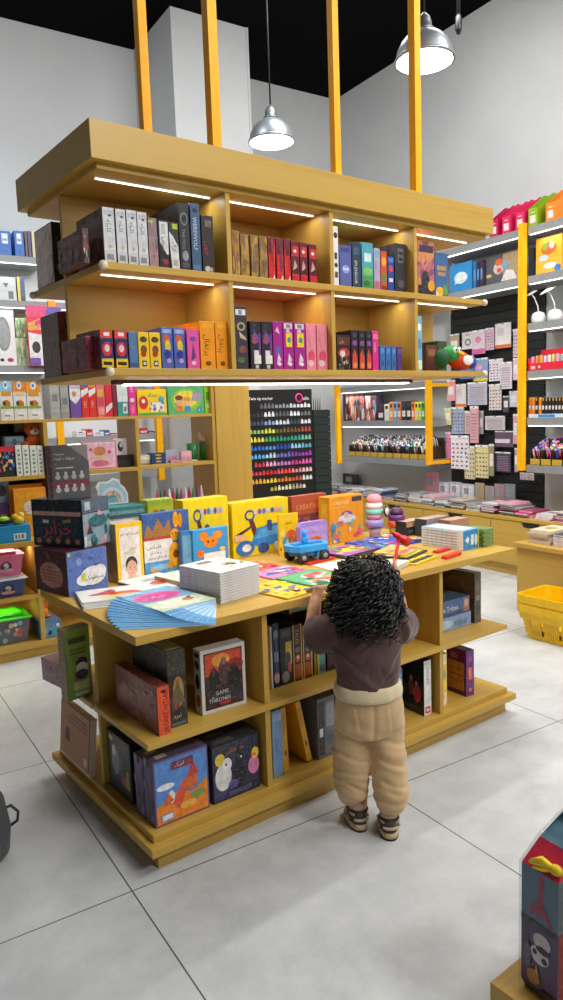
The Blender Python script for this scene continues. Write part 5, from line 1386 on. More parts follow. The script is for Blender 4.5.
for k, (u0, u1, v0, c, nm) in enumerate(((377.5, 384, 405, '#3a1c2a', 'maroon'), (384.4, 389, 404, '#e8dcc8', 'cream'), (389.3, 393, 402, '#e88a2c', 'orange'), (393.3, 397, 402, '#5aa0c8', 'sky blue'), (397.3, 401, 402, '#d86a3c', 'rust'), (401.4, 406, 401, '#2a2a2e', 'black'), (406.4, 411, 401, '#1c1c22', 'jet black'), (411.4, 414.5, 402, '#f0782c', 'bright orange'), (414.8, 418, 402, '#e8d42c', 'yellow'), (418.3, 421.2, 402, '#a8d83c', 'lime'), (421.5, 424.6, 402, '#4a9a3c', 'green'))):
    fb('marker_box', f'{nm} marker box standing on the left bay shelf under the strip light', 'box', u0, u1, v0, 421, 'x', XS + .07, .1, c, [('r', .15, .85, .2, .5, '#e0d8d0'), ('r', .2, .8, .7, .9, '#38343a')], wc, z0=1.2856)
# black panel with hanging sticker packs
pg = thing('pegboard', 'black slatted panel between two yellow posts carrying sticker packs', 'panel', (XW, 4.55, 0), 0)
m_ = MB()
for k in range(26):
    m_.box(-.022, -.003, -.53, .54, .50 + k * .072, .50 + k * .072 + .068, M('#1b1d1f', .6))
m_.build('slats', pg)
packs = [
    (462, 474, 332, 349, '#e4e2e4', 'white pack with grey round emblem', 'logo'), (472, 485, 330, 354, '#d9ccd8', 'lilac pack with pink base', 'pk'), (485.5, 494, 328, 350, '#d8b8cc', 'pink dotted pack', 'dot'), (495, 511, 323, 348, '#ece8e6', 'white pack with orange foot', 'of'),
    (449.5, 459, 334, 356, '#b8a888', 'tan pack behind the toy bird', 'pl'), (460, 474, 356, 379, '#5a78c0', 'blue pack beside the bird tail', 'dot'), (473, 488, 358, 381, '#8aa8d0', 'pale blue pack with yellow foot', 'yf'), (489, 503, 359, 381, '#e6e2e8', 'white pack with scattered letters', 'dot'), (500, 512, 362, 389, '#dcd6e0', 'lilac list pack', 'ln'), (513, 519, 329, 357, '#d8c8d0', 'pale rose pack half behind the post', 'dot'), (513, 518.5, 358, 380, '#e0c4d0', 'blush pack half behind the post', 'pl'),
    (447, 455, 380, 401, '#dc98a0', 'coral pack below the shelf end', 'pl'), (455.5, 466, 384, 407, '#e2dce0', 'white pack with orange foot below shelf end', 'of'), (467.5, 487, 382, 405, '#c0c0d0', 'silver grey fanned pack', 'ln'), (489, 501.5, 384, 410, '#e4d8d4', 'cream pack with dark hearts', 'dot'), (509, 518, 391, 407, '#d0d4dc', 'pale grey pack by the post', 'pl'), (503, 509, 396, 412, '#4a4c54', 'charcoal pack', 'pl'),
    (444.5, 451, 408, 425, '#d8d090', 'pale yellow pack at the left edge', 'pl'), (451.5, 464, 407, 434, '#a4b4d0', 'blue grey character pack', 'dot'), (464.5, 476, 411, 434, '#d8c0b8', 'peach pack with yellow head', 'ln'), (470, 478.5, 406, 443, '#e0a8b0', 'long pink narrow pack', 'ln'), (479, 483.5, 411, 434, '#a8acb4', 'grey sliver pack', 'pl'), (485, 505, 416, 430, '#d0ccd0', 'wide fanned grey pack', 'ln'), (513, 518, 414, 444, '#d8a8b0', 'rose pack low beside the post', 'pl'),
    (495, 514, 431, 447, '#6a5068', 'purple pack with white label', 'lb'), (446, 451, 432, 459, '#dc88a8', 'hot pink pack at the left edge', 'dot'), (451, 469, 435.5, 469, '#ece8ee', 'large white pack with violet marks', 'dot'), (464.5, 475, 446, 479, '#dcd4a8', 'yellow pack with black letters', 'dot'), (475.5, 488.5, 445, 478, '#e6dc9c', 'light yellow pack with teal letters', 'dot'), (489, 494, 444, 476, '#9a9470', 'olive pack edge', 'pl'), (495.5, 511, 452, 472, '#4a4258', 'violet dark pack', 'ln'), (514.5, 518, 448, 472, '#c8a0b0', 'mauve pack under the rose one', 'pl'), (520, 534, 473, 480, '#d4c8d0', 'short pale pack peeking below the lowest shelf', 'dot'),
]
for k, (u0, u1, v0, v1, c, lab, st) in enumerate(packs):
    rr = random.Random(300 + k)
    dots = [('e', .15 + .24 * (q % 4) + rr.uniform(-.04, .04), .1 + .13 * (q // 4), .07, .028, rr.choice(['#8a5aa0', '#c05a80', '#3a3a48', '#5a80b0', '#b89a4a'])) for q in range(24)]
    F_ = {'dot': dots, 'ln': [('r', .12, .88, .08 + .085 * q, .11 + .085 * q, rr.choice(['#a898b0', '#b88898', '#8890a8'])) for q in range(9)], 'of': [('r', 0, 1, 0, .14, '#e8783c'), ('r', .15, .6, .5, .8, '#d0ccd0')], 'yf': [('r', 0, 1, 0, .12, '#e8d84c'), ('e', .4, .6, .2, .12, '#e8a0b8')], 'logo': [('e', .5, .4, .26, .22, '#6a6a70'), ('e', .5, .4, .16, .13, '#e4e2e4'), ('r', .3, .7, .8, .86, '#8a8a90')], 'pk': [('r', 0, 1, 0, .22, '#d868a8'), ('e', .5, .6, .25, .14, '#e088b0')], 'lb': [('r', .0, .8, .25, .5, '#e4e0e4')], 'pl': [('r', .15, .85, .3, .7, '#f0e8ec')]}[st]
    F_ = list(F_) + [('r', 0, 1, .93, 1, '#f4f2f4'), ('e', .5, .965, .08, .018, '#1b1d1f')]
    xx = 5.135 - .012 * (k % 3) - (.02 if k in (1, 20, 27, 28) else 0)
    if k == len(packs) - 1:
        xx = 5.10
    fb('sticker_pack', lab + ' hanging on the black panel', 'sticker pack', u0, u1, v0, v1, 'x', xx, .010, c, F_, 'sticker packs on the black panel', gap=.004)
# low cabinets and the notebooks on them
cab = thing('drawer_cabinet', 'long low oak drawer cabinet along the right wall', 'cabinet', (4.95, 4.5, 0), 0)
o_ = (4.95, 4.5)
wy = WOOD('y')
wpart('carcass', cab, o_, (4.74, XW - .002, 2.7, YW - .002, .09, .462, wy), (4.72, XW - .002, 2.7, YW - .002, .462, .49, wy))
wpart('kick_board', cab, o_, (4.76, 4.79, 2.7, YW - .002, 0, .09, wy))
ye = YW - .2
k = 0
while ye > 2.8:
    y1 = max(2.71, ye - .82)
    d = wpart('drawer', cab, o_, (4.72, 4.739, y1 + .004, ye - .004, .095, .455, wy))
    yc = (y1 + ye) / 2
    m_ = MB(); m_.prism([(4.7195 - 4.95, yc - .09 - 4.5, .456), (4.7195 - 4.95, yc + .09 - 4.5, .456), (4.7195 - 4.95, yc + .065 - 4.5, .42), (4.7195 - 4.95, yc - .065 - 4.5, .42)], (-.001, 0, 0), M('#1a1612', .7)); m_.build('handle_cutout', d)
    ye -= .82
fan = random.Random(12)
ncol = ['#b8b4b8', '#e4e2e0', '#c8588a', '#8a8c90', '#2f2e34', '#d8d4d0', '#7a98b8', '#b09a90', '#e8a8b8', '#6a6c74', '#e03a8c', '#c8bca8', '#4a6a9c', '#a8506a', '#dcdce0']
nlab = ['silver', 'white', 'raspberry', 'grey', 'black', 'ivory', 'steel blue', 'taupe', 'blush', 'slate', 'hot pink', 'sand', 'denim', 'wine', 'pearl']
for s_ in range(20):
    y = 3.05 + s_ * .185
    nst = fan.choice([3, 4, 5, 6]) if s_ not in (5, 6) else 6
    z = .4906
    ci = fan.randint(0, 14)
    for k in range(nst):
        ci = (ci + fan.randint(1, 6)) % 15
        th = fan.uniform(.010, .022)
        c = ncol[ci]
        w_, d = fan.uniform(.125, .17), fan.uniform(.19, .25)
        o = carton('notebook', f'{nlab[ci]} notebook on the wall cabinet, layer {ORD[k]} of pile {ORD[s_]} from the near end', 'notebook', (w_, d, th), (4.76 + fan.uniform(-.02, .03), y + .165, z), -PI / 2 + fan.uniform(-.04, .04), c, T=[('r', .1, .9, .1, .9, c), ('r', .25, .75, .4, .6, fan.choice(ncol))] if k == nst - 1 else (), F=[('r', .02, .98, .25, .75, '#d8d6d4')], group='notebooks piled on the wall cabinet')
        z += th + .0006
# display of notebooks leaning on the wall at the cabinet back
for k, (u0, u1, v0, v1, c, lab) in enumerate(((426, 438, 472, 496, '#d88a98', 'pink'), (438.5, 449, 482, 498, '#c0c4cc', 'silver grid'), (449.4, 461, 482, 499, '#b4b8c0', 'pale grey'), (461.4, 474, 484, 499, '#c8ccd4', 'white and grey'), (475, 484, 483, 498, '#b8a070', 'tan'), (485, 494, 486, 500, '#a8a4a8', 'stone'), (494.4, 504, 484, 500, '#b08a90', 'dusty rose'), (504.4, 515, 484, 500, '#8a8c94', 'slate'), (343, 358, 474, 487, '#1c1e22', 'black framed'))):
    fb('planner', f'{lab} planner standing against the wall at the back of the cabinet', 'notebook', u0, u1, v0, v1, 'x', 5.06 if k < 8 else 5.12, .012, c, [('r', .1, .9, .1, .9, '#e0e0e4' if k in (1, 2, 3) else c), ('r', .2, .6, .5, .8, '#9aa0ac'), ('r', .48, .52, .05, .95, '#8a8c94')], 'planners standing at the wall', z0=.4906)
# ---- island table at the right edge, its goods and the baskets
isl = thing('island_table', 'oak panelled island table at the right edge behind the yellow baskets', 'table', (4.3, 2.6, 0), 0)
o_ = (4.3, 2.6)
wpart('side_panel', isl, o_, (3.885, 3.91, 1.2, 3.22, .02, .462, wy), (3.91, 4.55, 3.195, 3.22, .02, .462, wx))
wpart('tabletop', isl, o_, (3.865, 4.58, 1.2, 3.24, .462, .49, wy))
wpart('foot', isl, o_, (3.93, 4.5, 3.1, 3.18, 0, .02, M('#26241f', .6)))
fan = random.Random(31)
for k in range(4):
    o = carton('paper_pack', f'clear wrapped pack of cards on the island table corner, {("bottom", "second from bottom", "second from top", "top")[k]} one', 'paper pack', (.16, .24, .022), (3.93 + .012 * (k % 2), 3.16 + .01 * (k % 3), .4906 + .0228 * k), -PI / 2 + .05 * (k % 2), ('#c8b49c', '#d8d0c4', '#c4ac94', '#e0d4b8')[k], T=[('r', .1, .9, .1, .9, '#e8dcc0'), ('e', .5, .5, .25, .2, '#d8b03c'), ('e', .4, .45, .1, .12, '#c86a3c')] if k == 3 else (), group='packs on the island table')
for k in range(6):
    c, nm = (('#d8a8b8', 'pink'), ('#e4e0e4', 'white'), ('#c890b0', 'mauve'), ('#e8e4dc', 'cream'), ('#9a8ab8', 'lilac'), ('#3a3c48', 'navy'))[k]
    carton('notebook', f'{nm} notebook in the pile beside the wrapped packs on the island table', 'notebook', (.17, .24, .013), (3.93, 2.965 + .004 * (k % 3), .4906 + .0136 * k), -PI / 2, c, F=[('r', .02, .98, .2, .8, '#e0dcdc')], group='packs on the island table')
for k in range(5):
    c, nm = (('#7a9cc8', 'sky'), ('#c87ab0', 'orchid'), ('#8ac0b0', 'mint'), ('#4a6aa8', 'royal'), ('#8a9cb8', 'dusty blue'))[k]
    carton('notebook', f'{nm} notebook in the far pile at the back of the island table', 'notebook', (.2, .2, .014), (4.3, 3.12 + .004 * (k % 2), .4906 + .0146 * k), -PI / 2, c, F=[('r', .02, .98, .3, .7, '#d8dce4')], group='packs on the island table')


def basket(label, loc, rotz, grp):
    t = thing('shopping_basket', label, 'basket', loc, rotz, grp)
    ym = M('#f2c206', .32)
    W, D, Hh = .215, .15, .215                         # half sizes at the rim, height
    ins = .035
    m_ = MB()
    bm = m_.bm
    def rim(hw, hd, z, rad=.035, n=5):
        return [Vector((cx * (hw - rad) + rad * math.cos(a), cy * (hd - rad) + rad * math.sin(a), z)) for cx, cy, a0 in ((1, 1, 0), (-1, 1, PI / 2), (-1, -1, PI), (1, -1, 1.5 * PI)) for a in [a0 + PI / 2 * q / n for q in range(n + 1)]]
    def band(prs, m=ym):
        rs = [[bm.verts.new(p) for p in r_] for r_ in prs]
        fs = []
        for a, b in zip(rs, rs[1:]):
            for q in range(len(a)):
                fs.append(bm.faces.new((a[q], a[(q + 1) % len(a)], b[(q + 1) % len(b)], b[q])))
        m_._fin(fs, m)
        return rs
    def hw(z):
        return W - ins * (1 - z / Hh), D - ins * (1 - z / Hh)
    # solid upper band, slotted wall, solid foot and bottom
    b0, b1 = hw(.135), hw(Hh)
    band([rim(b0[0], b0[1], .135), rim(b1[0], b1[1], Hh), rim(b1[0] + .012, b1[1] + .012, Hh), rim(b1[0] + .012, b1[1] + .012, Hh - .05), rim(b1[0] + .004, b1[1] + .004, Hh - .05), rim(b1[0] + .002, b1[1] + .002, Hh - .09), rim(b0[0] + .006, b0[1] + .006, .135), rim(b0[0], b0[1], .135)])
    c0, c1 = hw(0), hw(.03)
    rs = band([rim(c1[0] - .003, c1[1] - .003, .03), rim(c0[0] - .003, c0[1] - .003, .004), rim(c0[0], c0[1], 0), rim(c1[0], c1[1], .03), rim(c1[0] - .003, c1[1] - .003, .03)])
    m_._fin([bm.faces.new([bm.verts.new(p) for p in rim(c0[0] - .003, c0[1] - .003, .004)])], ym)
    # slats between the slots
    for sx, n in ((1, 26), (0, 18)):
        for sg in (-1, 1):
            for q in range(n):
                t_ = (q + .5) / n * 2 - 1
                if q % 9 == 8:
                    continue
                for zz0, zz1 in ((.03, .135),):
                    l0, l1 = hw(zz0), hw(zz1)
                    if sx:
                        x0, x1 = t_ * (l0[0] - .02), t_ * (l1[0] - .02)
                        a, b = Vector((x0, sg * (l0[1] - .0015), zz0)), Vector((x1, sg * (l1[1] - .0015), zz1))
                        wv = Vector((.0052, 0, 0))
                    else:
                        y0_, y1_ = t_ * (l0[1] - .02), t_ * (l1[1] - .02)
                        a, b = Vector((sg * (l0[0] - .0015), y0_, zz0)), Vector((sg * (l1[0] - .0015), y1_, zz1))
                        wv = Vector((0, .0052, 0))
                    m_._fin([bm.faces.new([bm.verts.new(p) for p in (a - wv, a + wv, b + wv, b - wv)])], ym)
    for sg in (-1, 1):                                  # closed panels at the corners
        for sy in (-1, 1):
            l0, l1 = hw(.03), hw(.135)
            for a_, b_ in (((-.05, 0), (-.02, 0)),):
                m_._fin([bm.faces.new([bm.verts.new(p) for p in (Vector((sg * (l0[0] - .05), sy * l0[1], .03)), Vector((sg * (l0[0] - .008), sy * (l0[1] - .004), .03)), Vector((sg * (l1[0] - .008), sy * (l1[1] - .004), .135)), Vector((sg * (l1[0] - .05), sy * l1[1], .135)))])], ym)
                m_._fin([bm.faces.new([bm.verts.new(p) for p in (Vector((sg * l0[0], sy * (l0[1] - .05), .03)), Vector((sg * (l0[0] - .004), sy * (l0[1] - .008), .03)), Vector((sg * (l1[0] - .004), sy * (l1[1] - .008), .135)), Vector((sg * l1[0], sy * (l1[1] - .05), .135)))])], ym)
    m_.build('tub', t)
    m_ = MB(); m_.tube([(-W - .006, -.03, Hh - .01), (-W - .016, -.03, Hh - .03), (-W - .016, .03, Hh - .03), (-W - .006, .03, Hh - .01)], .006, ym); m_.build('grip', t)
    return t


bx, by = 3.645, 2.675
basket('lower yellow plastic shopping basket of the stack by the island table', (bx, by, .001), math.radians(-86), 'stacked yellow shopping baskets')
basket('upper yellow plastic shopping basket nested in the lower one', (bx, by, .058), math.radians(-86), 'stacked yellow shopping baskets')
# ================================================================== oak bookcase behind the table, on the left
YL_, YU = 4.37, 4.53
bc = thing('bookcase', 'oak two-depth bookcase standing behind the table on the left', 'bookcase', (1.0, 4.6, 0), 0)
o_ = (1.0, 4.6)
wp_ = lambda *a, **k: wpart(*a, **k)
wp_('plinth', bc, o_, (-1.2, 2.55, YL_ + .02, 4.9, 0, .06, wx))
wp_('bottom_board', bc, o_, (-1.2, 2.58, YL_ - .005, 4.92, .06, .10, wx))
wp_('ledge', bc, o_, (-1.2, 2.58, YL_ - .005, 4.92, .68, .71, wx))
wp_('lower_back', bc, o_, (-1.2, 2.58, 4.88, 4.90, .10, .68, wx))
for x in (.35, 1.02, 1.69, 2.3):
    wp_('lower_upright', bc, o_, (x - .014, x + .014, YL_, 4.88, .10, .68, wz))
wp_('lower_shelf', bc, o_, (-1.2, 1.006, YL_, 4.88, .36, .383, wx))
for x in (1.160, 1.752, 2.315):
    wp_('upper_upright', bc, o_, (x - .013, x + .013, YU, 4.88, .71, 1.70 if x > 2 else 1.402, wz))
wp_('upper_shelf', bc, o_, (-1.2, 1.147, YU, 4.88, 1.06, 1.083, wx))
wp_('upper_shelf', bc, o_, (1.173, 1.739, YU, 4.88, 1.065, 1.088, wx))
wp_('upper_shelf', bc, o_, (1.765, 2.302, YU, 4.88, 1.07, 1.093, wx))
wp_('top_shelf', bc, o_, (-1.2, 1.147, YU, 4.88, 1.402, 1.42, wx))
wp_('top_shelf', bc, o_, (1.147, 1.752, YU, 4.88, 1.402, 1.42, wx))
wp_('top_shelf', bc, o_, (1.752, 2.302, YU, 4.88, 1.402, 1.42, wx))
wp_('middle_shelf', bc, o_, (-1.2, 1.147, YU + .08, 4.88, 1.235, 1.25, wx))
wp_('upper_back', bc, o_, (-1.2, 1.147, 4.865, 4.88, .71, 1.402, M('#1b1c1f', .6)))
wp_('end_pillar', bc, o_, (2.328, 2.60, YU - .01, 4.88, .71, 1.70, wz))
l = bpy.data.lights.new('strip_light', 'AREA'); l.shape, l.size, l.size_y, l.energy, l.color = 'RECTANGLE', 1.0, .02, 2.5, (1, .9, .66)
o = bpy.data.objects.new('strip_light', l); C.objects.link(o); o.location = (.6, 4.5, .672)
l = bpy.data.lights.new('strip_light', 'AREA'); l.shape, l.size, l.size_y, l.energy, l.color = 'RECTANGLE', .6, .02, 1.5, (1, .9, .66)
o = bpy.data.objects.new('strip_light', l); C.objects.link(o); o.location = (.6, 4.5, .355)
TB, MBK = 'boxes and books on the bookcase top shelf', 'goods on the bookcase'
Z4, Z3, ZM, ZLg, ZB_ = 1.4206, 1.0886, 1.2506, .7106, .1006
chk = lambda top, side: [('r', .0, 1, .72, 1, top), ('e', .5, .9, .2, .1, '#e8eef0'), ('e', .5, .9, .1, .05, '#5a8ac8'), ('r', .1, .9, .62, .74, '#e8a040' if top != '#f0902c' else '#f0d8b0'), ('e', .5, .42, .3, .1, '#d87a2c'), ('e', .3, .44, .12, .06, '#5a3a28'), ('r', 0, 1, .3, .36, side), ('e', .5, .16, .36, .14, '#f2f2ee'), ('r', .3, .7, .1, .14, '#8a9ab0')]
for k, (u0, u1, t_, lab) in enumerate(((0, 13, '#9ccfe0', 'blue-topped white carton, first of three'), (13.5, 26.5, '#f0902c', 'orange-topped white carton with seal, second of three'), (27, 41, '#f0a030', 'orange-banded white carton, third of three'))):
    fb('carton', lab + ' on the bookcase left end', 'box', u0, u1, 381 + k * .5, 419, 'y', YU + .03, .12, '#f0eee8', chk(t_, '#8ab83c'), TB, z0=Z4)
bk = [(50, 60, 384, '#a8aaa8', 'shrink-wrapped grey book, first of the pair', [('r', .1, .9, .2, .9, '#b8bab6'), ('r', .2, .8, .5, .7, '#8a8c8a')]), (60.4, 69, 384, '#9a9c9a', 'shrink-wrapped grey book, second of the pair', [('r', .1, .9, .2, .9, '#b0b2ae'), ('r', .2, .8, .4, .6, '#80827f')]),
      (70, 81, 383.5, '#7a52a8', 'purple and white book', [('p', [(0, .55), (.5, .4), (1, .6), (1, .85), (0, .85)], '#ece8f0'), ('r', .0, 1, .85, 1, '#c8b8d8'), ('e', .4, .7, .2, .08, '#e8a040')]), (81.5, 88.8, 384, '#e0362c', 'red and white diagonal book, first of the pair', [('p', [(0, .6), (1, .75), (1, .9), (0, .8)], '#f0eeee'), ('r', 0, 1, .9, 1, '#4a6aa0'), ('d', 'ABC', .3, .5, .5, '#f0c8c0', .3)]), (89, 96.2, 384, '#e0362c', 'red and white diagonal book, second of the pair', [('p', [(0, .6), (1, .75), (1, .9), (0, .8)], '#f0eeee'), ('r', 0, 1, .9, 1, '#e8902c'), ('d', 'ABC', .3, .5, .5, '#f0c8c0', .3)]),
      (96.8, 105, 384, '#e06a70', 'coral book with picture squares', [('r', .15, .85, .62, .85, '#e8b04c'), ('r', .15, .85, .35, .58, '#d84a60'), ('r', .15, .85, .08, .3, '#f0a09c')]), (105.4, 112.3, 384, '#d8283c', 'crimson book with white wedge', [('p', [(0, .1), (1, .3), (1, .45), (0, .3)], '#f0ecec')]), (112.8, 117, 384, '#8a2438', 'narrow dark red book', []), (117.4, 128, 384, '#3f9a94', 'teal book with white upper panel', [('r', 0, 1, .45, 1, '#dce4e2'), ('r', .5, .9, .1, .4, '#e8ecec'), ('r', .55, .85, .15, .3, '#7a8a88')]), (128.6, 136, 384, '#e0388c', 'magenta book with white dot', [('e', .5, .5, .3, .07, '#f0d8e4'), ('r', .3, .7, .1, .35, '#f07ab4'), ('d', 'ART', .3, .95, .5, '#f4dce8', .3)])]
for (u0, u1, v0, c, lab, F_) in bk:
    fb('book', lab + ' on the bookcase top shelf', 'book', u0, u1, v0, 417, 'y', YU + .03, .18, c, F_, TB, z0=Z4)
fb('game_box', 'yellow game box with red figure on the bookcase top shelf', 'box', 137.5, 166.5, 389.5, 415, 'y', YU + .03, .06, '#f0d018', [('t', fa('مداد'), .35, .72, .22, '#3a2c6a', .5), ('e', .2, .5, .16, .26, '#d8382c'), ('e', .2, .56, .06, .08, '#f0e8e0'), ('r', .42, .92, .14, .5, '#ece8dc'), ('e', .82, .62, .1, .12, '#5aa0c8'), ('r', .02, .98, .0, .1, '#4aa050')] + scatter(400, 8, ['#4a8ac0', '#e87a2c', '#58a048', '#8a4a9c'], u=(.42, .92), v=(.15, .5), s=(.03, .07)), TB, z0=Z4)
fb('game_box', 'green game box with two children and badge on the bookcase top shelf', 'box', 168, 204, 386.5, 414, 'y', YU + .03, .06, '#58b070', [('e', .5, .5, .42, .42, '#8ac850'), ('e', .5, .55, .34, .3, '#f0d84c'), ('e', .3, .5, .1, .16, '#e8b090'), ('e', .3, .6, .11, .09, '#7a3a20'), ('e', .52, .46, .1, .15, '#e8b890'), ('e', .52, .56, .1, .08, '#d8a03c'), ('r', .22, .38, .1, .32, '#e8783c'), ('r', .45, .6, .1, .3, '#4a90d0'), ('p', [(.65, .5), (.9, .46), (.94, .76), (.7, .82)], '#a89ab0'), ('e', .86, .16, .08, .11, '#3a9aa8'), ('t', '2', .83, .1, .12, '#e8f0f0', .1)], TB, z0=Z4)
fb('book', 'lime green book at the right end of the bookcase top shelf', 'book', 204.6, 211.5, 386.5, 413, 'y', YU + .03, .12, '#98c828', [('r', .2, .8, .5, .8, '#58901c'), ('e', .5, .3, .3, .1, '#d8e8a0')], TB, z0=Z4)
# plush fox, white books, crates on the left bay
fx_ = at(33.5, 440, y=YU + .14)
t = thing('plush_fox', 'orange and white plush fox sitting on the bookcase middle shelf', 'plush toy', (fx_.x, YU + .14, ZM), 0)
orm = M('#e8702c', .85)
m_ = MB(); m_.ell((0, 0, .04), (.05, .04, .042), orm); m_.ell((-.055, -.02, .02), (.028, .03, .018), orm); m_.ell((.055, -.02, .02), (.028, .03, .018), orm); m_.build('body', t)
m_ = MB(); m_.ell((0, -.012, .11), (.058, .045, .045), orm); m_.ell((0, -.03, .1), (.036, .03, .028), M('#f0e8e0', .85)); m_.ell((0, -.062, .1), (.007, .006, .006), M('#1a1412', .5)); hd_ = m_.build('head', t)
for s_ in (-1, 1):
    m_ = MB(); m_.lathe([(.022, 0), (.012, .03), (0, .045)], orm, (s_ * .04, -.005, .14), 12, (s_ * .4, 0, 1)); m_.build('ear', hd_)
    m_ = MB(); m_.ell((s_ * .024, -.055, .118), (.006, .004, .007), M('#1a1412', .3)); m_.build('eye', hd_)
m_ = MB(); m_.ell((.06, .03, .05), (.03, .03, .05), M('#f0e8e0', .85)); m_.build('tail', t)
fb('toy_case', 'dusty blue carry case beside the plush fox', 'case', 4, 25, 436, 447, 'y', YU + .12, .1, '#7a9ab8', [('r', .1, .9, .6, .9, '#9ab4cc'), ('e', .5, .5, .1, .3, '#4a6a88')], MBK, z0=ZM, bev=.01)
fb('sticker_pack', 'pale green leaflet hanging behind the plush fox', 'leaflet', 14, 26, 421, 432, 'y', YU + .24, .01, '#a8b088', [('r', .2, .8, .3, .7, '#c8ccb0')], MBK)
fb('game_box', 'black game box with crowd picture and red top', 'box', -3, 15, 446.5, 476, 'y', YU + .03, .04, '#23242c', [('r', 0, 1, .82, 1, '#d8282c')] + scatter(410, 24, ['#e8a04c', '#d84a60', '#e8e4dc', '#4a8ac8', '#7a4aa0', '#e8d05c'], v=(.2, .8), s=(.04, .09)), MBK, z0=1.0836)
for k, (u0, u1) in enumerate(((16, 22.2), (23, 29.6), (30.6, 37.4), (37.8, 43.6))):
    fb('book', f'white book with green pattern under the plush fox, {ORD[k]} from the left', 'book', u0, u1, 445 + k * .2, 475, 'y', YU + .02, .05, '#e4e8e0', [('r', .3, .7, .08 + .14 * q, .16 + .14 * q, '#8ab0a0' if q % 2 else '#6a8a80') for q in range(6)], MBK, z0=1.0836)
# ledge of the left bay
fb('school_bag', 'purple and blue toy bag on the bookcase ledge', 'bag', -4, 11, 479, 540, 'y', YU + .1, .1, '#7a5aa8', [('r', 0, 1, .6, 1, '#8ab0d8'), ('r', .3, .7, .1, .4, '#c8b0e0'), ('e', .5, .8, .3, .1, '#4a4a60')], MBK, z0=ZLg, bev=.02)
fb('puzzle_box', 'orange puzzle box with figures on the ledge, rear one', 'box', 10, 44, 484, 520, 'y', YU + .06, .05, '#e88a1c', [('r', .06, .94, .1, .9, '#f0a02c'), ('e', .4, .5, .2, .2, '#e8d8b0'), ('e', .2, .7, .06, .06, '#3a6a9c')], MBK, z0=ZLg)
fb('puzzle_box', 'orange puzzle box with white bird on the ledge, front one', 'box', 14.5, 47, 488, 530, 'y', YU - .01, .05, '#f0981c', [('r', .05, .95, .08, .92, '#f2a82c'), ('e', .5, .6, .22, .14, '#e8e4e0'), ('t', fa('پازل'), .3, .55, .14, '#d83c5a', .4), ('e', .2, .3, .1, .1, '#5a7ab0'), ('e', .75, .3, .12, .12, '#e8603c')], MBK, z0=ZLg)
fb('toy_box', 'wide bright blue carton with white label at the ledge edge', 'box', -4, 31, 526, 543, 'y', YL_ + .01, .11, '#1f90c8', [('r', .5, .86, .12, .52, '#e0e8ec'), ('r', .54, .6, .2, .45, '#6a7a88'), ('r', .64, .68, .2, .45, '#6a7a88'), ('r', .72, .8, .2, .45, '#6a7a88')], MBK, z0=ZLg)
p = at(18, 520, y=YL_ + .06)
m_ = MB(); m_.ell((0, 0, .028), (.035, .03, .028), M('#e0b82c', .4)); m_.ell((-.02, -.01, .05), (.02, .02, .018), M('#d8a820', .4)); m_.ell((.02, .0, .055), (.018, .018, .018), M('#e8c84c', .4))
tag(m_.build('toy_duck', None, (p.x, YL_ + .06, at(18, 526, y=YL_).z)), 'yellow rubber toy lying on the bright blue carton', 'toy', MBK)
p = at(5, 520, y=YL_ + .06)
m_ = MB(); m_.ell((0, 0, .022), (.05, .03, .022), M('#1c2418', .4)); m_.ell((-.01, -.015, .036), (.03, .02, .016), M('#a8d82c', .4))
tag(m_.build('toy_car', None, (p.x, YL_ + .06, at(5, 526, y=YL_).z)), 'black and lime toy lying on the bright blue carton', 'toy', MBK)


def bin_(label, u0, u1, v0, v1, z0, y, col, lid, seed, see=False):
    a, b = at(u0, (v0 + v1) / 2, y=y), at(u1, (v0 + v1) / 2, y=y)
    w_, h = b.x - a.x, at((u0 + u1) / 2, v0, y=y).z - z0
    t = thing('storage_bin', label, 'storage bin', (a.x, y, z0), 0, 'plastic bins in the bookcase')
    m_ = MB()
    bm = m_.bm
    lo = [(.02, .02), (w_ - .02, .02), (w_ - .02, .23), (.02, .23)]
    hi = [(.0, .0), (w_, .0), (w_, .25), (.0, .25)]
    pts0, pts1 = [Vector((x, y_, 0)) for x, y_ in lo], [Vector((x, y_, h * .84)) for x, y_ in hi]
    v0_, v1_ = [bm.verts.new(p) for p in pts0], [bm.verts.new(p) for p in pts1]
    m_._fin([bm.faces.new((v0_[q], v0_[(q + 1) % 4], v1_[(q + 1) % 4], v1_[q])) for q in range(4)] + [bm.faces.new(v0_[::-1]), bm.faces.new(v1_)], M(col, .25))
    if not see:
        for (cx, cz, rx, rz, cc) in ((.5, .4, .16, .22, '#2a2430'), (.5, .45, .09, .12, '#e8e4e4'), (.5, .25, .2, .08, '#e0a0b8')):
            m_.poly([Vector((w_ * (cx + rx * math.cos(2 * PI * q / 16)), .018 - .02 * (cz + rz * math.sin(2 * PI * q / 16)) / .84 - .001, h * (cz + rz * math.sin(2 * PI * q / 16)))) for q in range(16)], cc)
    else:
        r = random.Random(seed)
        for q in range(16):
            cx, cz, rr_ = r.uniform(.12, .88), r.uniform(.14, .7), r.uniform(.03, .07)
            m_.poly([Vector((w_ * (cx + rr_ * math.cos(2 * PI * j / 10)), .018 - .02 * (cz + 1.6 * rr_ * math.sin(2 * PI * j / 10)) / .84 - .001 - .0002 * q, h * (cz + 1.6 * rr_ * math.sin(2 * PI * j / 10)))) for j in range(10)], r.choice(['#c8b898', '#7ab0b8', '#d8c83c', '#c84a4a', '#8a90a0', '#4a4a54', '#d8d4d0']))
    m_.build('tub', t)
    m_ = MB(); m_.box(-.012, w_ + .012, -.012, .262, h * .84, h * .9, M(lid, .3), .004); m_.box(.03, w_ - .03, .03, .22, h * .9, h, M(lid, .3), .006); m_.build('lid', t)
    return t


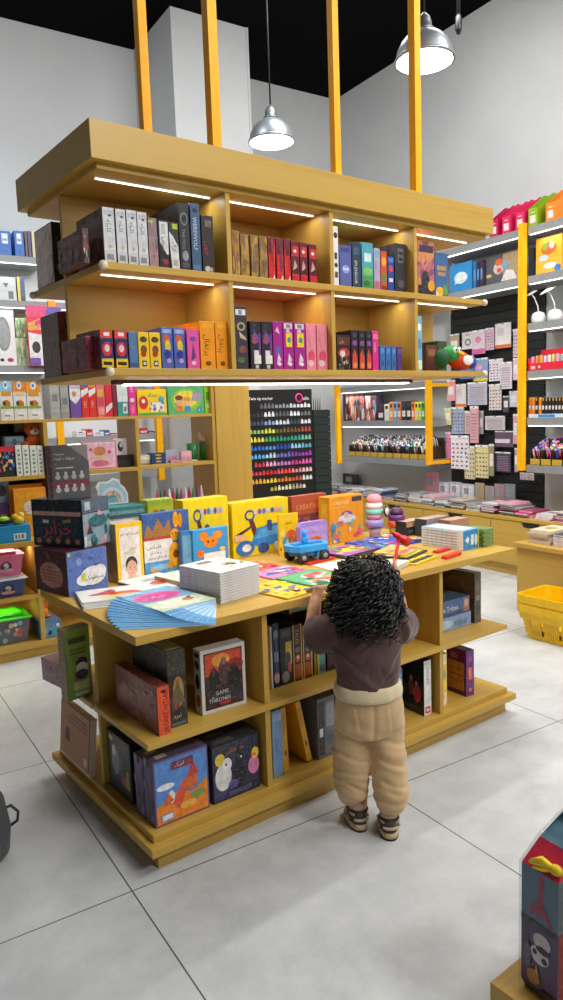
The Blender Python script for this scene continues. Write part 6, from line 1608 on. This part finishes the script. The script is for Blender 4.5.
bin_('pink lidded bin with bird picture stacked on the navy one', -12, 24, 553, 577, .512, YL_ + .02, '#d86a94', '#e07aa4', 1)
bin_('navy lidded bin with white rim under the pink one', -10, 26.5, 577, 597, .3836, YL_ + .015, '#34487c', '#e0e4ea', 2)
bin_('clear bin of mixed toys with bright green lid on the bottom shelf', -14, 31, 616, 652, ZB_, YL_ + .02, '#5a5c60', '#3ed412', 3, True)
m_ = MB()
fb('game_box', 'blue tin-like box with small figures on the bottom shelf of the bookcase', 'box', 39.8, 61.5, 620, 645, 'y', YL_ + .01, .2, '#4f86b0', [('r', 0, 1, .78, 1, '#5a7ca4'), ('r', .04, .96, .06, .76, '#5a9cc4'), ('e', .2, .4, .1, .2, '#e0c03c'), ('e', .2, .5, .07, .08, '#e8c8a0'), ('r', .16, .26, .1, .3, '#c8342c'), ('e', .48, .3, .1, .14, '#2a3040'), ('e', .68, .34, .09, .16, '#4aa0a0'), ('e', .86, .68, .07, .1, '#d8ecf0'), ('r', .5, .7, .6, .74, '#8a7ab0')], MBK, z0=ZB_, T=[('r', .06, .94, .06, .94, '#6a8cb4')])
pz = at(49, 621, y=YL_ + .1)
t = thing('toy_figure', 'small orange animal figure standing on the blue box', 'toy', (at(44, 610, y=YL_ + .09).x, YL_ + .09, at(49, 620, y=YL_ + .01).z + .002), 0)
om = M('#f08a1c', .5)
m_ = MB(); m_.ell((0, 0, .03), (.026, .022, .03), om); m_.ell((.018, -.012, .01), (.018, .02, .01), om); m_.ell((-.018, -.012, .01), (.018, .02, .01), om); m_.build('body', t)
m_ = MB(); m_.ell((0, -.005, .078), (.026, .024, .024), om); m_.ell((-.016, 0, .104), (.008, .006, .012), om); m_.ell((.016, 0, .104), (.008, .006, .012), om); m_.ell((-.009, -.027, .082), (.004, .003, .005), M('#1a1412', .4)); m_.ell((.009, -.027, .082), (.004, .003, .005), M('#1a1412', .4)); m_.build('head', t)
for k, c in enumerate(('#c8382c', '#2a2c30', '#b8b4ac', '#d8482c', '#e8c83c')):
    carton('toy_jar', f'small {("red", "black", "grey", "vermilion", "yellow")[k]} jar in the corner column of the bookcase, {ORD[k]} from below', 'jar', (.04, .05, .052), (1.04, YL_ + .02, .385 + .0526 * k), 0, c, F=[('r', .1, .9, .3, .7, '#e0d8d0')], group='jars stacked in the bookcase corner', bev=.008)
wp_('corner_shelf', bc, o_, (1.034, 1.12, YL_ + .005, YL_ + .12, .366, .384, wx))
# middle bay
t = fb('framed_picture', 'pink framed picture of a doll on the bookcase shelf', 'picture', 82, 117, 441, 468, 'y', YU + .05, .02, '#e88ab0', [('r', .05, .95, .05, .95, '#f4dce8'), ('r', .1, .9, .1, .9, '#f0c0d4'), ('e', .5, .45, .16, .3, '#e8c8a8'), ('e', .5, .64, .18, .16, '#d88a60'), ('e', .5, .2, .25, .12, '#e07aa0'), ('e', .25, .7, .06, .06, '#d85a90'), ('e', .78, .6, .06, .06, '#d85a90')], MBK, z0=Z3)
fb('framed_picture', 'small white frame with dark drawing on the black box', 'picture', 113.5, 127, 438.5, 454, 'y', YU + .09, .015, '#e4e2e0', [('e', .5, .5, .2, .3, '#2a2a2e'), ('e', .56, .6, .12, .14, '#e4e2e0')], MBK, z0=at(120, 455, y=YU + .09).z)
fb('box', 'black low box on the bookcase middle bay shelf', 'box', 113, 133.5, 455, 468, 'y', YU + .06, .15, '#1e1f22', [('r', .1, .9, .1, .6, '#2c2d32')], MBK, z0=Z3)
fb('book_pile', 'grey wrapped pack at the left of the middle bay', 'pack', 69.5, 81.5, 445, 469, 'y', YU + .1, .03, '#b8a8a8', [('r', .2, .8, .2, .8, '#c8bcbc')], MBK, z0=Z3)
# rainbow shaped card standing on the ledge
p0, p1 = at(96, 502, y=YU - .02), at(128.5, 502, y=YU - .02)
rw, rh = p1.x - p0.x, at(112, 478, y=YU - .02).z - .86
t = thing('rainbow_card', 'white bordered rainbow shaped card standing on the notebook pile', 'card', (p0.x, YU - .02, .86), 0)
shape = [(0, 0), (rw, 0), (rw * 1.0, rh * .35), (rw * .9, rh * .62), (rw * .8, rh * .72), (rw * .74, rh * .92), (rw * .55, rh), (rw * .4, rh * .86), (rw * .12, rh * .9), (rw * .02, rh * .7), (rw * .08, rh * .5)]
m_ = MB(); m_.prism([(x, 0, z) for x, z in shape], (0, .012, 0), M('#eef0f0', .5)); 
cxm, czm = rw * .5, rh * .45
m_.poly([(cxm + (x - cxm) * .88, -.0008, czm + (z - czm) * .86) for x, z in shape], '#a8d0dc')
for rr_, c in ((.8, '#d8e8f0'), (.62, '#e8b0c8'), (.5, '#f0d8a0'), (.38, '#88c0c8')):
    m_.poly([(cxm + rw * .48 * rr_ * math.cos(PI * q / 14), -.0012 - .0004 * (1 - rr_), rh * .08 + rh * .72 * rr_ * math.sin(PI * q / 14)) for q in range(15)], c)
m_.text(fa('رنگین'), .06, M('#4a7a94'), (rw * .25, -.003, rh * .28), (1, 0, 0), (0, 0, 1), fit=rw * .5)
m_.build('card', t)
for k, (c, nm) in enumerate((('#c89aa8', 'rose'), ('#e0d4d8', 'pale'), ('#b88a9c', 'mauve'), ('#2f7a80', 'teal'), ('#8ab8c0', 'aqua'), ('#3f8f94', 'sea green'))):
    w0_ = at(128, 508, y=YL_ + .02).x
    carton('notebook', f'{nm} notebook in the pile on the bookcase ledge, {ORD[k]} from below', 'notebook', (.27, .19, .023), (w0_ - .16 + .004 * (k % 2), YL_ + .02, ZLg + .0236 * k), 0, c, F=[('r', .02, .98, .15, .85, '#d8c8d0' if k < 3 else c)], group='notebooks piled on the bookcase ledge')
fb('game_box', 'lime and yellow box with small crowd behind the rabbit book', 'box', 148, 174, 499.5, 530, 'y', YL_ + .03, .11, '#c8d82c', [('r', .0, 1, .72, 1, '#b8d040'), ('e', .3, .5, .12, .12, '#e86a3c'), ('e', .55, .48, .12, .12, '#4a9ad0'), ('e', .78, .5, .1, .12, '#f0c8a0')], MBK, z0=ZLg, T=[('r', .05, .95, .05, .95, '#d8e86c')])
# right bay
fb('drawer_box', 'blue mini drawer box with yellow fronts in the bookcase right bay', 'box', 152, 165.5, 453, 470, 'y', YU + .08, .08, '#2a4a90', [('r', .15, .85, .08 + .31 * q, .3 + .31 * q, '#22386c') for q in range(3)] + [('e', .5, .2 + .31 * q, .24, .08, '#e8c83c') for q in range(3)], MBK, z0=Z3 + .005)
fb('box', 'white rolled pack beside the blue drawer box', 'box', 140, 151.5, 455, 471, 'y', YU + .1, .08, '#c8ccc0', [('r', .1, .9, .5, .8, '#e8e8dc')], MBK, z0=Z3 + .005, bev=.01)
for k, (u0, u1, v0, c, nm) in enumerate(((166, 177, 450, '#b8c0d8', 'pale blue'), (171, 181, 460, '#e0a0b8', 'pink'), (181.5, 192, 451, '#e8b4c4', 'tall rose'), (192.6, 198, 463, '#dce4e0', 'small white'))):
    fb('box', f'{nm} carton in the bookcase right bay', 'box', u0, u1, v0, 470, 'y', YU + (.12 if k == 0 else .06), .04, c, [('r', .1, .9, .1, .5, '#d8a0b8' if k != 3 else '#b8c8c0')], MBK, z0=Z3 + .005)
for k, (u0, u1) in enumerate(((187.5, 198.5), (199.5, 209))):
    a, b = at(u0, 462, y=YU + .16), at(u1, 462, y=YU + .16)
    m_ = MB(); r0 = (b.x - a.x) / 2; m_.lathe([(0, 0), (r0 * .85, 0), (r0, .12), (r0 * .93, .12), (r0 * .8, .01), (0, .01)], M('#2f8a4c', .35), seg=20)
    tag(m_.build('pen_cup', None, (a.x + r0, YU + .16, Z3 + .005)), ('green pen cup, left of the two in the bookcase', 'green pen cup with plush toy above, right of the two in the bookcase')[k], 'cup', 'green pen cups in the bookcase')
t = thing('plush_toy', 'pale pink plush animal perched on the right green cup', 'plush toy', (at(203.5, 450, y=YU + .16).x, YU + .16, Z3 + .127), 0)
pm_ = M('#e0c0c4', .85)
m_ = MB(); m_.ell((0, 0, .026), (.035, .03, .026), pm_); m_.ell((.03, -.01, .06), (.02, .02, .02), pm_); m_.ell((-.03, .0, .05), (.014, .014, .026), pm_); m_.build('body', t)
# cones of pens on the ledge of the right bay
for k in range(12):
    u = 158 + k * 4.0
    p = at(u, 505, y=YU + .02 + .03 * (k % 3))
    c, nm = (('#c83a6a', 'raspberry'), ('#3a8a5a', 'green'), ('#a83a8a', 'violet'), ('#e8e0dc', 'white'))[k % 4]
    m_ = MB(); m_.lathe([(0, 0), (.016, 0), (.016, .12), (.012, .16), (.003, .21), (0, .212)], M(c, .5), seg=10)
    tag(m_.build('candle', None, (p.x, YU + .02 + .03 * (k % 3), ZLg)), f'{nm} cone-tipped candle on the bookcase ledge, {ORD[k]} from the left', 'candle', 'candles on the bookcase ledge')

# ================================================================== grey shelving on the back wall, left
YS = 6.48
bs = thing('metal_shelving', 'grey metal wall shelving with yellow posts on the back wall', 'shelf', (1.8, YW, 0), 0)
o_ = (1.8, YW)
for x in (.2, 1.80, 2.74):
    wpart('post', bs, o_, (x - .03, x + .03, YS + .02, YS + .07, .8, 2.44 if x > 1 else 2.84, YEL_M))
for x0, x1 in ((-1.0, .165), (.235, 1.765), (1.835, 2.705)):
    for z, led in ((2.80, 1), (2.43, 1), (1.885, 1), (1.25, 1), (.9, 0)):
        if x0 > 1.8 and z > 2.5:
            continue
        p = wpart('shelf_board', bs, o_, (x0, x1, YS + .04, YW - .002, z - .06, z, GREY_M))
        if led:
            wpart('light_strip', p, o_, (x0 + .02, x1 - .02, YS + .036, YS + .05, z - .066, z - .06, WLED), bevel=0)
l = bpy.data.lights.new('shelf_light', 'AREA'); l.shape, l.size, l.size_y, l.energy, l.color = 'RECTANGLE', 2.4, .03, 4, (.95, .98, 1)
for z in (2.71, 2.34, 1.79, 1.16):
    o = bpy.data.objects.new('shelf_light', l); C.objects.link(o); o.location = (1.2, YS + .08, z)
GB = 'goods on the back wall shelving'
for k, (u0, u1, c, lab) in enumerate(((-1, 11, '#2a6ac0', 'blue ring binder on the top back shelf, left of the pair'), (14.5, 24, '#2a6ac0', 'blue ring binder on the top back shelf, right of the pair'), (25, 27.5, '#6a5a48', 'thin brown folder beside the binders'), (28, 31, '#5a4a7a', 'thin purple folder beside the binders'), (32, 41, '#d8cca8', 'cream folder at the end of the binder row'))):
    fb('binder', lab, 'binder', u0, u1, 231, 254, 'y', YS + .08, .2, c, ([('r', .25, .75, .5, .9, '#dce4ec'), ('e', .5, .2, .14, .06, '#16243a'), ('r', .3, .7, .6, .7, '#8a98a8')] if k < 2 else []), GB, z0=2.8006)
fb('poster_box', 'pale carton with diamond drawing on the second back shelf', 'box', -4, 16, 277, 299, 'y', YS + .1, .1, '#c8ccc8', [('p', [(.35, .75), (.65, .75), (.5, .55)], '#4a5a70'), ('r', .6, .85, .1, .42, '#5a6068')], GB, z0=2.4306)
fb('book', 'navy and yellow book on the second back shelf', 'book', 17.5, 25, 277, 299, 'y', YS + .1, .05, '#4a5a84', [('r', 0, .35, 0, 1, '#e8c81c'), ('r', .4, .9, 0, .2, '#2a2c34')], GB, z0=2.4306)
t = fb('mirror_box', 'white boxed item with grey oval window on the third back shelf', 'box', -6, 15, 308, 362, 'y', YS + .07, .06, '#e8eaea', [('e', .45, .55, .34, .3, '#8a8c8e'), ('e', .45, .55, .28, .24, '#a0a2a4'), ('e', .3, .1, .1, .03, '#1a1a1c'), ('e', .7, .1, .16, .035, '#b8203c'), ('r', .0, 1, .97, 1, '#8a9096')], GB, z0=1.8856)
for k in range(6):
    fb('toy_pack', f'green speckled pack on the third back shelf, {("upper", "lower")[k // 3]} row, {ORD[k % 3]} from the left', 'pack', 15.6 + (k % 3) * 5.2, 20.6 + (k % 3) * 5.2, (318 if k < 3 else 338), (337 if k < 3 else 362), 'y', YS + .12, .04, '#7aa070' if k < 3 else '#b8d0a8', scatter(420 + k, 8, ['#d8e8c8', '#4a7a4c', '#90b880'], s=(.08, .2)), GB, z0=1.8856 if k > 2 else at(20, 337.5, y=YS + .12).z)
fb('puzzle_box', 'pink and red packet with yellow badge hanging over the third back shelf', 'packet', 28.5, 63, 306, 364, 'y', YS - .03, .049, '#e82c50', [('p', [(0, .8), (1, .86), (1, 1), (0, 1)], '#e8407a'), ('p', [(.5, .86), (1, .8), (1, .98), (.6, .98)], '#5a4ab0'), ('p', [(0, .7), (.5, .82), (1, .74), (1, .62), (.4, .6), (0, .58)], '#e8a83c'), ('e', .55, .7, .36, .08, '#e0287c'), ('t', fa('پفک'), .3, .66, .1, '#f4dce4', .5), ('e', .5, .5, .16, .07, '#f0c83c'), ('p', [(0, .0), (.5, .0), (.45, .5), (.0, .55)], '#e8e4e4'), ('e', .2, .3, .12, .1, '#2a2a30'), ('r', 0, .3, 0, .12, '#7a4aa8')], GB, z0=1.8856)
for k, (u0, u1, v0, c, nm) in enumerate(((77, 86, 431, '#e8e6e4', 'white'), (86.5, 93, 429, '#d8303c', 'red'), (93.5, 104, 432, '#e4e0e0', 'ivory'), (104.5, 110, 430, '#3a5a9c', 'blue'), (110.5, 118, 433, '#c83848', 'cherry'), (140, 148, 428, '#c0283a', 'crimson'), (148.5, 155, 431, '#2c2e36', 'black'), (165, 174, 424, '#d8d8dc', 'pale grey'), (174.5, 181, 427, '#8a92a4', 'slate'))):
    fb('carton', f'{nm} carton on the back wall shelf seen through the bookcase bays', 'box', u0, u1, v0, 440, 'y', YS + .1, .15, c, [('r', .1, .9, .2, .5, '#c8ccd4'), ('r', .2, .7, .65, .85, '#4a4e5a')], GB, z0=1.2506)
# ================================================================== marker display beside the oak pillar
YM = 4.82
a, b = at(246.5, 440, y=YM), at(313, 440, y=YM)
zt, zb = at(280, 389.5, y=YM).z, at(280, 494, y=YM).z
mw_, mh = b.x - a.x, zt - .55
md = thing('marker_display', 'black marker display board with rows of coloured swatches beside the oak pillar', 'display', (a.x, YM, .55), 0)
m_ = MB(); m_.box(0, mw_, 0, .16, 0, mh, M('#0c0c0e', .4)); m_.build('board', md)
m_ = MB()
m_.text('Twin tip marker', .033, M('#f0f0f0', .5), (mw_ * .05, -.0012, mh * .925), (1, 0, 0), (0, 0, 1), fit=mw_ * .36)
m_.build('title_lettering', md)
m_ = MB()
m_.lathe([(.026, -.001), (.036, -.001), (.036, .001), (.026, .001)], M('#e82c90', .5), (mw_ * .8, -.0012, mh * .935), 20, (0, 1, 0))
m_.text('uilo', .04, M('#f0f0f0', .5), (mw_ * .86, -.0014, mh * .918), (1, 0, 0), (0, 0, 1), fit=mw_ * .11)
m_.build('logo', md)
rowsc = [['#5a5a5e', '#6a6a70', '#8a8a90', '#c8c8cc', '#e0e0e0'], ['#34343c', '#d8d8dc', '#5a5c68', '#e0e0e4', '#6a6c78'], ['#44506c', '#8aa0c0', '#c8d0dc', '#3a4860', '#d8dce0'], ['#8ac04c', '#c8d84c', '#6a5a38', '#7a4a30', '#a84a3c'], ['#d8d83c', '#4aa860', '#2a8a6c', '#2f9a84', '#70b8a0'], ['#2a6ac8', '#3a90d8', '#2a4aa0', '#90c8e0', '#58a8b8'], ['#58a8e0', '#a8d0e8', '#6a6ab8', '#7a3aa0', '#a83ab0'], ['#c83a50', '#e0a0c8', '#b878c0', '#c83a8c', '#e05ab0'], ['#d83a4c', '#c82a34', '#e84a4a', '#e08090', '#e8c0b8'], ['#e8a82c', '#e8c83c', '#d8782c', '#c85a2c', '#e0e0e0'], ['#c8b83c', '#b8a84c', '#d8d8b0', '#a8a87c', '#e0e0d8']]
sr = random.Random(44)
for q, cs in enumerate(rowsc):
    m_ = MB()
    z = mh * (.86 - q * (.86 - .55 * (zb - .55) / mh - (zb - .55) / mh * .3) / 11) if False else mh - (zt - at(280, 408 + q * 8.2, y=YM).z)
    for k in range(17):
        if (q in (0,) and k in (0, 1, 2)) or (q == 10 and (k < 5 or k > 14)) or (q == 7 and k == 0):
            continue
        c = cs[min(4, int(k / 17 * 5))]
        x = mw_ * (.045 + .055 * k)
        m_.box(x, x + mw_ * .038, -.006, -.0005, z, z + .022, M(c, .4))
        m_.box(x + mw_ * .008, x + mw_ * .03, -.006, -.0005, z + .022, z + .022 + sr.choice([.006, .012, .016]), M(c, .4))
    m_.build('swatch_row', md)
wpart('stand', md, (a.x, YM), (a.x + .05, b.x - .05, YM + .02, YM + .14, 0, .55, M('#1a1a1c', .5)))
bpy.data.objects['stand'].location.z = -.55
c0, c1 = at(313.5, 440, y=YM + .06), at(330, 440, y=YM + .06)
sp = thing('slat_panel', 'dark green slatted panel standing right of the marker display', 'panel', (c0.x, YM + .05, 0), 0)
m_ = MB()
for k in range(22):
    m_.box(0, c1.x - c0.x, 0, .1, .1 + k * .06, .1 + k * .06 + .056, M('#16231f', .55))
m_.box(.01, c1.x - c0.x - .01, .01, .09, 0, 1.42, M('#101614', .6))
m_.build('slats', sp)
m_ = MB()
for q in range(5):
    m_.tube([(.02 + .02 * q, .05, 1.42), (.01 + .025 * q, .05, 1.55 + .02 * (q % 2))], .006, M('#7a8088', .5), 6)
m_.build('holder', sp)

# ================================================================== pendant lamps and track
def pendant(label, px, Y, dia, zrim):
    c = at(*px, y=Y)
    t = thing('pendant_lamp', label, 'lamp', (c.x, Y, zrim), 0, 'pendant lamps')
    metal = M('#a2a9ad', .42, .75, vary=.03)
    R0 = dia / 2
    m_ = MB()
    prof = [(R0, 0), (R0 * .985, R0 * .12), (R0 * .93, R0 * .35), (R0 * .8, R0 * .6), (R0 * .6, R0 * .8), (R0 * .36, R0 * .93), (R0 * .2, R0 * .97)]
    m_.lathe(prof, metal, seg=40)
    m_.lathe([(R0, 0), (R0 * 1.035, -.004), (R0 * 1.03, .008), (R0 * .985, R0 * .1)], metal, seg=40)
    m_.lathe([(r_ * .97, z_ - .004) for r_, z_ in prof] + [(0, R0 * .955)], M('#f4f2ee', .5), seg=40)
    m_.build('lamp_shade', t)
    m_ = MB(); m_.lathe([(0, R0 * .94), (R0 * .34, R0 * .95), (R0 * .34, R0 * 1.02), (R0 * .26, R0 * 1.06), (R0 * .26, R0 * 1.25), (R0 * .2, R0 * 1.4), (R0 * .06, R0 * 1.55), (0, R0 * 1.56)], M('#7c8488', .42, .75), seg=28); m_.build('socket_cap', t)
    m_ = MB(); m_.tube([(0, 0, R0 * 1.5), (0, 0, ZC - zrim)], .006, M('#15161a', .6)); m_.build('cord', t)
    m_ = MB(); m_.lathe([(0, .02), (R0 * .93, .018), (R0 * .93, .014), (0, .012)], EMIT((1, .97, .92), 14), seg=32); m_.build('diffuser', t)
    l = bpy.data.lights.new('pendant_light', 'AREA'); l.shape, l.size, l.energy, l.color = 'DISK', dia * .9, 26, (1, .96, .9)
    o = bpy.data.objects.new('pendant_light', l); C.objects.link(o); o.location = (c.x, Y, zrim - .002)
    return t


pendant('steel pendant lamp hanging behind the shelf crown between the poles', (271.5, 141), 4.5, .315, at(271.5, 142, y=4.5).z)
pendant('larger steel pendant lamp at the top beside the fourth yellow pole', (424.5, 57), 3.0, .305, at(424.5, 61, y=3.0).z)
p = at(458.5, 34, y=3.6)
t = thing('track_rod', 'black suspension rod hanging from the ceiling near the right wall', 'rod', (p.x, 3.6, p.z), 0)
m_ = MB(); m_.tube([(0, 0, .05), (0, 0, ZC - p.z)], .012, M('#101114', .5)); m_.build('pole', t)
m_ = MB(); m_.lathe([(0, 0), (.012, 0), (.022, .03), (.022, .1), (.012, .12), (0, .12)], M('#17181c', .4), seg=12); m_.build('tip', t)

# ================================================================== bag at the left edge, plinth and gift bag at the right corner
bg = thing('backpack', 'dark grey backpack standing on the floor at the left picture edge', 'bag', (.245, 2.40, 0), math.radians(4))
gm = cloth('#55565a', 300, .8, .1)
m_ = MB()
m_.loft([(0, 0, .0, .13, .085), (0, 0, .02, .155, .1), (0, 0, .10, .165, .105), (0, 0, .2, .15, .095), (0, 0, .27, .115, .08), (0, 0, .31, .06, .05), (0, 0, .32, .02, .02)], gm, 28); m_.build('body', bg)
m_ = MB(); m_.loft([(.0, -.085, .03, .1, .045), (.0, -.09, .06, .11, .05), (0, -.088, .13, .1, .045), (0, -.08, .16, .07, .03)], gm, 20); m_.build('front_pocket', bg)
m_ = MB(); m_.tube([(.15, .0, .08), (.185, -.01, .1), (.19, -.01, .13), (.17, 0, .155), (.148, 0, .15)], .005, M('#3a3b40', .6)); m_.build('strap_loop', bg)
m_ = MB(); m_.tube([(-.03, 0, .31), (-.02, 0, .35), (.02, 0, .35), (.03, 0, .31)], .007, M('#3a3b40', .7)); m_.build('handle', bg)

pl = thing('plinth', 'low oak stepped plinth at the lower right corner under the gift bag', 'plinth', FT(1.30, .86, 0), TURN)
o_ = (1.30, .86)
P0 = at(490, 982, True, z=.118)
x0, y1 = P0.x, P0.y
wpart('base_board', pl, o_, (x0, 2.1, -.2, y1, .03, .075, wx))
wpart('top_board', pl, o_, (x0 + .0, 2.1, -.2, y1, .078, .118, wx))
wpart('foot', pl, o_, (x0 + .05, 2.05, -.15, y1 - .05, 0, .03, wx))
P1 = at(521, 984, True, z=.118)
P2 = at(557, 1013, True, z=.118)
gbw = (P1 - P2).length
gt = thing('gift_bag', 'shiny wrapped purple gift bag with panda picture and yellow bow on the plinth', 'bag', FT(P1.x, P1.y, .1186), TURN + math.atan2(P2.y - P1.y, P2.x - P1.x))
hv, ht_ = .297, .40
dp = .20
bw = gbw


def ring(z, ix, iy, gr=0):
    return [Vector((ix - gr, iy - gr, z)), Vector((bw - ix + gr, iy - gr, z)), Vector((bw - ix + gr, dp - iy + gr, z)), Vector((ix - gr, dp - iy + gr, z))]


def shell(mb, lv, mats):
    vs_ = [[mb.bm.verts.new(p) for p in r_] for r_ in lv]
    for q, (ra, rb) in enumerate(zip(vs_, vs_[1:])):
        mb._fin([mb.bm.faces.new((ra[j], ra[(j + 1) % 4], rb[(j + 1) % 4], rb[j])) for j in range(4)], mats[min(q, len(mats) - 1)])
    return vs_


m_ = MB()
vs_ = shell(m_, [ring(0, .006, .006), ring(.02, 0, 0), ring(.178, 0, 0), ring(hv, 0, 0), ring(hv + .05, .012, .045), ring(ht_, .035, .11)], [M('#43304f', .3), M('#5a3f68', .3), M('#5f7f94', .3), M('#d8324e', .3), M('#6f9ab0', .3)])
m_._fin([m_.bm.faces.new(vs_[0][::-1]), m_.bm.faces.new(vs_[-1])], M('#6f9ab0', .3))
deco(m_, [('p', [(.44, .64), (.56, .64), (.62, .98), (.5, .98)], '#a8324a'), ('p', [(.46, .78), (.2, .66), (.3, .63), (.54, .74)], '#a8324a'), ('p', [(.54, .8), (.86, .62), (.78, .60), (.48, .72)], '#a8324a'), ('r', 0, 1, .555, .60, '#2c3430'), ('e', .58, .46, .24, .065, '#dcd8d8'), ('e', .52, .345, .26, .07, '#e2dede'), ('e', .62, .40, .2, .03, '#241c2a'), ('e', .4, .36, .06, .022, '#1c1820'), ('e', .66, .325, .08, .026, '#1c1820'), ('e', .36, .15, .18, .06, '#b87a2c'), ('p', [(.36, .16), (.52, .18), (.46, .27)], '#c88a34'), ('e', .2, .3, .1, .1, '#6a5478'), ('r', .55, .98, .02, .09, '#241a2c')], bw, dp, hv, 'F')
deco(m_, [('r', .02, .98, .02, .58, '#8a2448'), ('r', .02, .98, .62, .98, '#4c6a80')], bw, dp, hv, 'R')
m_.build('body', gt)
wm_, n_, l_, b_ = nt('clear_wrap', .08)
b_.inputs['Base Color'].default_value = (.02, .02, .02, 1)
b_.inputs['Alpha'].default_value = .13
bpn = n_.new('ShaderNodeBump'); bpn.inputs['Strength'].default_value = .5; bpn.inputs['Distance'].default_value = .01
l_.new(noisef(n_, l_, coords(n_, l_), 22, 3), bpn.inputs['Height']); l_.new(bpn.outputs[0], b_.inputs['Normal'])
m_ = MB(); shell(m_, [ring(.0005, 0, 0, .004), ring(hv + .004, 0, 0, .004), ring(hv + .055, .012, .045, .004), ring(ht_ + .006, .035, .11, .004)], [wm_]); m_.build('clear_wrap', gt)
m_ = MB()
zc = hv + .018
for a_ in (-.35, .15, .6):
    m_.tube([(bw * .8, .012, zc), (bw * .8 + .03 * math.cos(a_ + 2.9), .004, zc + .02 * math.sin(a_)), (bw * .8 + .055 * math.cos(a_ + 2.9), -.002, zc - .008 + .014 * math.sin(a_))], [.006, .008, .003], M('#f0d01c', .35), 8)
m_.ell((bw * .84, .012, zc), (.016, .012, .012), M('#e0bc14', .35))
m_.build('bow', gt)
m_ = MB(); m_.prism([(bw * .72, .07, hv + .06), (bw * .98, .07, hv + .055), (bw * .98, .07, hv + .12), (bw * .74, .07, hv + .12)], (0, .006, 0), M('#b8d820', .35)); m_.build('label_card', gt)
